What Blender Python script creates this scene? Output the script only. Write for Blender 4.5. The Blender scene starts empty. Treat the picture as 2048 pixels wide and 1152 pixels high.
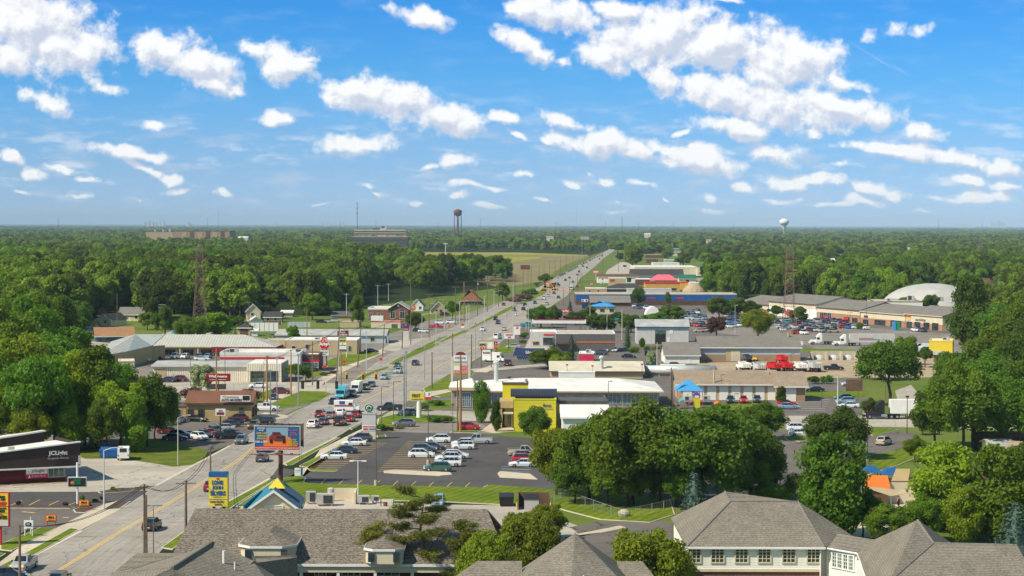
import bpy,bmesh,math,random
import numpy as np
from math import sin,cos,tan,pi,radians,sqrt,atan2
from mathutils import Vector,Matrix
S=bpy.context.scene
def iv(n,k,v):n.inputs[k].default_value=v
COL=S.collection
# ---------------------------------------------------------------- camera
FPX,HCAM=3982.0,41.0
PITCH,ROLL=math.atan(126.5/FPX),0.0024
CAM=Vector((0,0,HCAM))
fw=Vector((0,cos(PITCH),-sin(PITCH)))
r0=Vector((1,0,0));u0=Vector((0,sin(PITCH),cos(PITCH)))
cu=(u0-r0*ROLL).normalized();cr=fw.cross(cu).normalized()
cam=bpy.data.cameras.new('camera');cam.sensor_width=36;cam.lens=FPX/2048*36
cam.clip_start=0.5;cam.clip_end=200000
co=bpy.data.objects.new('camera',cam);COL.objects.link(co)
R=Matrix((cr,cu,-fw)).transposed().to_4x4();R.translation=CAM;co.matrix_world=R
S.camera=co
S.view_settings.view_transform='Standard';S.view_settings.look='None'
S.view_settings.exposure=0.12;S.view_settings.gamma=1
# ---------------------------------------------------------------- survey helpers: angle of sight -> point on the ground
def ray(px,py):return fw+cr*((px-1024)/FPX)-cu*((py-576)/FPX)
def G(px,py,z=0.0):
 d=ray(px,py);t=(z-HCAM)/d.z
 return CAM+d*t
def proj(P):
 d=Vector(P)-CAM;w=d.dot(fw)
 return 1024+FPX*d.dot(cr)/w,576-FPX*d.dot(cu)/w
def zat(P,py):
 d=Vector((P[0],P[1],0))-CAM;c=(576-py)/FPX
 return(c*d.dot(fw)-d.dot(cu))/(cu.z-c*fw.z)
def pg(s):return[tuple(float(a)for a in q.split(','))for q in s.split()]
# ---------------------------------------------------------------- sun
SUN_EL,SUN_AZ=46.0,31.0 # degrees above the horizon; degrees behind straight left
sd=Vector((-cos(radians(SUN_AZ))*cos(radians(SUN_EL)),-sin(radians(SUN_AZ))*cos(radians(SUN_EL)),sin(radians(SUN_EL))))
sl=bpy.data.lights.new('sun','SUN');sl.energy=5.0;sl.angle=radians(0.5);sl.color=(1,0.91,0.74)
so=bpy.data.objects.new('sun',sl);COL.objects.link(so)
so.rotation_euler=sd.to_track_quat('Z','Y').to_euler();so.location=(-200,-50,300)
# ---------------------------------------------------------------- sky with clouds (world)
W=bpy.data.worlds.new('World');S.world=W;W.use_nodes=True
wn=W.node_tree.nodes;wl=W.node_tree.links;wn.clear()
def N(t,nodes=wn,**k):
 n=nodes.new(t)
 for a,b in k.items():setattr(n,a,b)
 return n
sky=N('ShaderNodeTexSky');sky.sky_type='NISHITA';sky.sun_disc=False
sky.sun_elevation=radians(SUN_EL);sky.sun_rotation=radians(270-SUN_AZ)
sky.altitude=200;sky.air_density=1.15;sky.dust_density=0.35;sky.ozone_density=3.5
tint=N('ShaderNodeHueSaturation');iv(tint,'Saturation',1.22);iv(tint,'Value',1.0)
wl.new(sky.outputs[0],tint.inputs['Color'])
bgs=N('ShaderNodeBackground');iv(bgs,1,0.14)
tc=N('ShaderNodeTexCoord');sx=N('ShaderNodeSeparateXYZ');wl.new(tc.outputs['Generated'],sx.inputs[0])
def mth(op,a,b=None,c=None,nodes=wn,links=wl,clamp=False):
 n=nodes.new('ShaderNodeMath');n.operation=op;n.use_clamp=clamp
 for i,v in enumerate((a,b,c)):
  if v is None:continue
  if isinstance(v,(int,float)):iv(n,i,v)
  else:links.new(v,n.inputs[i])
 return n.outputs[0]
ay=mth('MAXIMUM',mth('ABSOLUTE',sx.outputs[1]),0.12)
uu=mth('DIVIDE',sx.outputs[0],ay);vv=mth('DIVIDE',sx.outputs[2],ay)
cm=N('ShaderNodeCombineXYZ');wl.new(uu,cm.inputs[0]);wl.new(vv,cm.inputs[1])
def vadd(a,b):
 n=N('ShaderNodeVectorMath',operation='ADD');wl.new(a,n.inputs[0])
 if isinstance(b,tuple):iv(n,1,b)
 else:wl.new(b,n.inputs[1])
 return n.outputs[0]
hue=N('ShaderNodeValToRGB');wl.new(mth('MULTIPLY',vv,4.67,clamp=True),hue.inputs[0]);els=hue.color_ramp.elements # clear-air colour by height above the horizon
for i,(p,c)in enumerate(((0,(.50,.76,1.55)),(.058,(.39,.66,1.42)),(.128,(.32,.57,1.20)),(.21,(.27,.53,1.08)),(.35,(.16,.48,.95)),(.52,(.10,.43,.90)),(.85,(1.3,1.02,.74)))):
 e_=els[i]if i<2 else els.new(p);e_.position=p;e_.color=(*[q/1.4 for q in c],1)
hm_=N('ShaderNodeVectorMath',operation='MULTIPLY');wl.new(tint.outputs[0],hm_.inputs[0]);wl.new(hue.outputs[0],hm_.inputs[1]);hm2=N('ShaderNodeVectorMath',operation='SCALE');wl.new(hm_.outputs[0],hm2.inputs[0]);iv(hm2,'Scale',1.4);wl.new(hm2.outputs[0],bgs.inputs[0])
# centre and half axes of every cumulus, as sight angles; tilt in degrees; thickness
CL=[(35,50,150,85,15,1.1),(120,92,110,50,15,1.05),(0,120,110,45,10,.95),(215,165,110,22,12,.3),(330,98,72,42,8,1),(395,130,80,45,20,1),(425,170,70,28,15,.8),
(580,125,75,40,10,.95),(500,95,50,28,15,.55),(615,115,55,14,-5,.6),(735,190,72,38,5,1.05),(800,208,80,38,12,1.05),(880,240,85,34,8,1.05),(690,200,34,14,0,.7),
(850,30,80,22,12,.75),(1100,18,100,38,10,1),(1060,95,75,26,22,.85),(1120,120,35,22,20,.5),(1240,10,80,24,10,.75),(1440,-4,50,12,0,.8),
(1300,68,120,50,-12,1.1),(1215,110,50,36,0,.9),(1440,95,130,55,5,1.1),(1330,150,70,45,50,.5),(1590,125,100,50,10,1.05),(1530,165,80,36,10,.6),(1690,152,70,24,12,.6),
(1440,190,80,36,18,1.1),(1560,215,140,45,10,.95),(1690,215,110,32,14,1.05),(1600,245,60,14,0,.5),
(95,208,52,22,20,.8),(565,234,46,16,15,.8),(305,250,42,12,0,.5),(235,298,90,19,8,.7),(290,310,60,14,10,.6),(305,340,50,10,22,.7),(352,354,28,12,8,.7),(362,375,28,8,0,.7),
(75,352,42,15,0,.8),(20,325,28,15,10,.8),(125,335,38,10,8,.6),(175,357,28,8,15,.6),(445,392,25,9,15,.7),(285,393,16,6,0,.4),(700,293,95,22,-3,.85),(918,328,32,15,12,.8),(870,335,40,8,0,.35),
(1012,232,44,20,5,.75),(1040,275,42,14,30,.5),(1130,245,62,18,20,.8),(1205,295,105,30,8,.9),(1250,310,60,20,0,.7),(1100,285,30,14,30,.4),(1400,318,90,30,10,.9),(1335,295,55,18,15,.8),(1555,313,58,24,8,.9),(1475,262,92,25,8,.9),(1370,265,50,9,-8,.5),
(1618,272,32,15,20,.6),(1050,347,35,9,0,.6),(960,372,72,10,5,.5),(930,388,40,10,5,.5),(745,375,30,10,10,.4),(765,388,22,8,10,.4),(838,405,40,8,5,.4),(1140,362,22,9,15,.6),(1185,347,15,7,15,.4),(1215,364,24,9,10,.6),(1280,374,28,10,8,.65),(1240,402,14,6,15,.35),(1420,385,28,12,12,.55),(1425,412,45,12,0,.5),(1330,402,16,5,15,.3),
(1840,268,70,24,10,.65),(1770,300,130,16,2,.75),(1900,310,120,22,5,.8),(2010,330,80,26,5,.7),(1930,362,70,22,5,.6),(2010,375,60,22,5,.6),(1640,362,80,18,8,.5),(1580,365,50,18,8,.5),(1760,385,90,18,8,.5),(1690,338,40,13,5,.45),(1790,395,60,20,8,.45),(1655,415,60,9,0,.6),(1730,408,70,14,5,.7),(1960,395,80,16,4,.7),(1560,398,50,10,5,.6),(1240,425,40,7,0,.5),(1080,400,36,7,5,.5),(980,408,40,7,0,.5),(660,402,40,7,0,.5),(160,390,40,8,5,.5),(60,385,36,8,5,.5),(1900,400,90,12,3,.3),(1855,425,80,8,0,.25),(1480,370,50,14,15,.45),
(1830,60,110,22,-10,.22),(1750,70,70,20,-8,.15)]
CL2=[(1745,112,150,8,31,.5),(1800,140,70,12,32,.4)]
noi=N('ShaderNodeTexNoise');iv(noi,'Scale',26);iv(noi,'Detail',9);iv(noi,'Roughness',.5)
wl.new(cm.outputs[0],noi.inputs['Vector'])
wsub=N('ShaderNodeVectorMath',operation='SUBTRACT');wl.new(noi.outputs['Color'],wsub.inputs[0]);iv(wsub,1,(.5,.5,.5))
wsc=N('ShaderNodeVectorMath',operation='MULTIPLY');wl.new(wsub.outputs[0],wsc.inputs[0]);iv(wsc,1,(.030,.020,0))
warped=vadd(cm.outputs[0],wsc.outputs[0])
def field(vec,lst,mul=1.0):
 best=None
 for(px,py,rx,ry,ang,dens)in lst:
  d=ray(px,py);cx,cy=d.x/d.y,d.z/d.y
  m=N('ShaderNodeMapping',vector_type='TEXTURE')
  iv(m,'Location',(cx,cy,0));iv(m,'Rotation',(0,0,radians(-ang)))
  iv(m,'Scale',(rx/FPX*mul,ry/FPX*mul,1))
  if best is None:wl.new(vec,m.inputs['Vector'])
  else: # a negligible feed from the previous blob keeps the evaluation strictly in sequence
   q=N('ShaderNodeVectorMath',operation='MULTIPLY_ADD');wl.new(best,q.inputs[0]);iv(q,1,(1e-7,1e-7,0));wl.new(vec,q.inputs[2]);wl.new(q.outputs[0],m.inputs['Vector'])
  l=N('ShaderNodeVectorMath',operation='LENGTH');wl.new(m.outputs[0],l.inputs[0])
  v=mth('MULTIPLY_ADD',l.outputs['Value'],-1.0,1.0+(dens-1)*.8)
  best=v if best is None else mth('MAXIMUM',best,v)
 return best
def dens(off):
 vec=vadd(warped,off);raw=vadd(cm.outputs[0],off)
 e=field(vec,CL,1.13)
 n2=N('ShaderNodeTexNoise');iv(n2,'Scale',72);iv(n2,'Detail',10);iv(n2,'Roughness',.6)
 wl.new(raw,n2.inputs['Vector'])
 n3=mth('MULTIPLY_ADD',n2.outputs['Fac'],2.2,-1.06)
 e=mth('MAXIMUM',e,-2.0)
 return mth('ADD',e,n3)
D0=dens((0,0,0));D1=dens((-.0022,.0046,0))
def mapr(v,a,b,c,d,smooth=True):
 n=N('ShaderNodeMapRange');n.interpolation_type='SMOOTHSTEP' if smooth else 'LINEAR'
 wl.new(v,n.inputs[0])
 for i,x in enumerate((a,b,c,d)):iv(n,i+1,x)
 return n.outputs[0]
alpha=mapr(D0,-.12,.5,0,1)
streak=mapr(field(cm.outputs[0],CL2),0,.9,0,.26)
lo=N('ShaderNodeTexNoise');iv(lo,'Scale',1);iv(lo,'Detail',8);iv(lo,'Roughness',.6);lm_=N('ShaderNodeMapping');iv(lm_,'Scale',(38,150,1));wl.new(cm.outputs[0],lm_.inputs['Vector']);wl.new(lm_.outputs[0],lo.inputs['Vector'])
wisp=mth('MULTIPLY',mapr(lo.outputs['Fac'],.47,.68,0,.48),mth('MULTIPLY',mapr(vv,.004,.018,0,1),mapr(vv,.03,.075,1,.12)));streak=mth('MAXIMUM',streak,wisp)
alpha=mth('MAXIMUM',alpha,streak)
alpha=mth('MULTIPLY',alpha,mapr(vv,-.003,.02,.5,.96))
lit=mapr(mth('SUBTRACT',D0,D1),-.42,.34,0,1)
cr_=N('ShaderNodeMixRGB');wl.new(lit,cr_.inputs[0]);iv(cr_,1,(.60,.65,.77,1));iv(cr_,2,(1.0,.995,.985,1))
bgc=N('ShaderNodeBackground');wl.new(cr_.outputs[0],bgc.inputs[0]);iv(bgc,1,0.98)
mxs=N('ShaderNodeMixShader');wl.new(alpha,mxs.inputs[0]);wl.new(bgs.outputs[0],mxs.inputs[1]);wl.new(bgc.outputs[0],mxs.inputs[2])
wo=N('ShaderNodeOutputWorld');wl.new(mxs.outputs[0],wo.inputs[0])
# ---------------------------------------------------------------- materials
MATS={}
def newmat(name):
 m=bpy.data.materials.new(name);m.use_nodes=True
 nt=m.node_tree;b=nt.nodes['Principled BSDF']
 return m,nt.nodes,nt.links,b
def noisecol(nodes,links,col,var,scale,detail=5,coord='pos',col2=None,thr=None):
 if coord=='pos':
  g=nodes.new('ShaderNodeNewGeometry');src=g.outputs['Position']
 else:
  g=nodes.new('ShaderNodeTexCoord');src=g.outputs[coord]
 n=nodes.new('ShaderNodeTexNoise');iv(n,'Scale',scale);iv(n,'Detail',detail);iv(n,'Roughness',.62)
 links.new(src,n.inputs['Vector'])
 r=nodes.new('ShaderNodeMapRange');iv(r,1,.3 if thr is None else thr[0]);iv(r,2,.7 if thr is None else thr[1])
 links.new(n.outputs['Fac'],r.inputs[0])
 mx=nodes.new('ShaderNodeMixRGB');links.new(r.outputs[0],mx.inputs[0])
 a=tuple(c*(1-var)for c in col);b=tuple(min(1,c*(1+var))for c in col)if col2 is None else col2
 iv(mx,1,(*a,1));iv(mx,2,(*b,1))
 return mx.outputs[0],src
def mul(nodes,links,a,b,f=1.0,mode='MULTIPLY'):
 m=nodes.new('ShaderNodeMixRGB');m.blend_type=mode;iv(m,0,f)
 for i,v in((1,a),(2,b)):
  if isinstance(v,tuple):iv(m,i,(*v,1))
  else:links.new(v,m.inputs[i])
 return m.outputs[0]
def M(name,col=None,rough=.8,var=.10,scale=.6,metal=0,spec=.3,rib=None,coat=0,emit=0):
 if name in MATS:return MATS[name]
 m,n,l,b=newmat(name)
 c,src=noisecol(n,l,col,var,scale)
 # fine grain on top of the broad wear
 c2,_=noisecol(n,l,(1,1,1),.07,9.0,3)
 c=mul(n,l,c,c2)
 if rib:
  t=n.new('ShaderNodeTexCoord');w=n.new('ShaderNodeTexWave');w.bands_direction=rib[0];iv(w,'Scale',rib[1]);iv(w,'Distortion',0)
  l.new(t.outputs['Object'],w.inputs['Vector'])
  rr=n.new('ShaderNodeMapRange');iv(rr,1,0);iv(rr,2,rib[2]if len(rib)>2 else.5);iv(rr,3,rib[3]if len(rib)>3 else.6);iv(rr,4,1)
  l.new(w.outputs['Fac'],rr.inputs[0]);c=mul(n,l,c,rr.outputs[0])
 l.new(c,b.inputs['Base Color'])
 iv(b,'Roughness',rough);iv(b,'Metallic',metal)
 iv(b,'Specular IOR Level',spec)
 if coat:iv(b,'Coat Weight',coat);iv(b,'Coat Roughness',.08)
 if emit:
  iv(b,'Emission Color',(*col,1));iv(b,'Emission Strength',emit)
 MATS[name]=m;return m
def shingle(name,col,speck=.45,course=.18):
 m,n,l,b=newmat(name)
 t=n.new('ShaderNodeTexCoord')
 v=n.new('ShaderNodeTexVoronoi');iv(v,'Scale',1.0)
 mp=n.new('ShaderNodeMapping');iv(mp,'Scale',(6.5,11.0,11.0));l.new(t.outputs['Object'],mp.inputs[0]);l.new(mp.outputs[0],v.inputs['Vector'])
 s=n.new('ShaderNodeSeparateColor');l.new(v.outputs['Color'],s.inputs[0])
 r=n.new('ShaderNodeMapRange');iv(r,3,1-speck);iv(r,4,1+speck);l.new(s.outputs[0],r.inputs[0])
 z=n.new('ShaderNodeSeparateXYZ');l.new(t.outputs['Object'],z.inputs[0])
 def mm(op,a,b2):return mth(op,a,b2,nodes=n,links=l)
 fr=mm('FRACT',mm('DIVIDE',z.outputs[2],course),None)
 cr2=n.new('ShaderNodeMapRange');iv(cr2,1,0);iv(cr2,2,.3);iv(cr2,3,.62);iv(cr2,4,1.05);l.new(fr,cr2.inputs[0])
 c,_=noisecol(n,l,col,.13,.35)
 c=mul(n,l,c,r.outputs[0]);c=mul(n,l,c,cr2.outputs[0])
 l.new(c,b.inputs['Base Color']);iv(b,'Roughness',.92);iv(b,'Specular IOR Level',.15)
 MATS[name]=m;return m
def brick(name,c1,c2,mortar,s=1.0):
 m,n,l,b=newmat(name)
 t=n.new('ShaderNodeTexCoord');mp=n.new('ShaderNodeMapping');iv(mp,'Rotation',(radians(90),0,0));l.new(t.outputs['Object'],mp.inputs[0])
 k=n.new('ShaderNodeTexBrick');iv(k,'Scale',1);iv(k,'Brick Width',.45*s);iv(k,'Row Height',.16*s);iv(k,'Mortar Size',.018*s)
 iv(k,'Color1',(*c1,1));iv(k,'Color2',(*c2,1));iv(k,'Mortar',(*mortar,1))
 l.new(mp.outputs[0],k.inputs['Vector'])
 cc,_=noisecol(n,l,(1,1,1),.16,.5)
 c=mul(n,l,k.outputs['Color'],cc)
 l.new(c,b.inputs['Base Color']);iv(b,'Roughness',.9);iv(b,'Specular IOR Level',.2)
 MATS[name]=m;return m
def glassmat(name,col=(.03,.045,.05),rough=.06):
 m,n,l,b=newmat(name)
 c,_=noisecol(n,l,col,.5,.8,2)
 l.new(c,b.inputs['Base Color']);iv(b,'Roughness',rough);iv(b,'Specular IOR Level',.8)
 MATS[name]=m;return m
def roadmat(name,col,lanes=True,crack=1.0,joint=True):
 m,n,l,b=newmat(name)
 def mm(op,*a,**k):return mth(op,*a,nodes=n,links=l,**k)
 def mr(v,a,b2,c,d):
  q=n.new('ShaderNodeMapRange');l.new(v,q.inputs[0])
  for i,x in enumerate((a,b2,c,d)):iv(q,i+1,x)
  return q.outputs[0]
 c,pos=noisecol(n,l,col,.20,.07,7)
 c2,_=noisecol(n,l,(1,1,1),.17,.9,8);c=mul(n,l,c,c2)
 uv=n.new('ShaderNodeUVMap');s=n.new('ShaderNodeSeparateXYZ');l.new(uv.outputs[0],s.inputs[0])
 U,V=s.outputs[0],s.outputs[1]
 if lanes: # tyre-darkened tracks and slab joints
  fr=mm('FRACT',mm('DIVIDE',U,3.3));tr=mm('ABSOLUTE',mm('SUBTRACT',mm('FRACT',mm('MULTIPLY',fr,2.0)),.5))
  cv=n.new('ShaderNodeCombineXYZ');l.new(U,cv.inputs[0]);l.new(mm('MULTIPLY',V,.03),cv.inputs[1])
  n1=n.new('ShaderNodeTexNoise');iv(n1,'Scale',1.1);iv(n1,'Detail',6);iv(n1,'Roughness',.7);l.new(cv.outputs[0],n1.inputs['Vector'])
  st=mm('MULTIPLY',mr(tr,.0,.3,1,0),mr(n1.outputs['Fac'],.35,.65,0,1))
  c=mul(n,l,c,mr(st,0,1,1,.72));c=mul(n,l,c,mr(n1.outputs['Fac'],.3,.7,.88,1.08))
  # oily band in the middle of each lane
  cen=mm('ABSOLUTE',mm('SUBTRACT',fr,.5));c=mul(n,l,c,mr(cen,0,.14,.86,1))
  ju=mm('LESS_THAN',mm('ABSOLUTE',mm('SUBTRACT',fr,0.0)),.018)
  c=mul(n,l,c,mr(ju,0,1,1,.62))
 if joint:
  wob=n.new('ShaderNodeTexNoise');iv(wob,'Scale',.35);l.new(pos,wob.inputs['Vector'])
  vj=mm('FRACT',mm('DIVIDE',mm('ADD',V,mm('MULTIPLY',wob.outputs['Fac'],1.6)),6.1));c=mul(n,l,c,mr(mm('LESS_THAN',vj,.022),0,1,1,.66))
 wv=n.new('ShaderNodeTexNoise');iv(wv,'Scale',.5);iv(wv,'Detail',4);l.new(pos,wv.inputs['Vector'])
 va=n.new('ShaderNodeVectorMath');va.operation='MULTIPLY_ADD';l.new(wv.outputs['Color'],va.inputs[0]);iv(va,1,(2.6,2.6,0));l.new(pos,va.inputs[2])
 vo=n.new('ShaderNodeTexVoronoi');vo.feature='DISTANCE_TO_EDGE';iv(vo,'Scale',.13);l.new(va.outputs[0],vo.inputs['Vector'])
 gate=n.new('ShaderNodeTexNoise');iv(gate,'Scale',.06);l.new(pos,gate.inputs['Vector'])
 ck=mm('MULTIPLY',mr(vo.outputs['Distance'],.004,.014,1,0),mr(gate.outputs['Fac'],.42,.55,0,1))
 c=mul(n,l,c,mr(ck,0,1,1,1-.62*crack))
 l.new(c,b.inputs['Base Color']);iv(b,'Roughness',.9);iv(b,'Specular IOR Level',.2)
 MATS[name]=m;return m
def grassmat(name,ca,cb,cc,s1=.12,stripes=0):
 m,n,l,b=newmat(name)
 c,pos=noisecol(n,l,ca,0,s1,6,col2=cb,thr=(.36,.62))
 g=n.new('ShaderNodeTexNoise');iv(g,'Scale',2.6);iv(g,'Detail',6);iv(g,'Roughness',.75);l.new(pos,g.inputs['Vector'])
 r=n.new('ShaderNodeMapRange');iv(r,1,.5);iv(r,2,.72);l.new(g.outputs['Fac'],r.inputs[0])
 mx=n.new('ShaderNodeMixRGB');l.new(r.outputs[0],mx.inputs[0]);l.new(c,mx.inputs[1]);iv(mx,2,(*cc,1))
 c2,_=noisecol(n,l,(1,1,1),.28,8,5);c=mul(n,l,mx.outputs[0],c2)
 if stripes:
  t=n.new('ShaderNodeMapping');iv(t,'Rotation',(0,0,radians(stripes)));l.new(pos,t.inputs[0])
  w=n.new('ShaderNodeTexWave');iv(w,'Scale',.22);iv(w,'Distortion',1.2);l.new(t.outputs[0],w.inputs['Vector'])
  rr=n.new('ShaderNodeMapRange');iv(rr,3,.84);iv(rr,4,1.1);l.new(w.outputs['Fac'],rr.inputs[0]);c=mul(n,l,c,rr.outputs[0])
 bp=n.new('ShaderNodeBump');iv(bp,'Strength',.5);iv(bp,'Distance',.12);l.new(g.outputs['Fac'],bp.inputs['Height']);l.new(bp.outputs[0],b.inputs['Normal'])
 l.new(c,b.inputs['Base Color']);iv(b,'Roughness',.95);iv(b,'Specular IOR Level',.1)
 MATS[name]=m;return m
def leafmat(name,ca,cb,trans=.38,hv=.35):
 m,n,l,b=newmat(name)
 g=n.new('ShaderNodeNewGeometry');oi=n.new('ShaderNodeObjectInfo')
 cmn=mth('ADD',mth('MULTIPLY',g.outputs['Random Per Island'],.45,nodes=n,links=l),mth('MULTIPLY',oi.outputs['Random'],.55,nodes=n,links=l),nodes=n,links=l)
 nz=n.new('ShaderNodeTexNoise');iv(nz,'Scale',.16);iv(nz,'Detail',3);l.new(g.outputs['Position'],nz.inputs['Vector'])
 f=mth('ADD',cmn,mth('MULTIPLY_ADD',nz.outputs['Fac'],.9,-.45,nodes=n,links=l),nodes=n,links=l,clamp=True)
 mx=n.new('ShaderNodeMixRGB');l.new(f,mx.inputs[0]);iv(mx,1,(*ca,1));iv(mx,2,(*cb,1))
 hs=n.new('ShaderNodeHueSaturation');l.new(mx.outputs[0],hs.inputs['Color'])
 l.new(mth('MULTIPLY_ADD',oi.outputs['Random'],.042,.482,nodes=n,links=l),hs.inputs['Hue'])
 l.new(mth('MULTIPLY_ADD',oi.outputs['Random'],hv,1-hv/2,nodes=n,links=l),hs.inputs['Value'])
 l.new(hs.outputs[0],b.inputs['Base Color']);iv(b,'Roughness',.62);iv(b,'Specular IOR Level',.25)
 tr=n.new('ShaderNodeBsdfTranslucent');hs2=n.new('ShaderNodeHueSaturation');iv(hs2,'Value',1.5);iv(hs2,'Hue',.485);l.new(hs.outputs[0],hs2.inputs['Color']);l.new(hs2.outputs[0],tr.inputs[0])
 ms=n.new('ShaderNodeMixShader');iv(ms,0,trans);l.new(b.outputs[0],ms.inputs[1]);l.new(tr.outputs[0],ms.inputs[2])
 l.new(ms.outputs[0],n['Material Output'].inputs[0]);MATS[name]=m;return m
# palette
roadmat('road_concrete',(.40,.36,.31));roadmat('side_concrete',(.44,.40,.33),lanes=False)
roadmat('asphalt_dark',(.095,.088,.085),lanes=False,crack=.5,joint=False);roadmat('asphalt_mid',(.165,.146,.128),lanes=False,joint=False);roadmat('asphalt_old',(.255,.225,.19),lanes=False,joint=False)
roadmat('concrete_lot',(.47,.425,.35),lanes=False);roadmat('walk_concrete',(.60,.51,.385),lanes=False,crack=.2)
M('kerb_concrete',(.62,.55,.43),var=.15);M('kerb_dark',(.09,.07,.06));M('gravel',(.42,.32,.205),var=.22,scale=.25);M('mulch',(.10,.062,.045),var=.4,scale=2)
M('line_white',(.56,.53,.47),var=.25,scale=1.5);M('line_yellow',(.66,.44,.14),var=.2,scale=1.2);M('line_blue',(.1,.35,.6))
grassmat('lawn',(.095,.165,.008),(.19,.245,.014),(.27,.28,.04),stripes=20)
grassmat('lawn_far',(.085,.155,.02),(.17,.21,.04),(.24,.24,.07),s1=.03)
grassmat('tall_grass',(.075,.13,.010),(.17,.20,.025),(.24,.22,.06),s1=.3)
grassmat('forest_floor',(.018,.035,.008),(.035,.055,.012),(.05,.06,.02))
grassmat('field_soil',(.22,.19,.08),(.31,.25,.12),(.20,.20,.06),s1=.012)
grassmat('field_yellow',(.40,.36,.025),(.26,.27,.035),(.45,.38,.03),s1=.02)
leafmat('leaf_a',(.065,.130,.006),(.195,.275,.014));leafmat('leaf_b',(.040,.098,.006),(.135,.225,.012));leafmat('leaf_c',(.13,.20,.006),(.27,.32,.016))
leafmat('leaf_wood',(.055,.112,.007),(.215,.27,.016),hv=1.05);leafmat('leaf_blue',(.05,.095,.075),(.10,.16,.12),trans=.1);leafmat('leaf_red',(.05,.018,.022),(.09,.035,.03),trans=.1)
leafmat('leaf_pine',(.07,.11,.012),(.22,.20,.025),trans=.15);leafmat('leaf_spruce',(.02,.045,.018),(.05,.085,.03),trans=.08);leafmat('leaf_brown',(.16,.10,.06),(.28,.2,.12),trans=.1);leafmat('leaf_bloom',(.12,.2,.03),(.6,.62,.4),trans=.2)
M('dome_grey',(.45,.44,.41),var=.12,scale=.15);M('bark',(.085,.06,.042),var=.4,scale=2);M('dead_wood',(.30,.21,.15))
shingle('shingle_tan',(.175,.150,.120),speck=.6);shingle('shingle_grey',(.205,.182,.146),speck=.3);shingle('shingle_brown',(.19,.09,.058),speck=.2);shingle('shingle_warm',(.30,.235,.17),speck=.25);shingle('shingle_dark',(.062,.058,.058),speck=.25)
shingle('shingle_old',(.20,.185,.165),speck=.2);shingle('shingle_orange',(.34,.19,.10),speck=.2)
brick('brick_red',(.30,.10,.06),(.23,.075,.05),(.30,.24,.2));brick('brick_tan',(.40,.25,.14),(.34,.2,.11),(.4,.33,.26));brick('brick_dark',(.17,.055,.05),(.13,.042,.04),(.2,.14,.12));brick('brick_store',(.46,.22,.12),(.40,.18,.10),(.42,.3,.22));brick('brick_maroon',(.115,.02,.022),(.10,.017,.02),(.11,.03,.03));brick('stone',(.42,.36,.29),(.36,.3,.24),(.3,.26,.22),2);brick('block_grey',(.16,.155,.15),(.14,.135,.13),(.1,.1,.1),1.6)
M('white_siding',(.88,.85,.77),rib=('Z',1.1,.25,.80),var=.04);M('white_paint',(.80,.79,.75),var=.05);M('cream_paint',(.66,.58,.42),var=.08);M('tan_paint',(.50,.39,.235),var=.08);M('pale_yellow',(.70,.61,.30),var=.06)
M('tan_wall',(.44,.33,.165),var=.1);M('grey_paint',(.34,.34,.33),var=.1);M('light_grey',(.55,.55,.53),var=.08);M('dark_grey',(.085,.082,.085),var=.15);M('black_paint',(.02,.02,.022));M('pale_blue',(.45,.52,.57),rib=('X',1.2,.3,.8),var=.06);M('blue_siding',(.08,.14,.22));M('sage_siding',(.38,.42,.42));M('yellow_paint',(.72,.56,.05),var=.05);M('lime_yellow',(.66,.58,.03),var=.05)
M('red_paint',(.62,.025,.03),var=.08);M('maroon_paint',(.22,.015,.025),var=.1);M('magenta_paint',(.60,.03,.10));M('blue_paint',(.014,.10,.30),var=.12);M('ochre_paint',(.58,.37,.07),var=.1);M('sky_blue',(.06,.30,.60),var=.06);M('teal_roof',(.025,.20,.29),rib=('X',1.6,.2,.7),rough=.45);M('teal_paint',(.025,.20,.29));M('pink_roof',(.72,.14,.19),var=.1);M('green_roof',(.02,.14,.09));M('orange_paint',(.75,.18,.03));M('navy_paint',(.02,.035,.12));M('purple_paint',(.09,.04,.25));M('green_paint',(.02,.25,.12));M('brown_paint',(.13,.075,.045),var=.15);M('brown_fascia',(.052,.033,.026),rib=('Z',3,.3,.75),var=.2);M('wood_fence',(.17,.10,.07),rib=('X',4,.3,.6),var=.25)
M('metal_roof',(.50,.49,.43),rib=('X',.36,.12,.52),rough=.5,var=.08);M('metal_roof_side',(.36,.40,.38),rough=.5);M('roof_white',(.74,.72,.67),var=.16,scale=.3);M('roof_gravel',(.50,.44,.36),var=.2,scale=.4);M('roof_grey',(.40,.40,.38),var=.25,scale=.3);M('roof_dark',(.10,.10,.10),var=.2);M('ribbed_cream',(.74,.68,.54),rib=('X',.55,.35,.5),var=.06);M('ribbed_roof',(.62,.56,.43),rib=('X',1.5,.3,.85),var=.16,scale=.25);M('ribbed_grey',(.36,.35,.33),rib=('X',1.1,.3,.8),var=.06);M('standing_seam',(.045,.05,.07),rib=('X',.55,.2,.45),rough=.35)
M('steel',(.42,.44,.44),rough=.45,metal=.6,var=.15);M('steel_light',(.60,.62,.60),rough=.5,metal=.3);M('steel_dark',(.12,.11,.10),rough=.6);M('rust',(.20,.085,.05),var=.35,scale=.5);M('rusty_steel',(.22,.15,.12),var=.3);M('pole_wood',(.19,.135,.09),var=.25,scale=1.5);M('pole_orange',(.36,.19,.07),var=.2);M('pole_brown',(.10,.04,.03));M('concrete_base',(.50,.44,.34));M('wire',(.02,.02,.02));M('unit_grey',(.46,.44,.42),var=.12);M('grille_dark',(.05,.05,.05))
glassmat('window_glass');glassmat('glass_blue',(.10,.18,.23),.1);glassmat('glass_green',(.07,.13,.11),.1);glassmat('car_glass',(.012,.016,.02),.04)
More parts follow.
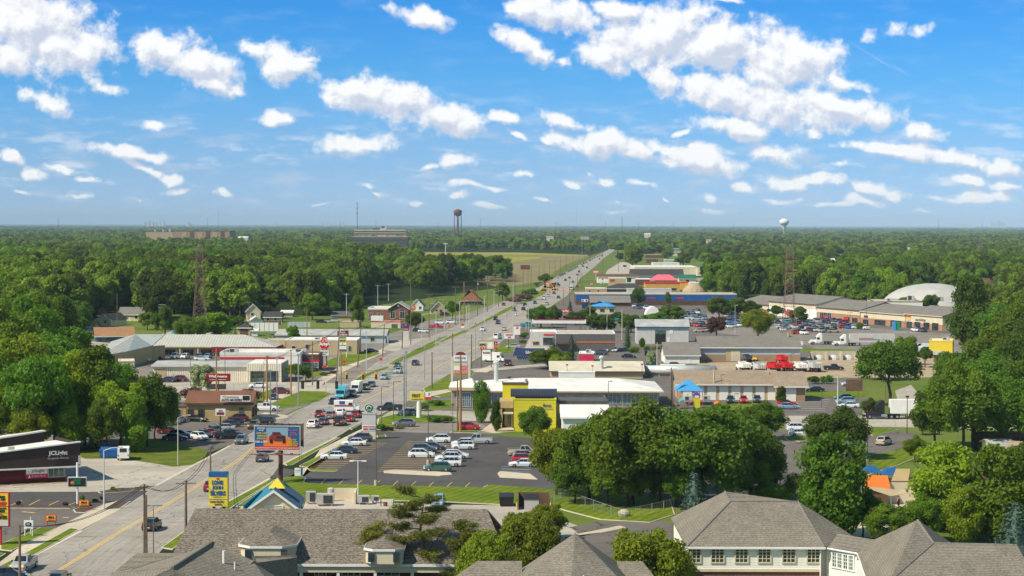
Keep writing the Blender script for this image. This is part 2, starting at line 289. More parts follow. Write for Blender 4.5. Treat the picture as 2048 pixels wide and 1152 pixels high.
M('tyre_rubber',(.018,.018,.02),rough=.85);M('rim_alloy',(.45,.45,.47),rough=.35,metal=.8);M('lamp_red',(.45,.01,.01),rough=.2,spec=.6);M('brake_lit',(1,.05,.03),emit=1.2);M('lamp_clear',(.75,.77,.78),rough=.15,spec=.8);M('lamp_amber',(1,.45,.04),emit=1.0);M('signal_red',(1,.05,.02),emit=3);M('plastic_black',(.03,.03,.032),rough=.5)
PAINT=dict(white=(.80,.81,.82),silver=(.42,.44,.46),grey=(.13,.14,.155),black=(.015,.016,.018),navy=(.02,.035,.075),red=(.50,.012,.02),maroon=(.13,.012,.02),blue=(.02,.12,.42),teal=(.03,.32,.42),beige=(.46,.40,.29),brown=(.10,.065,.045),green=(.03,.10,.07),yellow=(.80,.52,.02),cyan=(.05,.50,.60),slate=(.05,.065,.085),orange=(.75,.2,.03),darkred=(.22,.012,.018),skyblue=(.22,.36,.48),gold=(.30,.25,.14))
for k,c in PAINT.items():M('paint_'+k,c,rough=.32,var=.03,spec=.5,coat=.8)
# ---------------------------------------------------------------- mesh building
class MB:
 def __init__(s):s.v=[];s.f=[];s.m=[];s.uv=None
 def face(s,pts,mi=0):
  i=len(s.v);s.v+=[tuple(p)for p in pts];s.f.append(tuple(range(i,i+len(pts))));s.m.append(mi);return s
 def mesh(s,vs,fs,mi=0):
  i=len(s.v);s.v+=[tuple(p)for p in vs]
  for f in fs:s.f.append(tuple(i+a for a in f));s.m.append(mi)
  return s
 def box(s,x0,x1,y0,y1,z0,z1,mi=0):
  return s.mesh([(x0,y0,z0),(x1,y0,z0),(x1,y1,z0),(x0,y1,z0),(x0,y0,z1),(x1,y0,z1),(x1,y1,z1),(x0,y1,z1)],
     [(0,3,2,1),(4,5,6,7),(0,1,5,4),(1,2,6,5),(2,3,7,6),(3,0,4,7)],mi)
 def prism(s,poly,z0,z1,mi=0):
  n=len(poly);a=sum(poly[i][0]*poly[(i+1)%n][1]-poly[(i+1)%n][0]*poly[i][1]for i in range(n))
  if a<0:poly=poly[::-1]
  vs=[(p[0],p[1],z0)for p in poly]+[(p[0],p[1],z1)for p in poly]
  fs=[tuple(range(n-1,-1,-1)),tuple(range(n,2*n))]+[(i,(i+1)%n,n+(i+1)%n,n+i)for i in range(n)]
  return s.mesh(vs,fs,mi)
 def slab(s,top,t,mi=0):
  # a closed plate: polygon in 3D, thickness t straight down
  n=len(top);vs=[tuple(p)for p in top]+[(p[0],p[1],p[2]-t)for p in top]
  fs=[tuple(range(n)),tuple(range(2*n-1,n-1,-1))]+[((i+1)%n,i,n+i,n+(i+1)%n)for i in range(n)]
  return s.mesh(vs,fs,mi)
 def tube(s,p0,p1,r0,r1=None,n=8,mi=0,cap=True):
  r1=r0 if r1 is None else r1;p0=Vector(p0);p1=Vector(p1);d=(p1-p0)
  if d.length<1e-6:return s
  d.normalize();a=d.orthogonal().normalized();b=d.cross(a)
  vs=[p0+(a*cos(2*pi*i/n)+b*sin(2*pi*i/n))*r0 for i in range(n)]+[p1+(a*cos(2*pi*i/n)+b*sin(2*pi*i/n))*r1 for i in range(n)]
  fs=[(i,(i+1)%n,n+(i+1)%n,n+i)for i in range(n)]
  if cap:fs+=[tuple(range(n-1,-1,-1)),tuple(range(n,2*n))]
  return s.mesh(vs,fs,mi)
 def path(s,pts,r,n=6,mi=0):
  for a,b in zip(pts,pts[1:]):s.tube(a,b,r,r,n,mi)
  return s
 def ball(s,c,rx,ry=None,rz=None,n=10,k=6,mi=0,lo=-1.0,hi=1.0):
  ry=rx if ry is None else ry;rz=rx if rz is None else rz;vs=[];fs=[]
  for j in range(k+1):
   t=math.asin(max(-1,min(1,lo)))+(math.asin(max(-1,min(1,hi)))-math.asin(max(-1,min(1,lo))))*j/k
   for i in range(n):vs.append((c[0]+rx*cos(t)*cos(2*pi*i/n),c[1]+ry*cos(t)*sin(2*pi*i/n),c[2]+rz*sin(t)))
  for j in range(k):
   for i in range(n):fs.append((j*n+i,j*n+(i+1)%n,(j+1)*n+(i+1)%n,(j+1)*n+i))
  fs+=[tuple(range(n-1,-1,-1)),tuple(range(k*n,k*n+n))]
  return s.mesh(vs,fs,mi)
 def data(s,name,mats,smooth=False):
  me=bpy.data.meshes.new(name);me.from_pydata(s.v,[],s.f)
  for m in(mats if isinstance(mats,(list,tuple))else[mats]):me.materials.append(MATS[m]if isinstance(m,str)else m)
  me.polygons.foreach_set('material_index',s.m)
  if smooth:me.polygons.foreach_set('use_smooth',[True]*len(me.polygons))
  me.update();return me
 def build(s,name,mats,parent=None,smooth=False):
  return link(name,s.data(name,mats,smooth),parent)
def link(name,data,parent=None):
 o=bpy.data.objects.new(name,data);COL.objects.link(o)
 if parent is not None:o.parent=parent
 return o
LABELS={}
def tag(o,label=None,cat=None,group=None,kind=None):
 if label:o['label']=label
 if cat:o['category']=cat
 if group:o['group']=group
 if kind:o['kind']=kind
 if label:
  k=LABELS.get(label)
  if k is not None and(k!=group or not group):print('DUPLABEL',label)
  LABELS[label]=group
  n=len(label.split())
  if n<4 or n>16:print('LABELLEN',n,label)
 return o
def empty(name,loc,rz=0,scale=None):
 o=bpy.data.objects.new(name,None);COL.objects.link(o);o.location=loc;o.rotation_euler=(0,0,rz);o.empty_display_size=.5
 if scale:o.scale=scale
 return o
def kids(o):return[c for c in KID.get(o.name,[])]
def copy_tree(o,parent=None):
 c=o.copy();COL.objects.link(c);c.parent=parent
 for ch in list(o.children):copy_tree(ch,c)
 return c
FONT_CACHE={}
def textmesh(s,bold=0.0,depth=.02):
 cu_=bpy.data.curves.new('lettering','FONT');cu_.body=s;cu_.size=1;cu_.align_x='CENTER';cu_.align_y='CENTER';cu_.offset=bold;cu_.extrude=depth;cu_.resolution_u=2
 ob=bpy.data.objects.new('lettering',cu_);me=bpy.data.meshes.new_from_object(ob)
 bpy.data.objects.remove(ob);bpy.data.curves.remove(cu_);return me
# ---------------------------------------------------------------- frames: a thing with its own upright axes (x along its front, y away from the street camera side, z up)
class Fr:
 def __init__(s,name,label,cat,px,py,theta=4.0,z=0.0,group=None,at=None):
  s.o=Vector(at)if at is not None else G(px,py,z);s.th=radians(theta)
  s.vx=Vector((cos(s.th),-sin(s.th),0));s.vy=Vector((sin(s.th),cos(s.th),0))
  s.e=empty(name,s.o,-s.th);tag(s.e,label,cat,group)
 def w(s,x,y=0,z=0):return s.o+s.vx*x+s.vy*y+Vector((0,0,z))
 def X(s,px,y=0.0):
  k=(px-1024)/FPX;d=s.w(0,y)-CAM
  return(k*d.dot(fw)-d.dot(cr))/(s.vx.dot(cr)-k*s.vx.dot(fw))
 def Z(s,py,x=0.0,y=0.0):return zat(s.w(x,y),py)-s.o.z
 def part(s,name,mb,mats,parent=None,smooth=False):return mb.build(name,mats,parent or s.e,smooth)
 def box(s,name,x0,x1,y0,y1,z0,z1,mat,parent=None):return MB().box(x0,x1,y0,y1,z0,z1).build(name,mat,parent or s.e)
 def window(s,x0,x1,z0,z1,y=0.0,pane='window_glass',frame='light_grey',t=.10,bars=0,hbars=0,name='window',face='front',arch=False):
  # frame ring standing proud of the wall, pane as its sub-part
  def map_(a,b,c): # a along wall, b outward, c up
   if face=='front':return(a,y-b,c)
   if face=='right':return(y+b,a,c)
   if face=='left':return(y-b,a,c)
  def bx(mb,a0,a1,b0,b1,c0,c1):
   p=map_(a0,b0,c0);q=map_(a1,b1,c1)
   mb.box(min(p[0],q[0]),max(p[0],q[0]),min(p[1],q[1]),max(p[1],q[1]),c0,c1)
  f=MB()
  bx(f,x0-t,x0,.003,.12,z0-t,z1+t);bx(f,x1,x1+t,.003,.12,z0-t,z1+t);bx(f,x0,x1,.003,.12,z0-t,z0);bx(f,x0,x1,.003,.12,z1,z1+t)
  for i in range(bars):xx=x0+(x1-x0)*(i+1)/(bars+1);bx(f,xx-t*.3,xx+t*.3,.05,.10,z0,z1)
  for i in range(hbars):zz=z0+(z1-z0)*(i+1)/(hbars+1);bx(f,x0,x1,.052,.095,zz-t*.25,zz+t*.25)
  fo=f.build(name,frame,s.e)
  pm=MB();bx(pm,x0+.002,x1-.002,.004,.045,z0+.002,z1-.002)
  if arch:
   r=(x1-x0)/2;cx=(x0+x1)/2
   pts=[(cx+r*cos(a),z1+t*.5+r*.8*sin(a))for a in[pi*i/8 for i in range(9)]]
   pm.mesh([(p[0],y-.06,p[1])for p in pts]+[(p[0],y-.004,p[1])for p in pts],[tuple(range(8,-1,-1))]+[(i,i+1,10+i,9+i)for i in range(8)])
  pm.build('pane',pane,fo);return fo
 def text(s,parent,st,x0,x1,z0,z1,y,mat,bold=.0,face='front',name='lettering',keep=False):
  me=textmesh(st,bold);
  if not me.vertices:return None
  co_=np.empty(len(me.vertices)*3);me.vertices.foreach_get('co',co_);co_=co_.reshape(-1,3)
  mn,mx_=co_.min(0),co_.max(0);c=(mn+mx_)/2;w,h=mx_[0]-mn[0],mx_[1]-mn[1]
  kx=(x1-x0)/w;kz=(z1-z0)/h
  if keep:kx=kz=min(kx,kz)
  a=(co_[:,0]-c[0])*kx+(x0+x1)/2;up=(co_[:,1]-c[1])*kz+(z0+z1)/2;d=co_[:,2]
  if face=='front':out=np.stack([a,y-d,up],1)
  elif face=='right':out=np.stack([y+d,a,up],1)
  else:out=np.stack([y-d,2*((x0+x1)/2)-a,up],1)
  me.vertices.foreach_set('co',out.ravel());me.update();me.materials.clear();me.materials.append(MATS[mat])
  o=link(name,me,parent or s.e);return o
def hipmesh(x0,x1,y0,y1,ze,zr,inset0,inset1,ov=.5,t=.25):
 x0-=ov;x1+=ov;y0-=ov;y1+=ov;ym=(y0+y1)/2
 a,b,c,d=(x0,y0,ze),(x1,y0,ze),(x1,y1,ze),(x0,y1,ze);e=(x0+inset0,ym,zr);f=(x1-inset1,ym,zr)
 m=MB();lo=[(p[0],p[1],ze-t)for p in(a,b,c,d)]
 m.mesh([a,b,c,d,e,f]+lo,[(0,1,5,4),(2,3,4,5),(9,8,7,6),(0,6,7,1),(1,7,8,2),(2,8,9,3),(3,9,6,0)])
 m.face([b,c,f]);m.face([d,a,e]);return m
def building(name,label,cat,xl,yb,xr,yt,depth,wall,roof,theta=4.0,kind='flat',yr=None,ov=.45,wins=(),doors=(),trim='white_paint',inset=None,para=.5,gable=None,units=(),rise=None,group=None,zb=0):
 b=Fr(name,label,cat,xl,yb,theta,group=group);b.w_=b.X(xr);w=b.w_;b.h=h=max(2.2,b.Z(yt));b.d=depth
 if kind=='flat':
  b.part('wall',MB().box(0,w,0,depth,0,h),wall)
  cap=MB()
  for q in((-.08,w+.08,-.08,.3),(-.08,w+.08,depth-.3,depth+.08),(-.08,.3,.3,depth-.3),(w-.3,w+.08,.3,depth-.3)):cap.box(*q,h,h+para)
  b.part('parapet',cap,trim)
  b.part('roof',MB().box(.3,w-.3,.3,depth-.3,h,h+.1),roof)
 else:
  zr=h+(rise if rise else(b.Z(yr,w/2,depth/2)-h if yr else depth*.22));zr=max(zr,h+.6);b.zr=zr
  if kind=='hip':
   ins=inset if inset is not None else depth/2
   i0,i1=ins if isinstance(ins,tuple)else(ins,ins)
   b.part('wall',MB().box(0,w,0,depth,0,h-.25),wall);b.part('roof',hipmesh(0,w,0,depth,h,zr,i0+ov,i1+ov,ov),roof)
  elif kind=='gx': # ridge along the front
   m=MB();ym=depth/2
   for x in(0,w):pass
   m.box(0,w,0,depth,0,h-.12)
   gm=MB();gm.mesh([(0,0,h-.12),(0,depth,h-.12),(0,ym,zr-.2),(w,0,h-.12),(w,depth,h-.12),(w,ym,zr-.2)],[(0,2,1),(3,4,5),(0,3,5,2),(1,2,5,4)])
   b.part('wall',m,wall);b.part('gable',gm,gable or wall)
   k=(zr-h)/ym;r=MB()
   r.slab([(-ov,-ov,h-k*ov),(w+ov,-ov,h-k*ov),(w+ov,ym,zr),(-ov,ym,zr)],.18);r.slab([(-ov,ym,zr),(w+ov,ym,zr),(w+ov,depth+ov,h-k*ov),(-ov,depth+ov,h-k*ov)],.18)
   b.part('roof',r,roof)
  elif kind=='gy': # gable faces the front
   m=MB();xm=w/2;m.box(0,w,0,depth,0,h-.12)
   gm=MB();gm.mesh([(0,0,h-.12),(w,0,h-.12),(xm,0,zr-.2),(0,depth,h-.12),(w,depth,h-.12),(xm,depth,zr-.2)],[(0,1,2),(3,5,4),(0,2,5,3),(1,4,5,2)])
   b.part('wall',m,wall);b.part('gable',gm,gable or wall)
   k=(zr-h)/xm;r=MB()
   r.slab([(-ov,-ov,h-k*ov),(xm,-ov,zr),(xm,depth+ov,zr),(-ov,depth+ov,h-k*ov)],.18);r.slab([(xm,-ov,zr),(w+ov,-ov,h-k*ov),(w+ov,depth+ov,h-k*ov),(xm,depth+ov,zr)],.18)
   b.part('roof',r,roof)
   tr=MB();tr.slab([(-ov,-ov-.06,h-k*ov+.02),(xm,-ov-.06,zr+.02),(xm,-ov-.002,zr+.02),(-ov,-ov-.002,h-k*ov+.02)],.3);tr.slab([(xm,-ov-.06,zr+.02),(w+ov,-ov-.06,h-k*ov+.02),(w+ov,-ov-.002,h-k*ov+.02),(xm,-ov-.002,zr+.02)],.3);b.part('barge_board',tr,trim)
  elif kind=='low': # very low pitched metal roof sloping to the front
   b.part('wall',MB().box(0,w,0,depth,0,h-.15),wall);r=MB();r.slab([(-ov,-ov,h),(w+ov,-ov,h),(w+ov,depth/2,zr),(-ov,depth/2,zr)],.2);r.slab([(-ov,depth/2,zr),(w+ov,depth/2,zr),(w+ov,depth+ov,h),(-ov,depth+ov,h)],.2)
   gm=MB().mesh([(0,0,h-.15),(0,depth,h-.15),(0,depth/2,zr-.22),(w,0,h-.15),(w,depth,h-.15),(w,depth/2,zr-.22)],[(0,2,1),(3,4,5),(0,3,5,2),(1,2,5,4)])
   b.part('roof',r,roof);b.part('gable',gm,gable or wall)
  b.part('fascia',MB().box(-ov-.02,w+ov+.02,-ov-.12,-ov-.003,h-.32-(0 if kind in('hip','low')else 0),h-.02)if kind in('hip','low')else MB().box(-ov-.02,w+ov+.02,-ov-.10,-ov-.003,h-.5,h-.22),trim)if kind in('hip','low','gx')else None
 for q in wins:
  p0,p1,y1,y0=q[:4];k=q[4]if len(q)>4 else{}
  xa,xb=b.X(p0),b.X(p1);zt,z0=b.Z(y1,(xa+xb)/2),b.Z(y0,(xa+xb)/2);z0=max(.15,z0);zt=min(zt,h-.3)
  if zt-z0>.3:b.window(xa,xb,z0,zt,**k)
 for q in doors:
  p0,p1,y1=q[:3];xa,xb=b.X(p0),b.X(p1);zt=b.Z(y1,(xa+xb)/2);zt=min(zt,h-.3)
  d=b.part('door',MB().box(xa,xb,-.07,-.003,.05,zt),q[3]if len(q)>3 else 'steel_dark')
  MB().box(xb-.25,xb-.15,-.12,-.072,1.0,1.15).build('handle','steel',d)
 for(ux,uy,uw,ud,uh)in units:
  u=b.part('rooftop_unit',MB().box(ux,ux+uw,uy,uy+ud,h+.35,h+.35+uh).box(ux+.1,ux+uw-.1,uy+.1,uy+ud-.1,h+.02,h+.35),'unit_grey')
  MB().box(ux+.15,ux+uw*.55,uy-.03,uy-.003,h+.5,h+.2+uh).build('grille','grille_dark',u)
 return b
# ---------------------------------------------------------------- ground sheets and kerbed islands
def offset(poly,d):
 n=len(poly);a=sum(poly[i][0]*poly[(i+1)%n][1]-poly[(i+1)%n][0]*poly[i][1]for i in range(n));sgn=1 if a>0 else-1;out=[]
 for i in range(n):
  p0,p1,p2=(Vector(poly[(i+k)%n][:2])for k in(-1,0,1))
  e1=(p1-p0).normalized();e2=(p2-p1).normalized();n1=Vector((-e1.y,e1.x))*sgn;n2=Vector((-e2.y,e2.x))*sgn
  m=(n1+n2);m=m.normalized()if m.length>1e-4 else n1;k=d/max(.45,m.dot(n1));out.append(tuple(p1+m*k))
 return out
def wpoly(px):return[tuple(G(*p)[:2])for p in px]
def sheet(name,px,mat,z,kind='structure'):
 w=wpoly(px);m=MB();m.prism(w,z-.015,z);o=m.build(name,mat)
 uvl=o.data.uv_layers.new(name='UVMap');
 for i,lp in enumerate(o.data.loops):c=o.data.vertices[lp.vertex_index].co;uvl.data[i].uv=(c.x,c.y)
 tag(o,kind=kind);return o
def island(name,px,mat,h=.14,kerb=.16,km='kerb_concrete'):
 w=wpoly(px);o=MB().prism(w,0,h).build('kerb',km);tag(o,kind='structure')
 g=MB().prism(offset(w,kerb),h-.004,h+.03).build(name,mat);tag(g,kind='structure');return g
def ribbon(name,px,width,mat,z,dash=None):
 pts=[G(*p)for p in px];m=MB();d=0
 def quad(a,b):
  t=(b-a).normalized();nn=Vector((-t.y,t.x,0))*width/2
  m.face([(a-nn)[:2]+(z,),(b-nn)[:2]+(z,),(b+nn)[:2]+(z,),(a+nn)[:2]+(z,)])
 for a,b in zip(pts,pts[1:]):
  a=Vector((a.x,a.y,0));b=Vector((b.x,b.y,0))
  if not dash:quad(a,b)
  else:
   L=(b-a).length;t=(b-a).normalized();s=0
   while s<L:quad(a+t*s,a+t*min(L,s+dash[0]));s+=dash[0]+dash[1]
 for i,v in enumerate(m.v):m.v[i]=tuple(v)
 o=m.build(name,mat);tag(o,kind='structure');return o
def interp(tbl,y):
 for(x0,y0),(x1,y1)in zip(tbl,tbl[1:]):
  if y0>=y>=y1:return x0+(x1-x0)*(y0-y)/(y0-y1+1e-9)
 return tbl[-1][0]if y<tbl[-1][1]else tbl[0][0]
def strip(name,L,Rr,mat,z,n=90):
 ys=[];y0=min(L[0][1],Rr[0][1]);y1=max(L[-1][1],Rr[-1][1])
 for i in range(n+1):ys.append(449.5+(y0-449.5)*((y1-449.5)/(y0-449.5))**(i/n))
 m=MB();uv=[];v=0;prev=None
 for y in ys:
  a=G(interp(L,y),y);b=G(interp(Rr,y),y);c=(a+b)/2
  if prev:v+=(c-prev[2]).length
  cur=(a,b,c,v)
  if prev:
   m.face([(prev[0].x,prev[0].y,z),(prev[1].x,prev[1].y,z),(b.x,b.y,z),(a.x,a.y,z)])
   wd=16.5;uv+=[(0,prev3),(wd,prev3),(wd,v),(0,v)]
  prev=cur;prev3=v
 o=m.build(name,mat);u=o.data.uv_layers.new(name='UVMap')
 for i,q in enumerate(uv):u.data[i].uv=q
 tag(o,kind='structure');return o
# ---------------------------------------------------------------- trees
def crown(seed,nl,nleaf,leaf,kind='round',core=.70):
 rg=np.random.default_rng(seed);rnd=random.Random(seed)
 lobes=[]
 for i in range(nl):
  if kind=='round':
   t=rnd.uniform(0,2*pi);u=rnd.uniform(-.75,1);rr=sqrt(1-u*u*.9);k=rnd.uniform(.5,.86)
   x,y,z=.5*k*rr*cos(t),.5*k*rr*sin(t),.51+.44*k*u;r=rnd.uniform(.085,.165)
  elif kind=='oval':
   u=rnd.uniform(0,1);t=rnd.uniform(0,2*pi);wv=sin(pi*min(1,.18+.82*(1-u)**.9))**.6*.5*rnd.uniform(.35,.85)
   wv*=(1-.55*u);x,y,z=wv*cos(t),wv*sin(t),.14+.78*u;r=rnd.uniform(.10,.16)*(1.25-.6*u)
  elif kind=='wide':
   t=rnd.uniform(0,2*pi);k=rnd.uniform(.2,.85);x,y=.5*k*cos(t),.5*k*sin(t);z=.72-.30*k*k+rnd.uniform(-.12,.12);r=rnd.uniform(.10,.17)
  elif kind=='bush':
   t=rnd.uniform(0,2*pi);k=rnd.uniform(.1,.75);x,y=.5*k*cos(t),.5*k*sin(t);z=.5*(1-k*.5)+rnd.uniform(-.1,.15);r=rnd.uniform(.14,.22)
  lobes.append((x,y,z,r))
 lobes.append((0,0,.5 if kind!='bush' else.4,.20))
 L=np.array(lobes);pw=L[:,3]**2;pick=rg.choice(len(L),nleaf,p=pw/pw.sum())
 d=rg.normal(size=(nleaf,3));d[:,2]=np.abs(d[:,2])*np.where(rg.random(nleaf)<.72,1,-1);d/=np.linalg.norm(d,axis=1)[:,None]
 rad=L[pick,3]*(rg.uniform(.72,1.12,nleaf)**1.0)
 asp=np.array([1,1,.85 if kind!='bush' else 1.1]);c=L[pick,:3]+d*rad[:,None]*asp
 c[:,2]=np.maximum(c[:,2],.02)
 nrm=d*.6+rg.normal(size=(nleaf,3))*.55+np.array([0,0,.35]);nrm/=np.linalg.norm(nrm,axis=1)[:,None]
 a=np.cross(nrm,rg.normal(size=(nleaf,3)));a/=np.linalg.norm(a,axis=1)[:,None];b=np.cross(nrm,a)
 s=leaf*rg.uniform(.55,1.25,nleaf)[:,None]
 q=np.stack([c-a*s*.6,c-b*s*.42,c+a*s*.6,c+b*s*.42],1).reshape(-1,3)
 verts=[q];faces=[np.arange(nleaf*4).reshape(-1,4)]
 me=MB()
 for(x,y,z,r)in lobes:
  rr=r*core;n0=len(me.v);me.ball((x,y,z),rr,rr,rr*.85,7,4)
 cv=np.array(me.v);cv+=rg.normal(size=cv.shape)*.012
 allv=np.vstack([q,cv]);mesh=bpy.data.meshes.new('crown')
 fl=[tuple(f)for f in faces[0]]+[tuple(np.array(f)+nleaf*4)for f in me.f]
 mesh.from_pydata(allv.tolist(),[],fl);mesh.update();return mesh
def spruce(seed,tiers=16,leaf=.05,per=90):
 rg=np.random.default_rng(seed);C=[];
 for i in range(tiers):
  z=.06+.9*i/tiers;R0=.5*(1-(z-.06)/.97)**.85+.01;nb=int(7+9*R0*2)
  for k in range(nb):
   t=rg.uniform(0,2*pi);L=R0*rg.uniform(.75,1.08)
   for j in range(max(3,int(per*R0/nb*4.5))):
    f=rg.uniform(.15,1)**.7;C.append((L*f*cos(t)+rg.normal()*.018,L*f*sin(t)+rg.normal()*.018,z-.07*f*R0*2+rg.normal()*.010+.03*f*f))
 C=np.array(C);n=len(C);nrm=rg.normal(size=(n,3))*.5+np.array([0,0,1]);nrm/=np.linalg.norm(nrm,axis=1)[:,None]
 a=np.cross(nrm,rg.normal(size=(n,3)));a/=np.linalg.norm(a,axis=1)[:,None];b=np.cross(nrm,a);s=leaf*rg.uniform(.6,1.2,n)[:,None]
 q=np.stack([C-a*s*.6,C-b*s*.3,C+a*s*.6,C+b*s*.3],1).reshape(-1,3)
 m=MB().tube((0,0,.05),(0,0,.93),.24,.01,9);allv=np.vstack([q,np.array(m.v)])
 mesh=bpy.data.meshes.new('crown');mesh.from_pydata(allv.tolist(),[],[tuple(range(4*i,4*i+4))for i in range(n)]+[tuple(np.array(f)+4*n)for f in m.f]);mesh.update();return mesh
def trunkmesh(seed,top=.62,r=.022,limbs=6,bend=.02):
 rnd=random.Random(seed);m=MB();p=Vector((0,0,-.01));pts=[p]
 for i in range(4):p=Vector((rnd.uniform(-bend,bend),rnd.uniform(-bend,bend),top*(i+1)/4));pts.append(p)
 for i in range(4):m.tube(pts[i],pts[i+1],r*(1.25-.22*i),r*(1.25-.22*(i+1)),7)
 for k in range(limbs):
  h=rnd.uniform(.25,.6)*top/.62;a=rnd.uniform(0,2*pi);q=Vector((.2*cos(a),.2*sin(a),h+.15));e=Vector((.33*cos(a+.3),.33*sin(a+.3),h+.26))
  m.tube((0,0,h),q,r*.5,r*.32,5);m.tube(q,e,r*.32,r*.12,5)
 return m.data('trunk','bark',True)
CR={}
def reg(kind,meshes,mats):
 CR[kind]=[]
 for me in meshes:
  for mt in mats:
   k=me if len(mats)==1 else me.copy()
   k.materials.clear();k.materials.append(MATS[mt]);CR[kind].append(k)
NEAR=[crown(11,50,15000,.030,core=.52),crown(12,56,15000,.030,core=.52),crown(13,52,13000,.032,'wide',core=.5),crown(14,46,13000,.032,'round',core=.5)]
OVAL=[crown(21,54,13000,.032,'oval',core=.5),crown(22,48,13000,.032,'oval',core=.5)]
MID=[crown(31,34,4600,.052),crown(32,30,4600,.052),crown(33,28,4200,.055,'wide'),crown(34,34,4600,.052)]
FAR=[crown(41,20,900,.10,core=.8),crown(42,18,900,.10,core=.8),crown(43,16,800,.105,'wide',core=.8)]
BUSH=[crown(51,18,3000,.06,'bush'),crown(52,16,3000,.06,'bush')]
reg('a',NEAR[:2],['leaf_a']);reg('b',[m.copy()for m in NEAR],['leaf_b']);reg('c',[m.copy()for m in(NEAR[1],NEAR[3])],['leaf_c'])
reg('oval_a',OVAL,['leaf_a']);reg('oval_b',[m.copy()for m in OVAL],['leaf_b']);reg('oval_c',[m.copy()for m in OVAL],['leaf_c'])
reg('mid',MID,['leaf_wood']);reg('mid_c',[m.copy()for m in MID[:2]],['leaf_a']);reg('mid_b',[m.copy()for m in MID[1:3]],['leaf_b']);reg('mid_red',[MID[0].copy()],['leaf_red']);reg('mid_bloom',[MID[1].copy()],['leaf_bloom'])
reg('far',FAR,['leaf_wood']);reg('bush',BUSH,['leaf_a']);reg('bush_b',[m.copy()for m in BUSH],['leaf_b']);reg('bush_c',[m.copy()for m in BUSH],['leaf_c']);reg('bush_red',[BUSH[0].copy()],['leaf_red']);reg('bush_brown',[BUSH[1].copy()],['leaf_brown'])
SP=[spruce(61),spruce(62)]
reg('spruce',SP,['leaf_spruce']);reg('blue',[m.copy()for m in SP],['leaf_blue'])
TR=[trunkmesh(1),trunkmesh(2),trunkmesh(3,r=.03),trunkmesh(4)]
STR=trunkmesh(9,.9,.02,0,.0)
trng=random.Random(5);TREES=[]
def tree_at(P,w,h,kind,label,name='tree',cat='tree',group=None,trunk=True):
 e=empty(name,P,trng.uniform(0,6.28),(w,w,h));tag(e,label,cat,group)
 link('crown',trng.choice(CR[kind]),e)
 if trunk:link('trunk',STR if kind in('spruce','blue')else trng.choice(TR),e)
 TREES.append((P.x,P.y));return e
def tree(px,pyb,pyt,wpx,kind,label,name='tree',cat='tree',group=None,trunk=True):
 P=G(px,pyb);h=zat(P,pyt);sc=FPX/(P-CAM).dot(fw);w=wpx/sc*1.0
 return tree_at(P,w,h*1.02,kind,label,name,cat,group,trunk)
# ---------------------------------------------------------------- vehicles (x forward, built at the origin)
def loft(secs):
 m=MB();n=None;rows=[]
 for(x,wb,wm,ws,z0,zm,z1)in secs:
  ring=[(x,-wb,z0),(x,wb,z0),(x,wm,zm),(x,ws,z1),(x,ws*.5,z1+.02),(x,-ws*.5,z1+.02),(x,-ws,z1),(x,-wm,zm)];rows.append(ring)
 vs=[p for r in rows for p in r];k=8;fs=[]
 for i in range(len(rows)-1):
  for j in range(k):a=i*k+j;b=i*k+(j+1)%k;fs.append((a,a+k,b+k,b))
 fs+=[tuple(range(k)),tuple(range((len(rows)-1)*k+k-1,(len(rows)-1)*k-1,-1))]
 m.mesh(vs,fs);return m
def quadlerp(A,B,C,D,u0,u1,v0,v1,out):
 # inset panel on quad A-B (bottom) C-D (top): A left-bottom B right-bottom C right-top D left-top
 def P(u,v):return(A*(1-u)+B*u)*(1-v)+(D*(1-u)+C*u)*v
 n=(B-A).cross(D-A).normalized()*out
 return[P(u0,v0)+n,P(u1,v0)+n,P(u1,v1)+n,P(u0,v1)+n]
SPEC={
'sedan':dict(L=4.75,W=.90,belt=.93,top=1.42,g=(-1.95,1.20,-1.15,.30),hood=.86,rear=.98,wh=.32,wb=1.38),
'suv':dict(L=4.7,W=.94,belt=1.08,top=1.64,g=(-2.15,1.25,-1.55,.35),hood=1.02,rear=1.10,wh=.36,wb=1.42),
'hatchback':dict(L=4.25,W=.89,belt=1.0,top=1.52,g=(-2.0,1.15,-1.6,.35),hood=.92,rear=1.02,wh=.33,wb=1.28),
'pickup':dict(L=5.8,W=1.0,belt=1.18,top=1.85,g=(-.75,1.35,-.55,.75),hood=1.12,rear=1.2,wh=.40,wb=1.85),
'van':dict(L=5.4,W=1.0,belt=1.25,top=2.15,g=(-2.62,2.0,-2.6,1.2),hood=1.15,rear=1.2,wh=.36,wb=1.7)}
PROTO={}
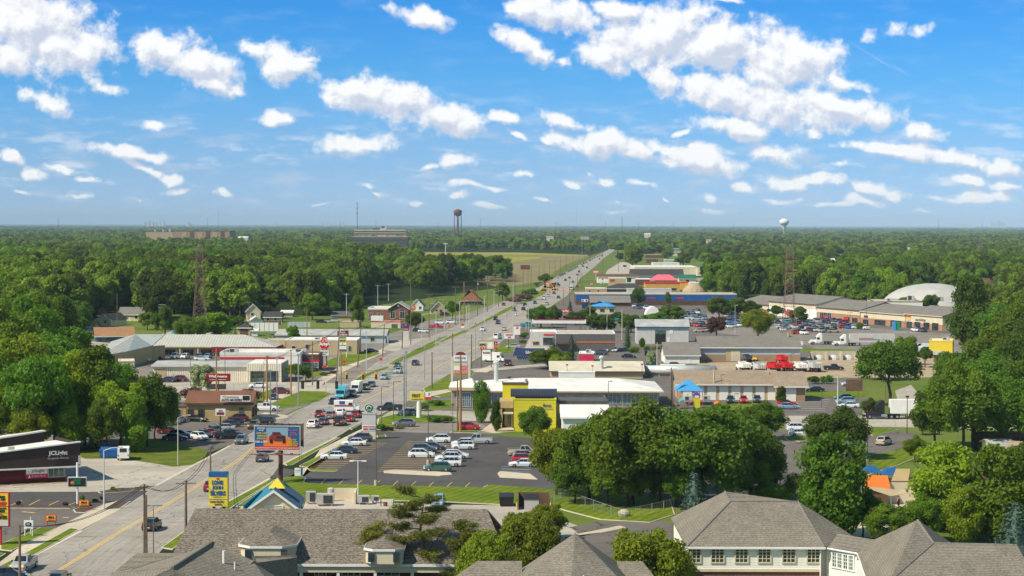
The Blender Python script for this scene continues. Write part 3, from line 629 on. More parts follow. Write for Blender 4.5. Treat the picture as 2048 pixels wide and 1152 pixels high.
def car_proto(kind):
 sp=SPEC[kind];L=sp['L']/2;W=sp['W'];bz=sp['belt'];hz=sp['hood'];rz=sp['rear'];g0,g1,t0,t1=sp['g'];T=sp['top']
 e=empty(kind,(0,0,0));bm_=loft([(-L,W*.8,W*.86,W*.80,.38,.6,rz-.14),(-L+.12,W*.9,W*.97,W*.86,.25,.62,rz),(-L+.6,W*.93,W,W*.88,.22,.65,rz+.01),
  (g0+.5,W*.93,W,W*.9,.21,.66,bz+.02),(0,W*.93,W,W*.9,.20,.66,bz),(g1,W*.93,W,W*.88,.20,.66,bz-.0),(g1+.3,W*.93,W,W*.86,.20,.64,hz+.02),(L-.35,W*.9,W*.97,W*.80,.22,.6,hz-.10),(L-.05,W*.82,W*.88,W*.7,.3,.5,hz-.26),(L,W*.7,W*.8,W*.6,.36,.48,hz-.36)])
 gw0,gw1=W*.88,W*.70
 if kind=='van':gw1=W*.86
 Z0=bz-.02;Bq=[Vector((g0,-gw0,Z0)),Vector((g1,-gw0,Z0)),Vector((g1,gw0,Z0)),Vector((g0,gw0,Z0))];Tq=[Vector((t0,-gw1,T)),Vector((t1,-gw1,T)),Vector((t1,gw1,T)),Vector((t0,gw1,T))]
 bm_.mesh([*Bq,*Tq],[(0,1,5,4),(1,2,6,5),(2,3,7,6),(3,0,4,7)]);mxm=(t0+t1)/2
 bm_.mesh([*Tq,Vector((mxm,0,T+.05))],[(0,1,4),(1,2,4),(2,3,4),(3,0,4)])
 if kind=='pickup':
  # open bed: low rails round a dark floor
  bm_.box(-L+.05,g0,-W*.9,-W*.9+.1,1.15,1.30).box(-L+.05,g0,W*.9-.1,W*.9,1.15,1.30).box(-L+.02,-L+.12,-W*.9,W*.9,1.1,1.30)
 body=bm_.build('body','paint_white',e,False)
 for p in body.data.polygons:p.use_smooth=False
 if kind=='pickup':MB().box(-L+.14,g0-.02,-W*.9+.11,W*.9-.11,1.19,1.245).build('cargo_bed','plastic_black',e)
 A,B,C,D=Bq;a,b,c,d=Tq
 MB().face(quadlerp(B,C,c,b,.07,.93,.10,.92,.012)).build('windscreen','car_glass',e)
 MB().face(quadlerp(D,A,a,d,.10,.90,.22 if kind!='sedan' else.1,.90,.012)).build('rear_window','car_glass',e)
 for(p,q,r,s_)in((A,B,b,a),(C,D,d,c)):
  m=MB();flip=p is C
  if kind=='van':sp_=[(.70,.93)]if True else[]
  elif kind=='pickup':sp_=[(.06,.46),(.52,.93)]
  else:sp_=[(.03,.30),(.315,.60),(.615,.96)]
  for(u,v)in sp_:
   if flip:u,v=1-v,1-u
   m.face(quadlerp(p,q,r,s_,u,v,.08,.93,.012))
  m.build('side_window','car_glass',e)
 for sy in(-1,1):
  for sx_ in(-1,1):
   x=sx_*sp['wb'];wz=sp['wh'];y=sy*(W-.12)
   w=MB().tube((x,y-.12,wz),(x,y+.12,wz),wz,wz,14).build('wheel','tyre_rubber',e)
   MB().tube((x,y+sy*.10,wz),(x,y+sy*.135,wz),wz*.62,wz*.5,10).build('rim','rim_alloy',w)
  MB().box(L-.22,L-.03,*sorted((sy*W*.56,sy*W*.86)),hz-.30,hz-.14).build('headlight','lamp_clear',e)
  MB().box(-L-.015,-L+.14,*sorted((sy*W*.60,sy*W*.88)),rz-.33,rz-.12).build('taillight','lamp_red',e)
  MB().box(g1-.42,g1-.25,*sorted((sy*W*.95,sy*(W+.14))),bz-.02,bz+.14).build('mirror','plastic_black',e)
 MB().box(L-.06,L+.02,-W*.4,W*.4,.42,hz-.34).build('grille','plastic_black',e)
 MB().box(-L-.03,-L+.02,-.26,.26,.5,.64).build('number_plate','light_grey',e)
 return e
def small_proto(kind):
 sp=SPEC[kind];L=sp['L']/2;W=sp['W'];g0,g1,t0,t1=sp['g'];bz=sp['belt'];T=sp['top']
 m=loft([(-L,W*.8,W*.88,W*.8,.4,.6,sp['rear']-.1),(-L+.2,W*.9,W,W*.88,.25,.62,sp['rear']),(g1,W*.93,W,W*.88,.22,.64,bz),(L-.3,W*.9,W*.95,W*.8,.25,.6,sp['hood']-.1),(L,W*.75,W*.8,W*.65,.38,.5,sp['hood']-.33)])
 gw0,gw1=W*.88,W*.72;v=[(g0,-gw0,bz),(g1,-gw0,bz),(g1,gw0,bz),(g0,gw0,bz),(t0,-gw1,T-.04),(t1,-gw1,T-.04),(t1,gw1,T-.04),(t0,gw1,T-.04)]
 m.mesh(v,[(0,1,5,4),(1,2,6,5),(2,3,7,6),(3,0,4,7)],1);m.box(t0-.05,t1+.08,-gw1-.02,gw1+.02,T-.05,T+.02,0)
 for x in(-sp['wb'],sp['wb']):
  for y in(-W+.1,W-.1):m.tube((x,y-.11,sp['wh']),(x,y+.11,sp['wh']),sp['wh'],sp['wh'],10,2)
 m.box(L-.2,L-.02,-W*.82,-W*.5,.6,.75,3).box(L-.2,L-.02,W*.5,W*.82,.6,.75,3);m.box(-L-.01,-L+.1,-W*.86,-W*.55,.7,.88,4).box(-L-.01,-L+.1,W*.55,W*.86,.7,.88,4)
 return m.data(kind,['paint_white','car_glass','tyre_rubber','lamp_clear','lamp_red'])
used=set()
def road_dir(px,py):
 a=G(px,py);vxp=1255 if py>1000 else(1290 if py>890 else(1400 if py>700 else 1345));d=ray(vxp,449.6);d.z=0;return atan2(d.y,d.x)
CARNAME=dict(sedan='sedan_car',suv='suv_car',hatchback='hatchback_car',pickup='pickup_truck',van='van')
CATN=dict(sedan='car',suv='car',hatchback='car',pickup='pickup truck',van='van')
def car(px,py,kind,color,head,label,group=None,brake=False,amber=False,small=False,s=1.0):
 """head: 'away','toward' along the avenue, or degrees (0 = facing right)."""
 P=G(px,py+(2.3 if not small else.6)*((py-449.5)/470)**2);P.z=.07
 rz=road_dir(px,py)if head=='away' else(road_dir(px,py)+pi if head=='toward' else radians(head))
 if small:
  if('s',kind)not in PROTO:PROTO[('s',kind)]=small_proto(kind)
  o=link(CARNAME[kind],PROTO[('s',kind)]);o.material_slots[0].link='OBJECT';o.material_slots[0].material=MATS['paint_'+color]
  o.location=P;o.rotation_euler=(0,0,rz);tag(o,label,CATN[kind],group);return o
 if kind not in PROTO:PROTO[kind]=car_proto(kind);e=PROTO[kind]
 else:e=copy_tree(PROTO[kind])
 e.name=CARNAME[kind];e.location=P;e.rotation_euler=(0,0,rz);e.scale=(s,s,s);tag(e,label,CATN[kind],group)
 for ch in e.children:
  if ch.name.startswith('body'):ch.material_slots[0].link='OBJECT';ch.material_slots[0].material=MATS['paint_'+color]
  if ch.name.startswith('taillight'):ch.material_slots[0].link='OBJECT';ch.material_slots[0].material=MATS['brake_lit' if brake else 'lamp_red']
  if ch.name.startswith('headlight'):ch.material_slots[0].link='OBJECT';ch.material_slots[0].material=MATS['lamp_amber' if amber else 'lamp_clear']
 return e
def wheels(e,xs,W,r=.5,wd=.3,rim='rim_alloy'):
 for x in xs:
  for sy in(-1,1):
   w=MB().tube((x,sy*(W-wd),r),(x,sy*W,r),r,r,14).build('wheel','tyre_rubber',e)
   MB().tube((x,sy*(W-.02),r),(x,sy*(W+.02),r),r*.55,r*.45,10).build('rim',rim,w)
def heavy(px,py,head,label,name,cat,group=None):
 P=G(px,py);P.z=.07;rz=road_dir(px,py)+(pi if head=='toward' else 0)if isinstance(head,str)else radians(head)
 e=empty(name,P,rz);tag(e,label,cat,group);return e
def frust(x0,x1,w,z0,z1,xt0=None,xt1=None,wt=None):
 xt0=x0 if xt0 is None else xt0;xt1=x1 if xt1 is None else xt1;wt=w if wt is None else wt
 return[(x0,-w,z0),(x1,-w,z0),(x1,w,z0),(x0,w,z0),(xt0,-wt,z1),(xt1,-wt,z1),(xt1,wt,z1),(xt0,wt,z1)],[(3,2,1,0),(4,5,6,7),(0,1,5,4),(1,2,6,5),(2,3,7,6),(3,0,4,7)]
def semi(px,py,head,cabcol,label,trailer=True,tcol='white_paint',stripe=False):
 e=heavy(px,py,head,label,'semi_truck','semi truck')
 m=MB().mesh(*frust(2.4,4.6,1.0,.7,1.55,2.4,4.3,.85)).mesh(*frust(.3,2.6,1.22,.7,2.7,.3,2.2,1.15)).mesh(*frust(.3,2.2,1.15,2.7,3.9,.3,1.0,1.05))
 m.box(4.4,4.75,-1.15,1.15,.45,.85);m.build('cab',cabcol,e)
 MB().face([(2.56,-1.0,1.75),(2.56,1.0,1.75),(2.26,.95,2.6),(2.26,-.95,2.6)]).build('windscreen','car_glass',e)
 for sy in(-1,1):MB().box(1.2,2.1,*sorted((sy*1.2,sy*1.235)),1.75,2.45).build('side_window','car_glass',e);MB().box(4.28,4.5,*sorted((sy*.6,sy*.95)),.95,1.2).build('headlight','lamp_clear',e)
 MB().box(4.45,4.66,-.5,.5,.9,1.5).build('grille','steel',e)
 MB().box(-3.2,.3,-.45,.45,.75,1.0).build('chassis','plastic_black',e);MB().tube((1.0,-1.24,.75),(-.2,-1.24,.75),.32,.32,10).tube((1.0,1.24,.75),(-.2,1.24,.75),.32,.32,10).build('fuel_tank','steel',e)
 wheels(e,(3.4,-1.2,-2.4),1.22)
 if trailer:
  MB().box(-16.2,-1.0,-1.28,1.28,1.25,4.1).build('trailer',tcol,e)
  MB().box(-16.2,-1.0,-1.30,1.30,1.12,1.24).build('trailer_rail','steel',e)
  MB().box(-4.6,-4.4,-.9,-.7,.2,1.15).box(-4.6,-4.4,.7,.9,.2,1.15).build('landing_gear','steel_dark',e)
  wheels(e,(-13.6,-14.9),1.24)
  if stripe:
   for sy in(-1,1):
    MB().box(-9,-4,*sorted((sy*1.285,sy*1.30)),2.5,2.75).build('red_stripe','red_paint',e);MB().box(-11,-4,*sorted((sy*1.285,sy*1.30)),2.0,2.3).build('teal_stripe','teal_paint',e)
 return e
def dump_truck(px,py,head,col,label,bed=None,full=False,s=1.0):
 e=heavy(px,py,head,label,'dump_truck','dump truck','dump trucks parked in the gravel yard');e.scale=(s,s,s)
 MB().mesh(*frust(1.6,3.9,1.0,.7,1.7,1.6,3.7,.9)).mesh(*frust(.9,2.1,1.15,.7,2.6,.9,1.8,1.05)).build('cab',col,e)
 MB().face([(2.06,-.95,1.8),(2.06,.95,1.8),(1.86,.92,2.5),(1.86,-.92,2.5)]).build('windscreen','car_glass',e)
 for sy in(-1,1):MB().box(1.1,1.75,*sorted((sy*1.12,sy*1.155)),1.75,2.4).build('side_window','car_glass',e)
 b=MB();b.box(-3.6,.6,-1.2,-1.08,1.1,2.4).box(-3.6,.6,1.08,1.2,1.1,2.4).box(.48,.6,-1.08,1.08,1.1,2.7).box(-3.6,-3.48,-1.08,1.08,1.1,2.2).box(-3.48,.48,-1.08,1.08,1.1,1.22)
 for x in(-3,-2,-1,0):b.box(x,x+.12,-1.27,-1.2,1.1,2.4).box(x,x+.12,1.2,1.27,1.1,2.4)
 for y in(-.7,0,.7):b.box(-3.68,-3.6,y-.06,y+.06,1.1,2.2)
 b.build('dump_bed',bed or col,e);MB().box(-3.5,1.6,-.45,.45,.6,.95).build('chassis','plastic_black',e)
 for sy in(-1,1):MB().box(-3.66,-3.58,*sorted((sy*.8,sy*1.05)),.75,.95).build('taillight','lamp_red',e)
 wheels(e,(2.7,-1.2,-2.5),1.2,.5);return e
def boxvan(px,py,head,col,label,name,cat,L=6.4,W=1.15,T=2.9,nose=1.1,glass='car_glass',lower=None,sign=None,stripe=None):
 """step van / minibus / mail van: boxy body with a short bonnet"""
 e=heavy(px,py,head,label,name,cat);x1=L/2-nose;m=MB()
 m.mesh(*frust(-L/2,x1,W,.45,T,-L/2,x1-.15,W*.96));m.mesh(*frust(x1,L/2,W*.92,.45,1.25,x1,L/2-.1,W*.84));m.mesh(*frust(x1-.1,x1+.5,W*.92,1.2,2.1,x1-.1,x1,W*.88));m.build('body',col,e)
 MB().face([(x1+.53,-W*.8,1.3),(x1+.53,W*.8,1.3),(x1+.06,W*.78,2.05),(x1+.06,-W*.78,2.05)]).build('windscreen',glass,e)
 for sy in(-1,1):
  MB().box(x1-1.1,x1-.25,*sorted((sy*W*.99,sy*(W+.02))),1.35,2.05).build('side_window',glass,e)
  MB().box(L/2-.1,L/2+.02,*sorted((sy*W*.5,sy*W*.8)),.8,1.05).build('headlight','lamp_clear',e);MB().box(-L/2-.02,-L/2+.05,*sorted((sy*W*.75,sy*W*.93)),.8,1.1).build('taillight','lamp_red',e)
  if stripe:
   for k,(z,c_)in enumerate(stripe):MB().box(-L/2+.1,x1-.1,*sorted((sy*W*1.0,sy*(W+.03))),z,z+.14).build('stripe',c_,e)
  if lower:MB().box(-L/2+.05,x1-.02,*sorted((sy*W*.995,sy*(W+.025))),.46,1.2).build('skirt',lower,e)
  if sign:MB().box(-L/2+1.2,-L/2+2.4,*sorted((sy*W*.99,sy*(W+.03))),1.75,2.4).build('emblem',sign,e)
 MB().box(-L/2-.02,-L/2+.01,-W*.6,W*.6,1.5,2.2).build('rear_window',glass,e)
 MB().box(L/2-.1,L/2+.04,-W*.8,W*.8,.45,.62).build('bumper','plastic_black',e)
 wheels(e,(L/2-1.0,-L/2+1.3),W,.36,.24);return e
# ---------------------------------------------------------------- poles, lamps, signs
def upole(px,pb,pt,label,mat='pole_wood',r=.15,arms=1,az=90,lean=0,tf=False,name='utility_pole',group=None,z=None):
 P=G(px,pb);h=zat(P,pt)if z is None else z
 e=empty(name,P,0);tag(e,label,'utility pole' if name=='utility_pole' else 'pole',group)
 top=Vector((lean,0,h));MB().tube((0,0,-.1),top,r*1.25,r*.8,8).build('post',mat,e)
 a=radians(az);d=Vector((cos(a),sin(a),0));o=[]
 for k in range(arms):
  c=top-Vector((0,0,.35+.9*k));w=1.25-.1*k
  x=MB().tube(c-d*w,c+d*w,.06,.06,5).build('crossarm','steel_light' if arms>2 else mat,e)
  ins=MB()
  for q in(-.95,-.4,.4,.95):ins.tube(c+d*w*q+Vector((0,0,.05)),c+d*w*q+Vector((0,0,.25)),.045,.05,5)
  ins.build('insulators','steel_light',x)
 if tf:MB().tube(top+Vector((.3,-.1,-2.2)),top+Vector((.3,-.1,-1.3)),.24,.24,8).build('transformer','unit_grey',e)
 return e,P+top
def lamp(px,pb,pt,label,side=1,mat='steel_light',arm=2.4,double=False,flat=False,r=.10,base=0,name='street_lamp',group='street lamps along the avenue',az=0):
 P=G(px,pb);h=zat(P,pt);e=empty(name,P,radians(az));tag(e,label,'street lamp',group)
 hz=h if flat else h-.5;MB().tube((0,0,0),(0,0,hz),r,r*.65,8).build('pole',mat,e)
 if base:MB().tube((0,0,0),(0,0,base),.3,.3,12).build('base','concrete_base',e)
 for sd_ in((1,-1)if double else(side,)):
  if arm>0:
   pts=[(0,0,hz-.1),(sd_*arm*.4,0,hz+.28),(sd_*arm*.9,0,hz+.42)]if not flat else[(0,0,hz-.05),(sd_*arm*.8,0,hz-.05)]
   a=MB().path(pts,.05).build('arm',mat,e);zz=pts[-1][2]
   MB().box(min(sd_*arm*.8,sd_*(arm*.8+.65)),max(sd_*arm*.8,sd_*(arm*.8+.65)),-.17,.17,zz-.09,zz+.06).build('lamp_head',mat,a)
  else:MB().box(-.3,.3,-.25,.25,hz,hz+.35).build('lamp_head',mat,e)
 return e
def polesign(name,label,px,pb,x0,x1,y0,y1,panel,posts=(),post='steel_dark',depth=.35,theta=4,cat='sign',border=None,texts=(),bands=(),pr=.14,group=None,post_top=None,z0min=None):
 """panel between image columns x0..x1 and rows y0..y1, standing over the ground point (px, pb)"""
 f=Fr(name,label,cat,px,pb,theta,group=group);a,b=f.X(x0),f.X(x1);zt,zb=f.Z(y0),f.Z(y1)
 pn=f.part('panel',MB().box(a,b,-depth/2,depth/2,zb,zt),panel)
 if border:f.part('border',MB().box(a-.12,b+.12,-depth/2+.04,depth/2-.04,zt,zt+.12).box(a-.12,b+.12,-depth/2+.04,depth/2-.04,zb-.12,zb).box(a-.12,a,-depth/2+.04,depth/2-.04,zb,zt).box(b,b+.12,-depth/2+.04,depth/2-.04,zb,zt),border)
 for q in(posts or(px,)):
  x=f.X(q);f.part('post',MB().tube((x,0,-.05),(x,0,(f.Z(post_top)if post_top else zb+.01)),pr,pr,8),post)
 W_,H_=b-a,zt-zb
 for(u0_,u1_,v0,v1,mt)in bands: # fractions of the panel, v measured downward
  MB().box(a+W_*u0_,a+W_*u1_,-depth/2-.02,-depth/2-.003,zt-H_*v1,zt-H_*v0).build('panel_band',mt,pn)
 for(st,u0_,u1_,v0,v1,mt,*bo)in texts:f.text(pn,st,a+W_*u0_,a+W_*u1_,zt-H_*v1,zt-H_*v0,-depth/2-.045,mt,bold=bo[0]if bo else.01)
 f.panel=pn;f.ext=(a,b,zb,zt);f.dep=depth;return f
def wire(a,b,sag,label,group='overhead wires strung between the poles',r=.035):
 m=MB();n=10;pts=[a.lerp(b,i/n)-Vector((0,0,sag*4*(i/n)*(1-i/n)))for i in range(n+1)]
 m.path(pts,r,4);o=m.build('overhead_wire','wire');tag(o,label,'wire',group);return o
# ================================================================ THE GROUND
gm=MB();gm.face([(-60000,-300,0),(60000,-300,0),(60000,110000,0),(-60000,110000,0)]);tag(gm.build('ground','forest_floor'),kind='structure')
LEDGE=pg("-200,1250 67,1112 162,1062 260,1007 312,972 387,931 464,889 510,862 576,830 626,806 690,773 768,713 841,682 890,662 950,635 1004,605 1040,594 1062,582 1093,566 1119,550 1184,516 1214,501 1228,492")
REDGE=pg("250,1250 323,1096 383,1055 457,1005 540,957 568,928 674,875 723,844 770,826 817,803 855,773 884,757 945,724 990,694 1028,664 1060,645 1113,605 1134,592 1150,573 1160,557 1190,533 1207,517 1226,503 1238,493")
# lawns and lots (each sheet a little above the one below)
sheet('lawn',pg("-700,760 -700,690 -200,640 160,640 300,625 640,632 760,610 900,590 1000,575 1060,560 1075,575 1030,612 900,680 700,800 560,850 200,890 -700,900"),'lawn_far',.02)
sheet('lawn',pg("1100,600 1150,560 1230,500 1260,500 1500,510 1560,560 2100,640 3400,760 3400,1400 1000,1400 1000,960 720,850 860,770 1000,690"),'lawn_far',.02)
sheet('grass_verge',pg("1236,505 1262,505 1262,530 1200,552 1170,560 1165,552 1205,523"),'lawn_far',.035)
sheet('farm_field',pg("700,509 800,506 1040,507 1178,512 1150,528 1092,562 1000,575 940,560 700,530"),'field_soil',.03)
sheet('farm_field',pg("700,508.5 800,504.5 1040,505 1176,510 1176,512 1040,509.5 930,508.5 800,508"),'field_yellow',.05)
sheet('farm_field',pg("930,512.6 1040,514 1085,513.5 1075,517 1044,521 1000,525 960,522"),'field_yellow',.05)
sheet('roadside_scrub',pg("1190,508 1214,500 1184,516 1119,550 1093,566 1075,572 1092,556 1130,530"),'tall_grass',.04)
# left commercial paving
sheet('parking_lot',pg("-600,790 -200,735 200,700 262,700 330,690 480,700 700,690 780,668 860,640 930,628 1000,604 1040,594 1062,588 950,640 841,686 768,717 690,776 640,802 588,820 566,833 510,864 464,889 420,905 385,895 300,880 150,890 -600,900"),'asphalt_old',.04)
sheet('concrete_lot',pg("150,790 300,768 480,762 590,764 700,768 650,790 588,812 470,800 300,800 150,830"),'concrete_lot',.055)
sheet('parking_lot',pg("265,725 300,710 430,706 560,712 560,722 440,740 300,735"),'asphalt_mid',.055)
sheet('concrete_lot',pg("760,700 790,682 850,676 880,672 841,684 800,704"),'concrete_lot',.056)
sheet('parking_lot',pg("150,870 330,832 500,838 566,833 508,866 464,889 421,905 385,897 310,882 200,895"),'asphalt_mid',.056)
sheet('tall_grass',pg("140,905 230,892 300,880 340,884 385,893 416,902 412,912 388,930 347,934 300,926 240,918 170,918"),'tall_grass',.07)
sheet('concrete_lot',pg("-700,1000 -700,925 100,905 172,915 240,918 300,926 347,934 388,930 312,974 262,1006 230,988 150,984 -700,986"),'concrete_lot',.05)
sheet('parking_lot',pg("-700,986 150,985 300,982 262,1007 225,1018 190,1018 120,1017 -700,1020"),'asphalt_dark',.055)
sheet('parking_lot',pg("-900,1160 -900,1018 0,1013 150,1017 205,1030 140,1065 60,1056 0,1095 -250,1200"),'asphalt_mid',.05)
# right side commercial paving
sheet('parking_lot',pg("740,862 753,838 817,805 860,775 950,724 1030,664 1060,645 1113,608 1134,596 1150,580 1400,575 1480,612 1700,640 1900,660 2000,690 1900,735 1700,720 1620,760 1620,800 1330,812 1000,868 900,870"),'asphalt_mid',.04)
sheet('parking_lot',pg("1330,650 1400,628 1480,624 1640,640 1730,655 1900,668 1960,690 1900,720 1640,700 1610,690 1400,660"),'asphalt_old',.055)
sheet('parking_lot',pg("905,760 925,738 960,720 1050,722 1075,730 1060,752 1000,758"),'asphalt_mid',.06)
sheet('gravel_yard',pg("1350,760 1400,726 1600,722 1630,708 1760,704 1960,712 1960,735 1880,755 1640,756 1612,762 1500,762"),'gravel',.06)
sheet('grass_strip',pg("1600,697 1712,700 1708,706 1602,704"),'lawn',.065)
sheet('parking_lot',pg("1612,765 1720,755 1735,790 1620,800 1560,832 1330,830 1330,800 1612,796"),'asphalt_mid',.065)
sheet('grass_strip',pg("1612,784 1735,781 1735,793 1612,795"),'lawn',.09)
sheet('grass_strip',pg("1285,733 1340,731 1420,730 1420,739 1380,748 1290,745"),'lawn',.065)
sheet('parking_lot',pg("1550,797 1735,797 1718,832 1545,832"),'asphalt_mid',.078)
sheet('playground_turf',pg("1440,808 1530,806 1530,832 1440,832"),'lawn',.08)
# cross street
def xstreet(name,L_,mat,z):
 top,bot=L_;ptsT=[G(*p)for p in top];ptsB=[G(*p)for p in bot];m=MB();uv=[];v=0
 for i in range(len(ptsT)-1):
  a,b,c,d=ptsB[i],ptsB[i+1],ptsT[i+1],ptsT[i];L=(b-a).length;k=12
  for j in range(k):
   p=[a.lerp(b,j/k),a.lerp(b,(j+1)/k),d.lerp(c,(j+1)/k),d.lerp(c,j/k)]
   m.face([(q.x,q.y,z)for q in p]);uv+=[(0,v+L*j/k),(0,v+L*(j+1)/k),(10,v+L*(j+1)/k),(10,v+L*j/k)]
  v+=L
 o=m.build(name,mat);u=o.data.uv_layers.new(name='UVMap')
 for i,q in enumerate(uv):u.data[i].uv=q
 tag(o,kind='structure');return o
xstreet('cross_street',(pg("-300,772 300,770 480,768 590,770 700,770"),pg("-300,790 300,786 480,784 590,788 640,806")),'side_concrete',.062)
xstreet('cross_street',(pg("800,812 860,821 1000,825 1461,829 1740,832 2048,838 2700,850"),pg("742,846 860,841 1000,843 1461,848 1740,854 2048,860 2700,876")),'side_concrete',.062)
xstreet('side_street',(pg("1810,832 1795,800 1790,782"),pg("1884,836 1846,800 1822,770")),'side_concrete',.058)
road=strip('main_road',LEDGE,REDGE,'road_concrete',.07)
ribbon('lane_marking',pg("100,1150 155,1117 240,1062 300,1028 372,985 419,956 458,932 495,905 520,884 600,852"),.22,'line_yellow',.078)
ribbon('lane_marking',pg("106,1150 161,1117 246,1062 306,1028 378,985 425,956 464,932 501,905 526,884 606,852"),.22,'line_yellow',.078)
ribbon('lane_marking',pg("722,805 801,766 860,742 960,690 1030,645"),.28,'line_yellow',.078)
for q in("745,812 822,770 905,722 985,676 1060,622","690,803 760,766 820,733 905,690 1010,640"):ribbon('lane_marking',pg(q),.14,'line_white',.078,dash=(3,9))
# the gutter lines of the road
ribbon('gutter',pg("457,1005 540,957"),.5,'kerb_concrete',.075);ribbon('gutter',pg("568,928 674,875"),.5,'kerb_concrete',.075);ribbon('gutter',pg("67,1112 162,1062"),.7,'kerb_concrete',.075);ribbon('gutter',pg("312,972 387,931 460,892"),.5,'kerb_concrete',.075)
# sidewalks and verges, left side near
sheet('sidewalk',pg("-200,1200 0,1125 40,1095 115,1056 140,1043 205,1010 236,1003 262,1004 240,1020 160,1062 60,1113 -120,1200"),'walk_concrete',.09)
island('verge_grass',pg("46,1110 140,1058 158,1061 70,1111 -60,1180 -100,1185"),'lawn');island('verge_grass',pg("0,1090 80,1057 112,1058 40,1095 24,1103 0,1101"),'lawn')
island('verge_grass',pg("-160,1160 -60,1120 0,1107 12,1109 -60,1150 -150,1195"),'lawn')
island('mulch_bed',pg("146,1021 160,1015 200,1012 205,1012 170,1027 150,1026"),'mulch');island('mulch_bed',pg("205,1021 234,1003 260,1005 240,1018"),'mulch');island('kerb_strip',pg("-300,1012 140,1013 150,1017 140,1018 -300,1016"),'mulch',kerb=.1)
island('mulch_bed',pg("196,985 230,978 300,976 290,981 240,986 200,988"),'mulch')
# sidewalks and verges, right side near
sheet('sidewalk',pg("330,1130 395,1075 500,1003 560,962 600,960 640,900 716,862 745,850 762,852 740,866 640,925 600,940 560,985 520,1012 400,1100"),'walk_concrete',.085)
island('verge_grass',pg("322,1097 383,1054 458,1004 540,960 552,960 470,1012 400,1063 345,1100"),'lawn')
island('verge_grass',pg("568,929 674,876 681,876 585,931 574,932"),'lawn');island('verge_grass',pg("699,858 723,846 728,846 704,860"),'lawn')
island('verge_grass',pg("598,933 720,872 735,874 700,889 640,920 614,936"),'lawn')
island('verge_grass',pg("614,938 640,939 676,941 672,944 620,943"),'lawn',kerb=.1)
# bright lawn between the lot and the strip building
sheet('service_lane',pg("560,1012 700,1004 900,1010 1110,1012 1120,1040 1300,1100 1700,1200 1000,1200 500,1100"),'concrete_lot',.05)
sheet('parking_lot',pg("1140,1055 1190,1045 1290,1040 1345,1046 1345,1075 1320,1080 1260,1062 1160,1070"),'asphalt_mid',.06)
sheet('sidewalk',pg("1158,1068 1240,1052 1252,1056 1160,1074"),'walk_concrete',.07)
island('lawn',pg("470,1015 545,965 570,957 600,952 612,957 608,966 640,969 965,976 975,971 1064,976 1110,980 1180,985 1240,990 1340,1000 1350,1030 1300,1046 1200,1040 1130,1022 1100,1012 1000,1010 900,1005 700,1000 600,1012"),'lawn',h=.12,kerb=.18)
# coffee-shop lot
sheet('parking_lot',pg("540,959 556,936 600,942 616,937 700,893 742,864 830,866 905,866 1110,880 1400,900 1560,910 1600,1000 1350,1010 1240,990 1110,980 1064,976 975,971 965,976 640,969 608,966 612,957 570,957"),'asphalt_dark',.075)
island('lot_island',pg("767,943 790,941 900,946 904,951 880,953 800,949 768,947"),'walk_concrete',kerb=.1);island('lot_island',pg("995,948 1000,944 1060,949 1075,960 1000,956"),'walk_concrete',kerb=.1)
island('verge_grass',pg("753,872 770,870 773,874 770,876 754,877"),'lawn');island('verge_grass',pg("900,866 905,863 962,863 955,867"),'lawn')
sheet('parking_lot',pg("752,862 742,858 770,845 830,848 905,846 960,848 1005,868 830,866"),'asphalt_old',.08)
island('mulch_bed',pg("752,860 757,838 790,829 900,832 920,838 905,843 830,846 785,856 770,861"),'lawn')
sheet('sidewalk',pg("962,862 985,846 1000,846 1035,861 1030,864 985,867"),'walk_concrete',.10)
island('verge_grass',pg("1300,905 1400,900 1470,905 1465,912 1310,912"),'lawn')
for i in range(15): # bay lines, left rank
 y=887+i*3.7;xa=0;xL=712-(y-887)*1.9
 ribbon('bay_line',[(xL,y),(xL+62,y+.4)],.30,'line_yellow',.09)
for i in range(17):
 y=884+i*3.7;xL=866-(y-884)*1.0
 ribbon('bay_line',[(xL-52,y),(xL+46,y+.6)],.30,'line_yellow',.09)
for i in range(9):ribbon('bay_line',[(642+i*36,968.2+i*.9),(652+i*36,959+i*.9)],.12,'line_yellow',.09)
for i in range(5):ribbon('bay_line',[(1003,934+i*4.6),(1062,936+i*4.6)],.35,'line_yellow' if i%2 else 'line_blue',.09)
for i in range(6):ribbon('bay_line',[(1660-i*2,800+i*4.4),(1590,800+i*4.4)],.4,'line_white',.085)
for a,b in(((55,1013),(80,1000)),((95,1013),(118,1002)),((20,1012),(45,1002)),((135,1012),(150,1006))):ribbon('bay_line',[a,b],.16,'line_yellow',.075)
for a,b in(((45,1024),(70,1027)),((126,1036),(138,1036))):ribbon('lane_marking',[a,b],.5,'line_yellow',.07)
# beyond the junction: medians, footways, lawns
for q in("702,764 722,752 745,743 775,734 779,736 745,749 720,763","776,730 790,720 820,706 866,688 880,688 868,695 820,716 786,730","877,685 900,672 926,661 939,662 925,668 886,684","936,658 958,646 1000,623 1023,612 1037,612 1012,625 960,650 944,658","1040,608 1062,590 1085,579 1098,580 1090,588 1060,603"):
 island('median_grass',pg(q),'lawn')
sheet('sidewalk',pg("470,826 540,796 574,779 588,772 596,774 560,800 520,818 485,832"),'walk_concrete',.09)
island('verge_grass',pg("478,804 520,788 552,775 584,778 545,795 500,815 482,820"),'lawn');island('verge_grass',pg("516,818 560,800 600,783 650,784 664,788 640,803 600,812 560,819 530,819"),'lawn')
sheet('sidewalk',pg("610,770 640,757 690,728 715,716 760,700 772,705 722,726 668,755 640,773"),'walk_concrete',.085)
island('verge_grass',pg("650,724 690,706 752,706 762,708 722,722 690,732 655,735"),'lawn');island('verge_grass',pg("605,757 640,742 652,746 630,757"),'lawn')
island('corner_island',pg("500,838 530,826 574,832 578,837 540,843 515,845"),'walk_concrete')
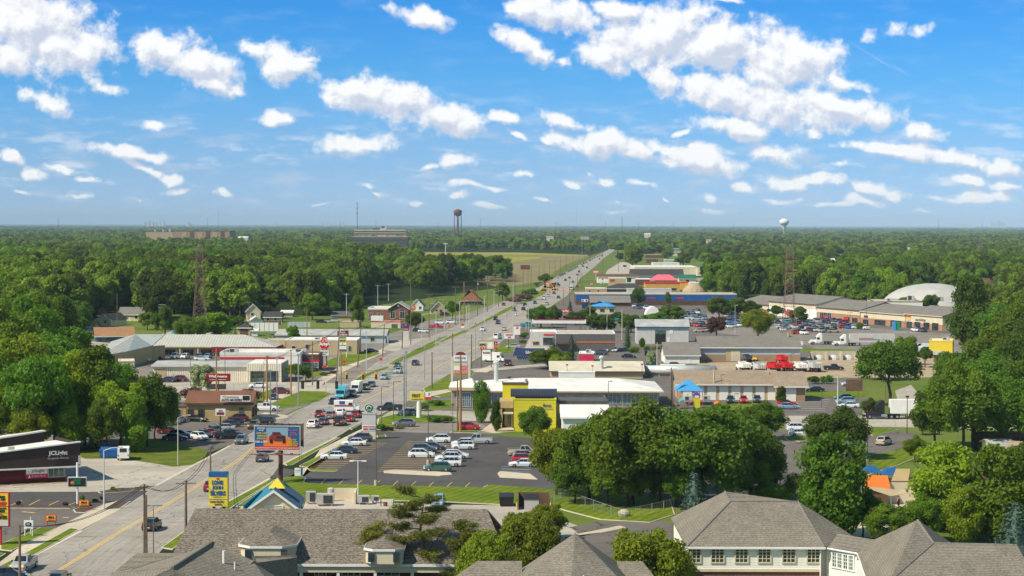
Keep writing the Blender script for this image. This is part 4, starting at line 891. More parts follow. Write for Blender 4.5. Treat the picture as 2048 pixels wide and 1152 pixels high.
island('verge_grass',pg("820,706 850,690 880,676 895,672 875,684 845,698"),'lawn_far')
island('verge_grass',pg("846,778 884,760 905,758 905,793 880,795 852,790"),'lawn');sheet('sidewalk',pg("855,785 895,780 905,784 860,795"),'walk_concrete',.2)
island('verge_grass',pg("820,820 850,800 905,802 905,818 860,820"),'lawn')
island('verge_grass',pg("985,704 1000,690 1030,683 1028,702 1034,706 990,708"),'lawn');island('verge_grass',pg("905,752 925,745 950,746 945,751"),'lawn')
sheet('footway',pg("1048,700 1060,674 1090,672 1100,700"),'concrete_lot',.06)
island('verge_grass',pg("950,744 985,730 1000,732 975,745"),'walk_concrete');sheet('footway',pg("940,738 1090,728 1092,732 950,745"),'concrete_lot',.07)
# right side lots behind the big trees
sheet('parking_lot',pg("1540,860 1740,860 1830,866 1830,885 1780,905 1720,930 1600,960 1400,960 1560,900"),'asphalt_mid',.07)
island('verge_grass',pg("1568,875 1610,872 1640,876 1600,884 1575,882"),'lawn');island('verge_grass',pg("1735,860 1780,857 1798,860 1745,874"),'lawn')
island('lawn',pg("1690,945 1740,912 1790,903 1830,898 1860,905 1800,930 1740,950"),'lawn');sheet('lawn',pg("1860,905 2200,890 2200,985 1900,975"),'lawn',.1);sheet('lawn',pg("1845,795 1860,765 2100,760 2100,830 1890,828"),'lawn',.1)
sheet('playground_floor',pg("1730,1030 1760,975 1850,955 1900,990 1870,1060 1700,1080"),'walk_concrete',.08)
sheet('office_drive',pg("1130,1075 1200,1066 1345,1068 1350,1100 1350,1300 900,1300 1100,1150"),'asphalt_mid',.07)
# left residential
sheet('side_street',pg("140,690 160,680 250,690 420,640 480,655 300,702 200,700"),'concrete_lot',.03)
# farther right: lots
sheet('parking_lot',pg("1215,540 1240,525 1262,523 1262,545 1232,562 1200,568"),'concrete_lot',.045)
sheet('parking_lot',pg("1430,535 1580,536 1560,560 1430,556"),'asphalt_old',.045)
# ================================================================ BUILDINGS, left of the avenue
# paint store at the lower left
b=Fr('paint_store','paint shop with dark red brick wall and tall brown sloped fascia lettered JCLight','shop',0,969.7,-23.0)
x0,x1=b.X(-160),b.X(131);hf=b.Z(933,b.X(60))
b.box('wall',x0,x1,0,17,0,hf+.1,'brick_maroon')
xr=b.X(161,-1.2);zt0,zt1=b.Z(935-30,0,-1.2),b.Z(884,xr,-1.2);k0=b.Z(903,0);zl=k0-(zt1-k0)*(-x0)/xr
zb0=hf-.05
m=MB();m.mesh([(x0,-1.2,zb0),(xr,-1.2,zb0),(xr,-.9,zt1),(x0,-.9,zl),(x0,-.5,zb0),(xr,-.5,zb0),(xr,-.6,zt1),(x0,-.6,zl)],[(0,1,2,3),(5,4,7,6),(1,5,6,2),(4,0,3,7),(3,2,6,7),(4,5,1,0)])
m.mesh([(xr,-1.2,zb0),(xr,18,zb0),(xr-.3,18,zt1-1.0),(xr-.3,-.9,zt1),(xr-.4,-1.2,zb0),(xr-.4,18,zb0),(xr-.6,18,zt1-1.0),(xr-.6,-.9,zt1)],[(0,1,2,3),(5,4,7,6),(3,2,6,7),(1,5,6,2),(4,5,1,0)]);fa=b.part('fascia',m,'brown_fascia')
t=MB();t.slab([(x0,-1.28,zl+.12),(xr+.05,-1.28,zt1+.12),(xr+.05,-.75,zt1+.12),(x0,-.75,zl+.12)],.2);t.box(x0,xr+.06,-1.3,-1.0,zb0-.25,zb0-.02);b.part('trim',t,'white_paint')
m=MB();m.slab([(x0,-.45,zl-.3),(xr-.7,-.45,zt1-.35),(xr-.7,17,zt1-1.5),(x0,17,zl-1.6)],.2);b.part('roof',m,'roof_white')
b.part('vent',MB().box(b.X(15,5),b.X(15,5)+1,4,5,zl,zl+1.3),'unit_grey')
xw0,xw1=b.X(97),b.X(128);b.window(xw0,xw1,.9,hf-.45,bars=2,pane='glass_green',name='shop_window');b.window(.2,5,.9,hf-.5,y=x1,face='right',pane='glass_blue',bars=2,name='shop_window')
sx0,sx1=b.X(52),b.X(95);zq=b.Z(950,sx0)
s1=b.box('wall_sign',sx0,sx1,-.12,-.003,zq-.62,zq+.95,'magenta_paint');MB().box(sx0,sx1,-.15,-.122,zq+.1,zq+.95).build('panel_band','white_paint',s1)
b.text(s1,'JCLight',sx0+.7,sx1-.3,zq+.25,zq+.85,-.18,'brown_paint',keep=True);b.text(s1,'Benjamin Moore',sx0+.9,sx1-.3,zq-.48,zq-.05,-.16,'white_paint');MB().mesh([(sx0+.3,-.14,zq-.5),(sx0+.75,-.14,zq-.5),(sx0+.52,-.14,zq)],[(0,1,2)]).build('emblem','white_paint',s1)
ya=-1.22;lx0,lx1=b.X(97,ya),b.X(135,ya);b.text(fa,'JCLight',lx0,lx1,b.Z(913,lx0,ya),b.Z(902,lx0,ya),ya-.1,'white_paint',.03);b.text(fa,'Benjamin Moore',lx0-.1,lx1+.2,b.Z(920,lx0,ya),b.Z(915,lx0,ya),ya-.1,'grey_paint',.02)
MB().box(b.X(157,-1.3),b.X(157,-1.3)+.35,-1.5,-1.32,zb0+.2,zb0+1.6).build('lamp_panel','light_grey',fa)
for q in range(4):z_=b.X(-20+q*41,-1.6);o=MB().box(z_,z_+2.2,-1.9,-1.7,.07,.2).build('wheel_stop','line_yellow');o.location=b.o;o.rotation_euler=(0,0,-b.th);tag(o,'yellow wheel stop along the front of the red paint shop','wheel stop','yellow wheel stops in front of the paint shop')
b=Fr('shop_annex','rear block of the paint shop with brown side and sloping white roof','shop',3,920,-23.0)
xr=b.X(89);zt=b.Z(862,xr);zl=b.Z(878,0)
b.part('wall',MB().mesh([(-14,0,0),(xr,0,0),(xr,0,zt),(-14,0,zl-1.5),(-14,12,0),(xr,12,0),(xr,12,zt-1),(-14,12,zl-2)],[(0,1,2,3),(5,4,7,6),(1,5,6,2),(4,0,3,7)]),'brown_fascia')
b.part('roof',MB().slab([(-14,-.2,zl-1.4),(xr+.2,-.2,zt+.15),(xr+.2,12,zt-.85),(-14,12,zl-1.9)],.25),'roof_white')
# car dealer's brown-roofed office
b=building('dealer_office','used car office with brown shingle roof and tan walls beside the avenue','office',374,842,503,804,11,'tan_wall','shingle_brown',-1.0,'gx',yr=781,gable='tan_wall',trim='brown_paint',doors=((478,488,815,'steel_dark'),))
for p in((376,386),(397,407)):b.window(b.X(p[0]),b.X(p[1]),.9,2.4,frame='brown_paint',bars=1,hbars=1)
b.window(1.2,4,.8,2.6,y=b.w_,face='right',bars=2,frame='brown_paint');b.window(6,9.5,.8,2.6,y=b.w_,face='right',bars=2,frame='brown_paint')
sx0,sx1=b.X(441,-.9),b.X(501,-.9);z0_,z1_=b.Z(803,sx0,-.9),b.Z(790.5,sx0,-.9)
s1=b.box('roof_sign',sx0,sx1,-1.0,-.85,z0_,z1_,'white_paint');b.text(s1,'Community',sx0+.5,sx0+3.8,z0_+.62,z1_-.08,-1.03,'tan_wall',.01);b.text(s1,'AUTO BROKERS',sx0+.2,sx0+(sx1-sx0)*.72,z0_+.1,z0_+.58,-1.03,'navy_paint',.03);MB().box(sx0+(sx1-sx0)*.74,sx1-.15,-1.03,-1.003,z0_+.25,z1_-.1).build('panel_band','black_paint',s1)
for zx in(.2,.9):MB().box(sx0+zx*(sx1-sx0)*.99,sx0+zx*(sx1-sx0)*.99+.1,-.84,-.3,z0_,z0_+.3).build('bracket','steel_dark',s1)
b=building('office_annex','low flat tan wing joined to the left of the brown-roofed car office','office',335,838,372,815,9,'tan_wall','roof_dark',-1.0,'flat',trim='brown_paint',para=.3,wins=((350,362,819,833),))
# ribbed cream warehouse store
b=building('ribbed_shop','long cream ribbed metal shop with projecting glazed entrance bay','shop',306,763,494,731,18,'ribbed_cream','roof_grey',0,'low',rise=.7,trim='light_grey')
b.part('door',MB().box(b.X(312),b.X(332),-.08,-.003,.05,3.3),'tan_paint');b.part('door',MB().box(b.X(340),b.X(347),-.08,-.003,.05,2.2),'cream_paint')
xa,xb=b.X(494,-2.2),b.X(563,-2.2);zu,zm_=b.Z(727.5,xa,-2.2),b.Z(742,xa,-2.2)
b.part('wall',MB().box(xa,xb,-2.2,14,zm_,zu).box(xa,xb,.5,13.9,0,zm_-.003).box(xa,xa+.8,-2.15,.5,0,zm_-.003).box(xb-.8,xb,-2.15,.5,0,zm_-.003),'ribbed_cream');b.part('roof',MB().box(xa+.2,xb-.2,-2,13.8,zu+.003,zu+.08),'roof_white')
b.window(b.X(500,.5),b.X(528,.5),.9,zm_-.3,y=.5,bars=2,hbars=1,pane='glass_green',name='shop_window');b.window(b.X(535,.5),b.X(556,.5),.2,zm_-.2,y=.5,bars=3,frame='steel_dark',pane='glass_blue',name='shop_window')
# fast-food restaurant behind it
b=building('sandwich_restaurant','flat white-roofed fast food restaurant with a red stripe behind ribbed shop','restaurant',440,745,600,711,16,'white_paint','roof_white',-1,'flat',trim='roof_white',para=.9,units=((2,5,2.4,1.6,1.3),(20,9,3,2,.9)))
b.part('stripe',MB().box(-.05,b.w_*.8,-.14,-.083,b.h-1.0,b.h-.4),'red_paint')
b=building('restaurant_dining_room','brown walled restaurant end with red band and white window wall','restaurant',587,742,638,712,12,'brick_dark','roof_white',-1,'flat',trim='brown_paint',para=.5)
b.part('stripe',MB().box(-.05,b.w_+.05,-.14,-.003,b.Z(724),b.Z(720)),'red_paint');b.window(b.X(600),b.X(636),1.0,b.Z(725),bars=4,pane='glass_blue',frame='white_paint',name='shop_window')
# auto-parts shop: long standing-seam hip roof with a wing turned forward on the left
b=building('parts_shop','long shop with ribbed cream metal hip roof and crimson fascia at its right','shop',290,712,545,692.5,17,'tan_paint','metal_roof',1.0,'hip',yr=669,inset=(0,10),trim='tan_wall',ov=1.4)
b.part('fascia',MB().box(b.X(424,-1.5),b.w_+1.45,-1.75,-1.53,b.h-1.55,b.h-.05),'maroon_paint');fs=b.part('fascia',MB().box(b.w_+1.43,b.w_+1.65,-1.5,18,b.h-1.55,b.h-.05),'maroon_paint')
zx0=b.X(483,-1.75);b.text(b.e,'AUTO PARTS',zx0+1.5,zx0+6.8,b.h-1.15,b.h-.5,-1.8,'white_paint',.03);b.part('emblem',MB().box(zx0-1.6,zx0+1.1,-1.86,-1.77,b.h-1.2,b.h-.35),'green_paint')
for i in range(7):
 a=b.X(292+i*36);b.window(a+.3,a+3.6,.4,b.h-1.0,bars=2,pane='window_glass',frame='tan_wall',name='shop_window')
for i in range(8):b.part('column',MB().box(b.X(288+i*36,-1.2)-.15,b.X(288+i*36,-1.2)+.15,-1.35,-1.05,0,b.h-.3),'cream_paint')
b=Fr('shop_wing','forward wing with pale grey-green metal hip roof at left end of the parts shop','shop',212,722,0)
pA=[(200,712,4.6),(257,702,4.6),(304,691,4.6),(330,668.5,7.6),(270,668.5,7.6),(222,683,6.4)]
W3=[G(*q)for q in pA];Lc=[Vector((p.x-b.o.x,p.y-b.o.y,p.z))for p in W3]
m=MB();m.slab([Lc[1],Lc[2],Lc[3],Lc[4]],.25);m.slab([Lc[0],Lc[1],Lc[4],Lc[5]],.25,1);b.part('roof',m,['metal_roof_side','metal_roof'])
b.part('wall',MB().prism([tuple(Lc[0][:2]),tuple(Lc[1][:2]),tuple(Lc[2][:2]),(Lc[3][0],Lc[3][1]),(Lc[5][0],Lc[5][1])],0,4.3),'tan_wall')
# tan block with white roof + long grey shed
b=building('tan_block','tan flat block with bright white roof beside the red sandwich sign','shop',572,709,714,681,14,'tan_paint','roof_white',1,'flat',trim='white_paint',para=.35,wins=((584,591,692,702),(611,618,689,699),(697,702,692,702)),units=((9,.8,1.6,1,.6),))
b=building('tan_block_low','lower tan link between parts shop and the white-roofed tan block','shop',532,708,571,681,10,'tan_paint','concrete_lot',1,'flat',trim='cream_paint',para=.25)
b=building('car_wash','long low grey-roofed workshop with pale blue walls in front of brick bank','workshop',553,686,771,669,16,'pale_blue','roof_grey',1,'low',rise=1.5,trim='light_grey',wins=((741,749,675,682,dict(frame='yellow_paint')),))
b.part('canopy_post',MB().tube((b.w_+.9,-.6,0),(b.w_+.9,-.6,b.h-.2),.12,.12,6),'white_paint')
# bank in brick with arched windows
b=building('brick_bank','red brick bank with arched windows and flat white-edged roof','bank',736,640,777,619,18,'brick_red','roof_grey',2,'flat',trim='white_paint',para=.8)
for p in(738,755):b.window(b.X(p),b.X(p+6),.9,b.h-1.5,frame='white_paint',arch=True,bars=1)
b=building('bank_pavilion','gabled brick front of the bank with two wide arched windows','bank',777,641,816,616,14,'brick_red','roof_grey',2,'gy',yr=603,trim='white_paint',gable='brick_dark',ov=.8)
for p in(781,800):b.window(b.X(p),b.X(p+9),.9,b.h-1.4,frame='white_paint',arch=True,bars=1)
b.part('medallion',MB().tube((b.w_/2,-.06,b.h+.9),(b.w_/2,-.003,b.h+.9),.5,.5,12),'white_paint')
b=building('low_cafe','cream low cafe with white parapet and red stripe below brick bank','cafe',742,656,801,644,10,'cream_paint','roof_gravel',2,'flat',trim='red_paint',para=.3,doors=((783,795,648,'steel_dark'),))
b.part('parapet',MB().box(b.X(742),b.X(766),-.1,2.5,b.h+.5,b.h+2.4),'white_paint')
b=building('tan_screen_building','small tan flat building left of the cream cafe','shop',680,655,718,644,9,'tan_paint','roof_gravel',2,'flat',trim='tan_wall',para=.2)
b=building('low_store','dark roofed low storehouse behind the tan block lot','shop',664,640,712,630,12,'tan_wall','roof_dark',2,'gx',yr=622,trim='tan_wall')
# houses
building('house','small yellow house with grey gable roof at the edge of the wood','house',237.5,642,286,628,8,'pale_yellow','shingle_old',3,'gx',yr=614,wins=((244,250,630,637),(270,275,630,637)),doors=((258,262,631,'white_paint'),))
building('house','small tan house with white-trimmed gable facing us left of yellow house','house',194,652,222,638,12,'cream_paint','shingle_dark',20,'gy',yr=626,wins=((209,213,641,646),))
building('house','blue house with wide orange-brown roof behind the metal roofed shop','house',191,684,268,672,12,'blue_siding','shingle_orange',-14,'gx',yr=654,trim='white_paint',wins=((205,210,675,681),))
building('house','small tan cottage with rusty roof between trees and white cars','house',170,664,186,655,7,'tan_wall','shingle_orange',10,'gx',yr=643,wins=((176,180,656,660),))
building('house','pale blue house half hidden by the dark trees near the tall pylon','house',343,668,352,653,9,'sky_blue','shingle_old',25,'gy',yr=642,wins=((346,349,656,661),))
building('house','narrow cream two storey house with steep gable among back yards','house',492,642,521,622,9,'cream_paint','shingle_old',-8,'gy',yr=607,wins=((502,507,626,631),(510,515,635,640)))
building('garage','white garage with pale gable roof beside the cream house','garage',500,652,525,642,6,'white_paint','roof_white',-12,'gy',yr=632)
building('house','tan bungalow with dark grey roof among the back yards','house',528,645,562,633,8,'tan_paint','shingle_dark',0,'gx',yr=623,wins=((534,539,636,641),(549,553,636,641)))
building('house','small white and teal house right of the grey roofed bungalow','house',562,634,585,626,7,'sage_siding','roof_white',0,'gx',yr=620,wins=((567,571,628,631),))
building('shed','weathered wooden shed with grey hip roof beside the fence','shed',475,672,501,655,6,'tan_paint','shingle_dark',0,'hip',yr=643,doors=((480,496,658,'wood_fence'),))
building('shed','little white shed right of the weathered wooden shed','shed',503,672,515,661,4,'white_paint','roof_white',0,'gx',yr=658)
building('house','white house with steep grey gable facing us behind the doughnut sign','house',822,622,846,611,10,'white_paint','shingle_old',3,'gy',yr=597,wins=((830,834,604,608),(838,842,613,618)))
building('house','tan house with big gabled dormer beside curved white mast arm','house',862,628,892,618,9,'tan_paint','shingle_dark',-6,'gy',yr=602,wins=((870,875,619,624),(879,884,619,624)))
building('house','large low house with broad brown hip roof beneath the tall trees','house',921,610,962,602,13,'dark_grey','shingle_brown',2,'hip',yr=580,wins=((930,936,604,608),(944,949,604,608)),trim='tan_wall')
building('house','red roofed house glimpsed between trees behind the yellow house','house',196,640,208,632,7,'tan_wall','shingle_brown',0,'gx',yr=617)
# board fences in the yards
for(xa,ya_,xb,yb_,zt_,mat_,lb)in((500,663,556,663,3.4,'white_paint','white board fence behind the ribbed metal roof'),(525,650,563,650,1.8,'wood_fence','brown wooden yard fence below the tan bungalow'),(575,655,620,656,2.2,'pale_blue','pale blue wall along the back of the long grey shed')):
 f=Fr('yard_fence',lb,'fence',xa,ya_,0);x2=f.X(xb);f.part('board_panel',MB().box(0,x2,0,.08,.1,zt_),mat_)
 for i in range(7):f.part('post',MB().box(x2*i/6-.06,x2*i/6+.06,-.1,-.003,0,zt_+.1),'steel_light')

b=building('lettered_shop','cream wall with dark red lettering half hidden by the near wood','shop',238,762,269,724,9,'cream_paint','roof_white',-12,'flat',trim='cream_paint',para=.3);b.text(b.e,'DISCOUNT',b.X(242),b.X(263),b.Z(741),b.Z(732),-.1,'maroon_paint',.03)
# ================================================================ BUILDINGS, right of the avenue
# yellow bank
b=building('yellow_bank','yellow stone bank block with dark barrel canopy and FIRST lettering','bank',1027.5,863,1112,799.5,12,'lime_yellow','roof_dark',0,'flat',trim='lime_yellow',para=.2)
b.text(b.e,'first',b.X(1085.5),b.X(1102),b.Z(813.5),b.Z(807.5),-.1,'steel_dark',.03);b.part('sign_rule',MB().box(b.X(1086),b.X(1105),-.1,-.003,b.Z(817.5),b.Z(816.2)),'grey_paint')
ln=MB()
for i in range(1,9):ln.box(-.02,b.w_+.02,-.012,-.002,b.h*i/9-.02,b.h*i/9+.02)
b.part('stone_joints',ln,'tan_wall')
yb_=3.0;ca,cb=b.X(1027,yb_),b.X(1108,yb_);z0_,z1_=b.Z(791,ca,yb_),b.Z(777,ca,yb_+3)
m=MB();n=12;pts=[(yb_+2.6-2.9*cos(pi*.5*i/n*1.6),z0_+(z1_-z0_)*sin(pi*.5*i/n*1.6 if i/n*1.6<1 else pi*.5*i/n*1.6))for i in range(n+1)]
for i in range(n):m.mesh([(ca-.6,pts[i][0],pts[i][1]),(cb+.6,pts[i][0],pts[i][1]),(cb+.6,pts[i+1][0],pts[i+1][1]),(ca-.6,pts[i+1][0],pts[i+1][1])]+[(ca-.6,pts[i][0],pts[i][1]-.25),(cb+.6,pts[i][0],pts[i][1]-.25),(cb+.6,pts[i+1][0],pts[i+1][1]-.25),(ca-.6,pts[i+1][0],pts[i+1][1]-.25)],[(0,1,2,3),(7,6,5,4),(0,4,5,1),(1,5,6,2),(3,7,4,0),(2,6,7,3)])
b.part('barrel_roof',m,'standing_seam');b.part('clerestory',MB().box(ca+.3,cb-.3,yb_+.5,yb_+5,b.h+.2,z0_-.05),'light_grey')
b2=Fr('yellow_tower','upper yellow block behind the barrel canopy of the yellow bank','bank',1005,850,0);a=0;w_=b2.X(1056);zt=b2.Z(769);b2.box('wall',0,w_,0,6,0,zt,'lime_yellow');b2.part('roof',MB().box(.2,w_-.2,.2,5.8,zt+.003,zt+.05),'roof_dark');b2.part('coping',MB().box(-.1,w_+.1,-.1,.15,zt+.003,zt+.3).box(w_-.1,w_+.1,.15,6.1,zt+.003,zt+.3).box(-.1,.1,.15,6.1,zt+.003,zt+.3),'brown_paint')
b2.part('chimney',MB().tube((w_-.4,1,zt+.05),(w_-.4,1,zt+1.1),.28,.28,8),'unit_grey')
b3=Fr('bank_entrance','glass entrance with tan band left of the tall yellow bank block','bank',999,857,0);w_=b3.X(1027);z1_,z2_=b3.Z(803),b3.Z(816)
b3.part('wall',MB().box(0,w_-.05,0,9,z2_,z1_).box(.1,.5,.1,8.9,0,z2_-.003).box(1,w_-.06,1.5,8.8,0,z2_-.003),'tan_wall');b3.part('canopy',MB().box(.8,w_-.06,-1.4,-.02,z2_-1.1,z2_-.8),'light_grey');b3.window(1.6,w_-.5,.2,z2_-1.3,y=1.5,bars=2,pane='window_glass',frame='steel',name='shop_window')
b4=building('bank_wing','dark flat-roofed wing with tan band to the right of yellow bank','bank',1112.5,858,1215,806.5,14,'tan_wall','roof_dark',0,'flat',trim='roof_dark',para=.5,units=((26,3,1.6,1.2,.9),(30,5,1.4,1.2,.8)))
b5=building('white_drive_through','white gabled canopy roof partly hidden by the round dark trees','canopy',1125,872,1215,832,9,'white_paint','roof_white',0,'gx',yr=809)
# big white-roofed store
b=building('white_roof_store','long store with broad white membrane hip roof and blue window wall','shop',946,814,1318,781,26,'stone','roof_white',0,'hip',yr=756,inset=(11,9),trim='tan_paint',ov=1.0)
for i in range(10):a=b.X(950+i*37);b.window(a,a+b.w_/11.5,.8,b.h-.7,bars=3,pane='glass_blue',frame='steel_light',name='shop_window')
p=Fr('glass_pavilion','tall glazed corner bay with white roof at left of white-roofed store','shop',903,818,0);w_=p.X(946);zt=p.Z(774);p.part('wall',MB().box(0,w_,0,13,0,zt-.8),'stone');p.part('roof',hipmesh(0,w_,0,13,zt,zt+1.5,5,1,.6,.3),'roof_white');p.part('cornice',MB().box(-.5,w_+.5,-.75,-.62,zt-.75,zt-.1),'tan_paint')
p.window(1.2,w_-.6,.6,zt-1.3,bars=6,hbars=1,pane='glass_blue',frame='steel_light',name='shop_window');p.window(1,9,.6,zt-1.3,y=0,face='left',bars=5,pane='glass_blue',frame='steel_light',name='shop_window')
p.part('exhaust_vent',MB().tube((w_+5,16,zt),(w_+5,16,zt+4.4),.5,.5,10).ball((w_+5,16,zt+4.4),.75,.75,.5,10,5),'steel_light')
# garages
b=building('garage_block','long brown shingled garage block with a row of white roll-up doors','garage',1357,800,1553,766,14,'tan_paint','shingle_warm',0,'gx',rise=2.6,trim='white_paint',ov=.8)
for i in range(8):a=b.X(1366+i*24.2);d=b.part('garage_door',MB().box(a,a+b.w_/11,-.09,-.003,.05,3.3),'white_siding')
b=building('garage_block_end','projecting right end of the brown roofed garages with one door','garage',1553.5,803,1610,770.5,13,'brick_tan','shingle_warm',0,'gx',rise=2.8,trim='white_paint',ov=.8);a=b.X(1572);b.part('garage_door',MB().box(a,b.X(1592),-.09,-.003,.05,3.3),'white_siding')
# cream ribbed roof hall
b=building('ribbed_hall','low hall with weathered cream ribbed roof sloping towards us','workshop',1102,757,1286,746,16,'tan_paint','ribbed_roof',0,'gx',yr=722,trim='brown_paint',ov=.5)
b=building('hall_annex','white flat annex in front of the cream ribbed hall','workshop',1118,762,1190,750,4,'white_paint','roof_white',0,'flat',trim='white_paint',para=.2)
# workshop with grey roof, two blocks
b=building('yard_workshop','long workshop with grey shingle roof, pale blue panels and tan base','workshop',1400,722,1600,693,15,'pale_blue','shingle_old',0,'gx',yr=672,trim='white_paint',ov=.6)
b.part('base_wall',MB().box(-.06,b.w_+.06,-.1,-.003,0,2.0),'brick_tan');b.part('garage_door',MB().box(b.X(1452),b.X(1481),-.16,-.11,.05,b.h-1.0),'tan_paint');b.part('garage_door',MB().box(b.X(1462),b.X(1480),-.2,-.165,.05,3.2),'cream_paint')
b.part('chimney',MB().tube((b.X(1583),7,b.zr-.5),(b.X(1583),7,b.zr+1.2),.3,.3,8),'tan_wall')
b=building('white_workshop','white walled workshop with grey shingle roof behind the blue skip','workshop',1330,727,1399,709,15,'white_siding','shingle_old',0,'gx',yr=684,trim='white_paint',doors=((1375,1382,713,'white_paint'),))
b=building('grey_hall','grey block hall with a dark high doorway and blue-edged pale roof','workshop',1272.5,688,1377,653,15,'light_grey','roof_grey',2,'low',rise=2.2,trim='blue_paint',gable='light_grey')
b.part('doorway',MB().box(b.X(1310),b.X(1331),-.12,-.003,.05,b.Z(661)),'black_paint');b.part('door_glazing',MB().box(b.X(1310.5),b.X(1330.5),-.15,-.125,b.Z(668),b.Z(662)),'glass_green');b.part('wall_sign',MB().box(b.X(1339),b.X(1346),-.1,-.003,b.Z(667),b.Z(660)),'white_paint');b.part('door',MB().box(b.X(1334.5),b.X(1339.5),-.1,-.003,.05,2.3),'white_paint')
# dark grey chicken restaurant
b=building('grey_shop','dark grey block-walled shop with a thin orange stripe','shop',1112,704,1230,668,18,'block_grey','roof_gravel',1,'flat',trim='roof_white',para=.3)
b.part('stripe',MB().box(b.X(1153),b.w_+.05,-.1,-.003,b.Z(685),b.Z(683)),'orange_paint');b.part('awning',MB().box(b.X(1112),b.X(1148),-1.2,-.02,b.Z(688),b.Z(684)),'brown_paint')
b=building('white_corner_shop','white flat shop front with red sign lettering next to grey shop','shop',1060,692,1111,665,12,'light_grey','roof_white',1,'flat',trim='white_paint',para=.4,wins=((1066,1078,683,690),(1086,1106,675,690)))
b.part('wall_sign',MB().box(b.X(1087),b.X(1109),-.16,-.003,b.Z(671),b.Z(668)),'red_paint');b.part('wall_sign',MB().box(b.X(1064),b.X(1072),-.16,-.003,b.Z(684.5),b.Z(682.5)),'orange_paint')
f=Fr('fuel_canopy','long white fuel station canopy with a dark red top edge','canopy',1064,668,1,at=None);w_=f.X(1172);z1_,z0_=f.Z(646),f.Z(657);z0_=max(z0_,4);f.box('roof',0,w_,0,9,z0_,z0_+1.1,'white_paint');f.part('trim',MB().box(.4,w_-.4,.4,8.6,z0_+1.103,z0_+1.2),'maroon_paint')
for i in range(4):f.part('column',MB().box(2+i*(w_-4)/3-.2,2+i*(w_-4)/3+.2,4.3,4.7,0,z0_-.003),'light_grey')
# diner with checkered base
b=building('diner','white diner with navy awning and a chequered band at its base','diner',1034,722,1086,705,11,'white_paint','roof_grey',1,'flat',trim='roof_grey',para=.3)
b.part('awning',MB().mesh([(-1.2,-.9,b.h-.9),(b.w_+1.2,-.9,b.h-.9),(b.w_+.4,.2,b.h+1.3),(-.4,.2,b.h+1.3),(-1.2,-.5,b.h-.9),(b.w_+1.2,-.5,b.h-.9)],[(0,1,2,3),(0,4,5,1)]).mesh([(-1.2,-.9,b.h-.9),(-.4,.2,b.h+1.3),(-.4,8,b.h+1.3),(-1.2,8,b.h-.9)],[(0,1,2,3)]),'navy_paint');b.text(b.e,"Schoop's",b.X(1051),b.X(1071),b.h-.6,b.h+.7,-.95,'white_paint',.03)
ck=MB();n_=22
for i in range(n_):
 for j in range(2):
  if(i+j)%2:ck.box(b.w_*i/n_,b.w_*(i+1)/n_,-.05,-.003,.5+j*.45,.95+j*.45)
b.part('chequer_band',ck,'black_paint');b.window(b.X(1047),b.X(1059),1.7,b.h-1.2,bars=1,pane='glass_green',frame='white_paint')
b=building('crimson_shop','small crimson-sided shop with white flat roof behind the spruce','shop',1158,724,1187,708,10,'magenta_paint','roof_white',3,'flat',trim='white_paint',para=.3,units=((2,3,1.6,1.4,.8),));b.part('wall_band',MB().box(b.w_*.0,b.w_,-.05,-.003,.05,.6),'red_paint')
# mid-distance strip
def far(*a,**k):return building(*a,**k)
far('blue_roof_cafe','cream cafe with bright blue hip roof and blue arched awning','restaurant',1186,628,1230,613,14,'cream_paint','sky_blue',0,'hip',yr=602,wins=((1200,1209,618,624),(1219,1228,618,624)),trim='blue_paint')
far('brick_restaurant','brick restaurant with dark grey hipped roof behind the blue roof cafe','restaurant',1181,613,1260,605,14,'brick_dark','shingle_old',0,'gx',yr=591,trim='black_paint')
far('blue_fascia_mall','long low shopping strip with deep bright blue fascia','shop',1152,610,1474,589,28,'brown_paint','roof_gravel',0,'flat',trim='roof_gravel',para=.4)
b=Fr('blue_fascia','continuous blue fascia board of the long shopping strip with red lettering','fascia',1152,610.5,0);w_=b.X(1474);b.box('panel',0,w_,-1.2,-.2,b.Z(601),b.Z(589.5),'blue_paint')
for q in(1294,1352):b.part('lettering',MB().box(b.X(q),b.X(q+16),-1.3,-1.22,b.Z(597),b.Z(594.5)),'red_paint')
far('mansard_block','black mansard-roofed block with small white dormers','house',1212,588,1292,577,14,'dark_grey','shingle_dark',0,'hip',yr=567,trim='white_paint')
far('tan_motel','tan motel block with flat white roof edge left of the black mansard','hotel',1172,588,1214,577.5,12,'tan_wall','roof_gravel',0,'flat',trim='white_paint',wins=((1178,1181,580,584),(1195,1198,580,584)))
far('grey_flat_shop','grey flat shop in front of the yellow restaurant','shop',1255,590,1343,579,10,'light_grey','roof_white',0,'flat',trim='light_grey')
b=far('yellow_restaurant','ochre restaurant with crimson band and pink hip roof','restaurant',1291,583,1360,568,16,'ochre_paint','roof_gravel',0,'flat',trim='red_paint',para=.9,wins=((1312,1324,576,581),(1327,1338,576,581),(1342,1353,576,581)))
b.part('upper_wall',MB().box(b.X(1312,5),b.X(1355,5),5,14,b.h,b.Z(560,b.w_/2,5)),'tan_wall');hb=hipmesh(b.X(1302,5),b.X(1354,5),4.5,15,b.Z(560,b.w_/2,4.5),b.Z(549,b.w_/2,9),4.5,4.5,.3);b.part('pink_roof',hb,'pink_roof')
far('ochre_annex','ochre flat annex with crimson edge right of pink roof restaurant','restaurant',1361,579,1379,566,12,'ochre_paint','roof_gravel',0,'flat',trim='red_paint',para=.6)
far('green_roof_shop','shop with dark green low roof and yellow sign','shop',1358,567,1392,557,12,'cream_paint','green_roof',0,'gx',yr=549,wins=((1372,1378,559,564),))
far('green_fascia_shop','low shop with dark green fascia beside green roof shop','shop',1392,566,1420,555,12,'cream_paint','green_roof',0,'flat',trim='green_roof',para=.8)
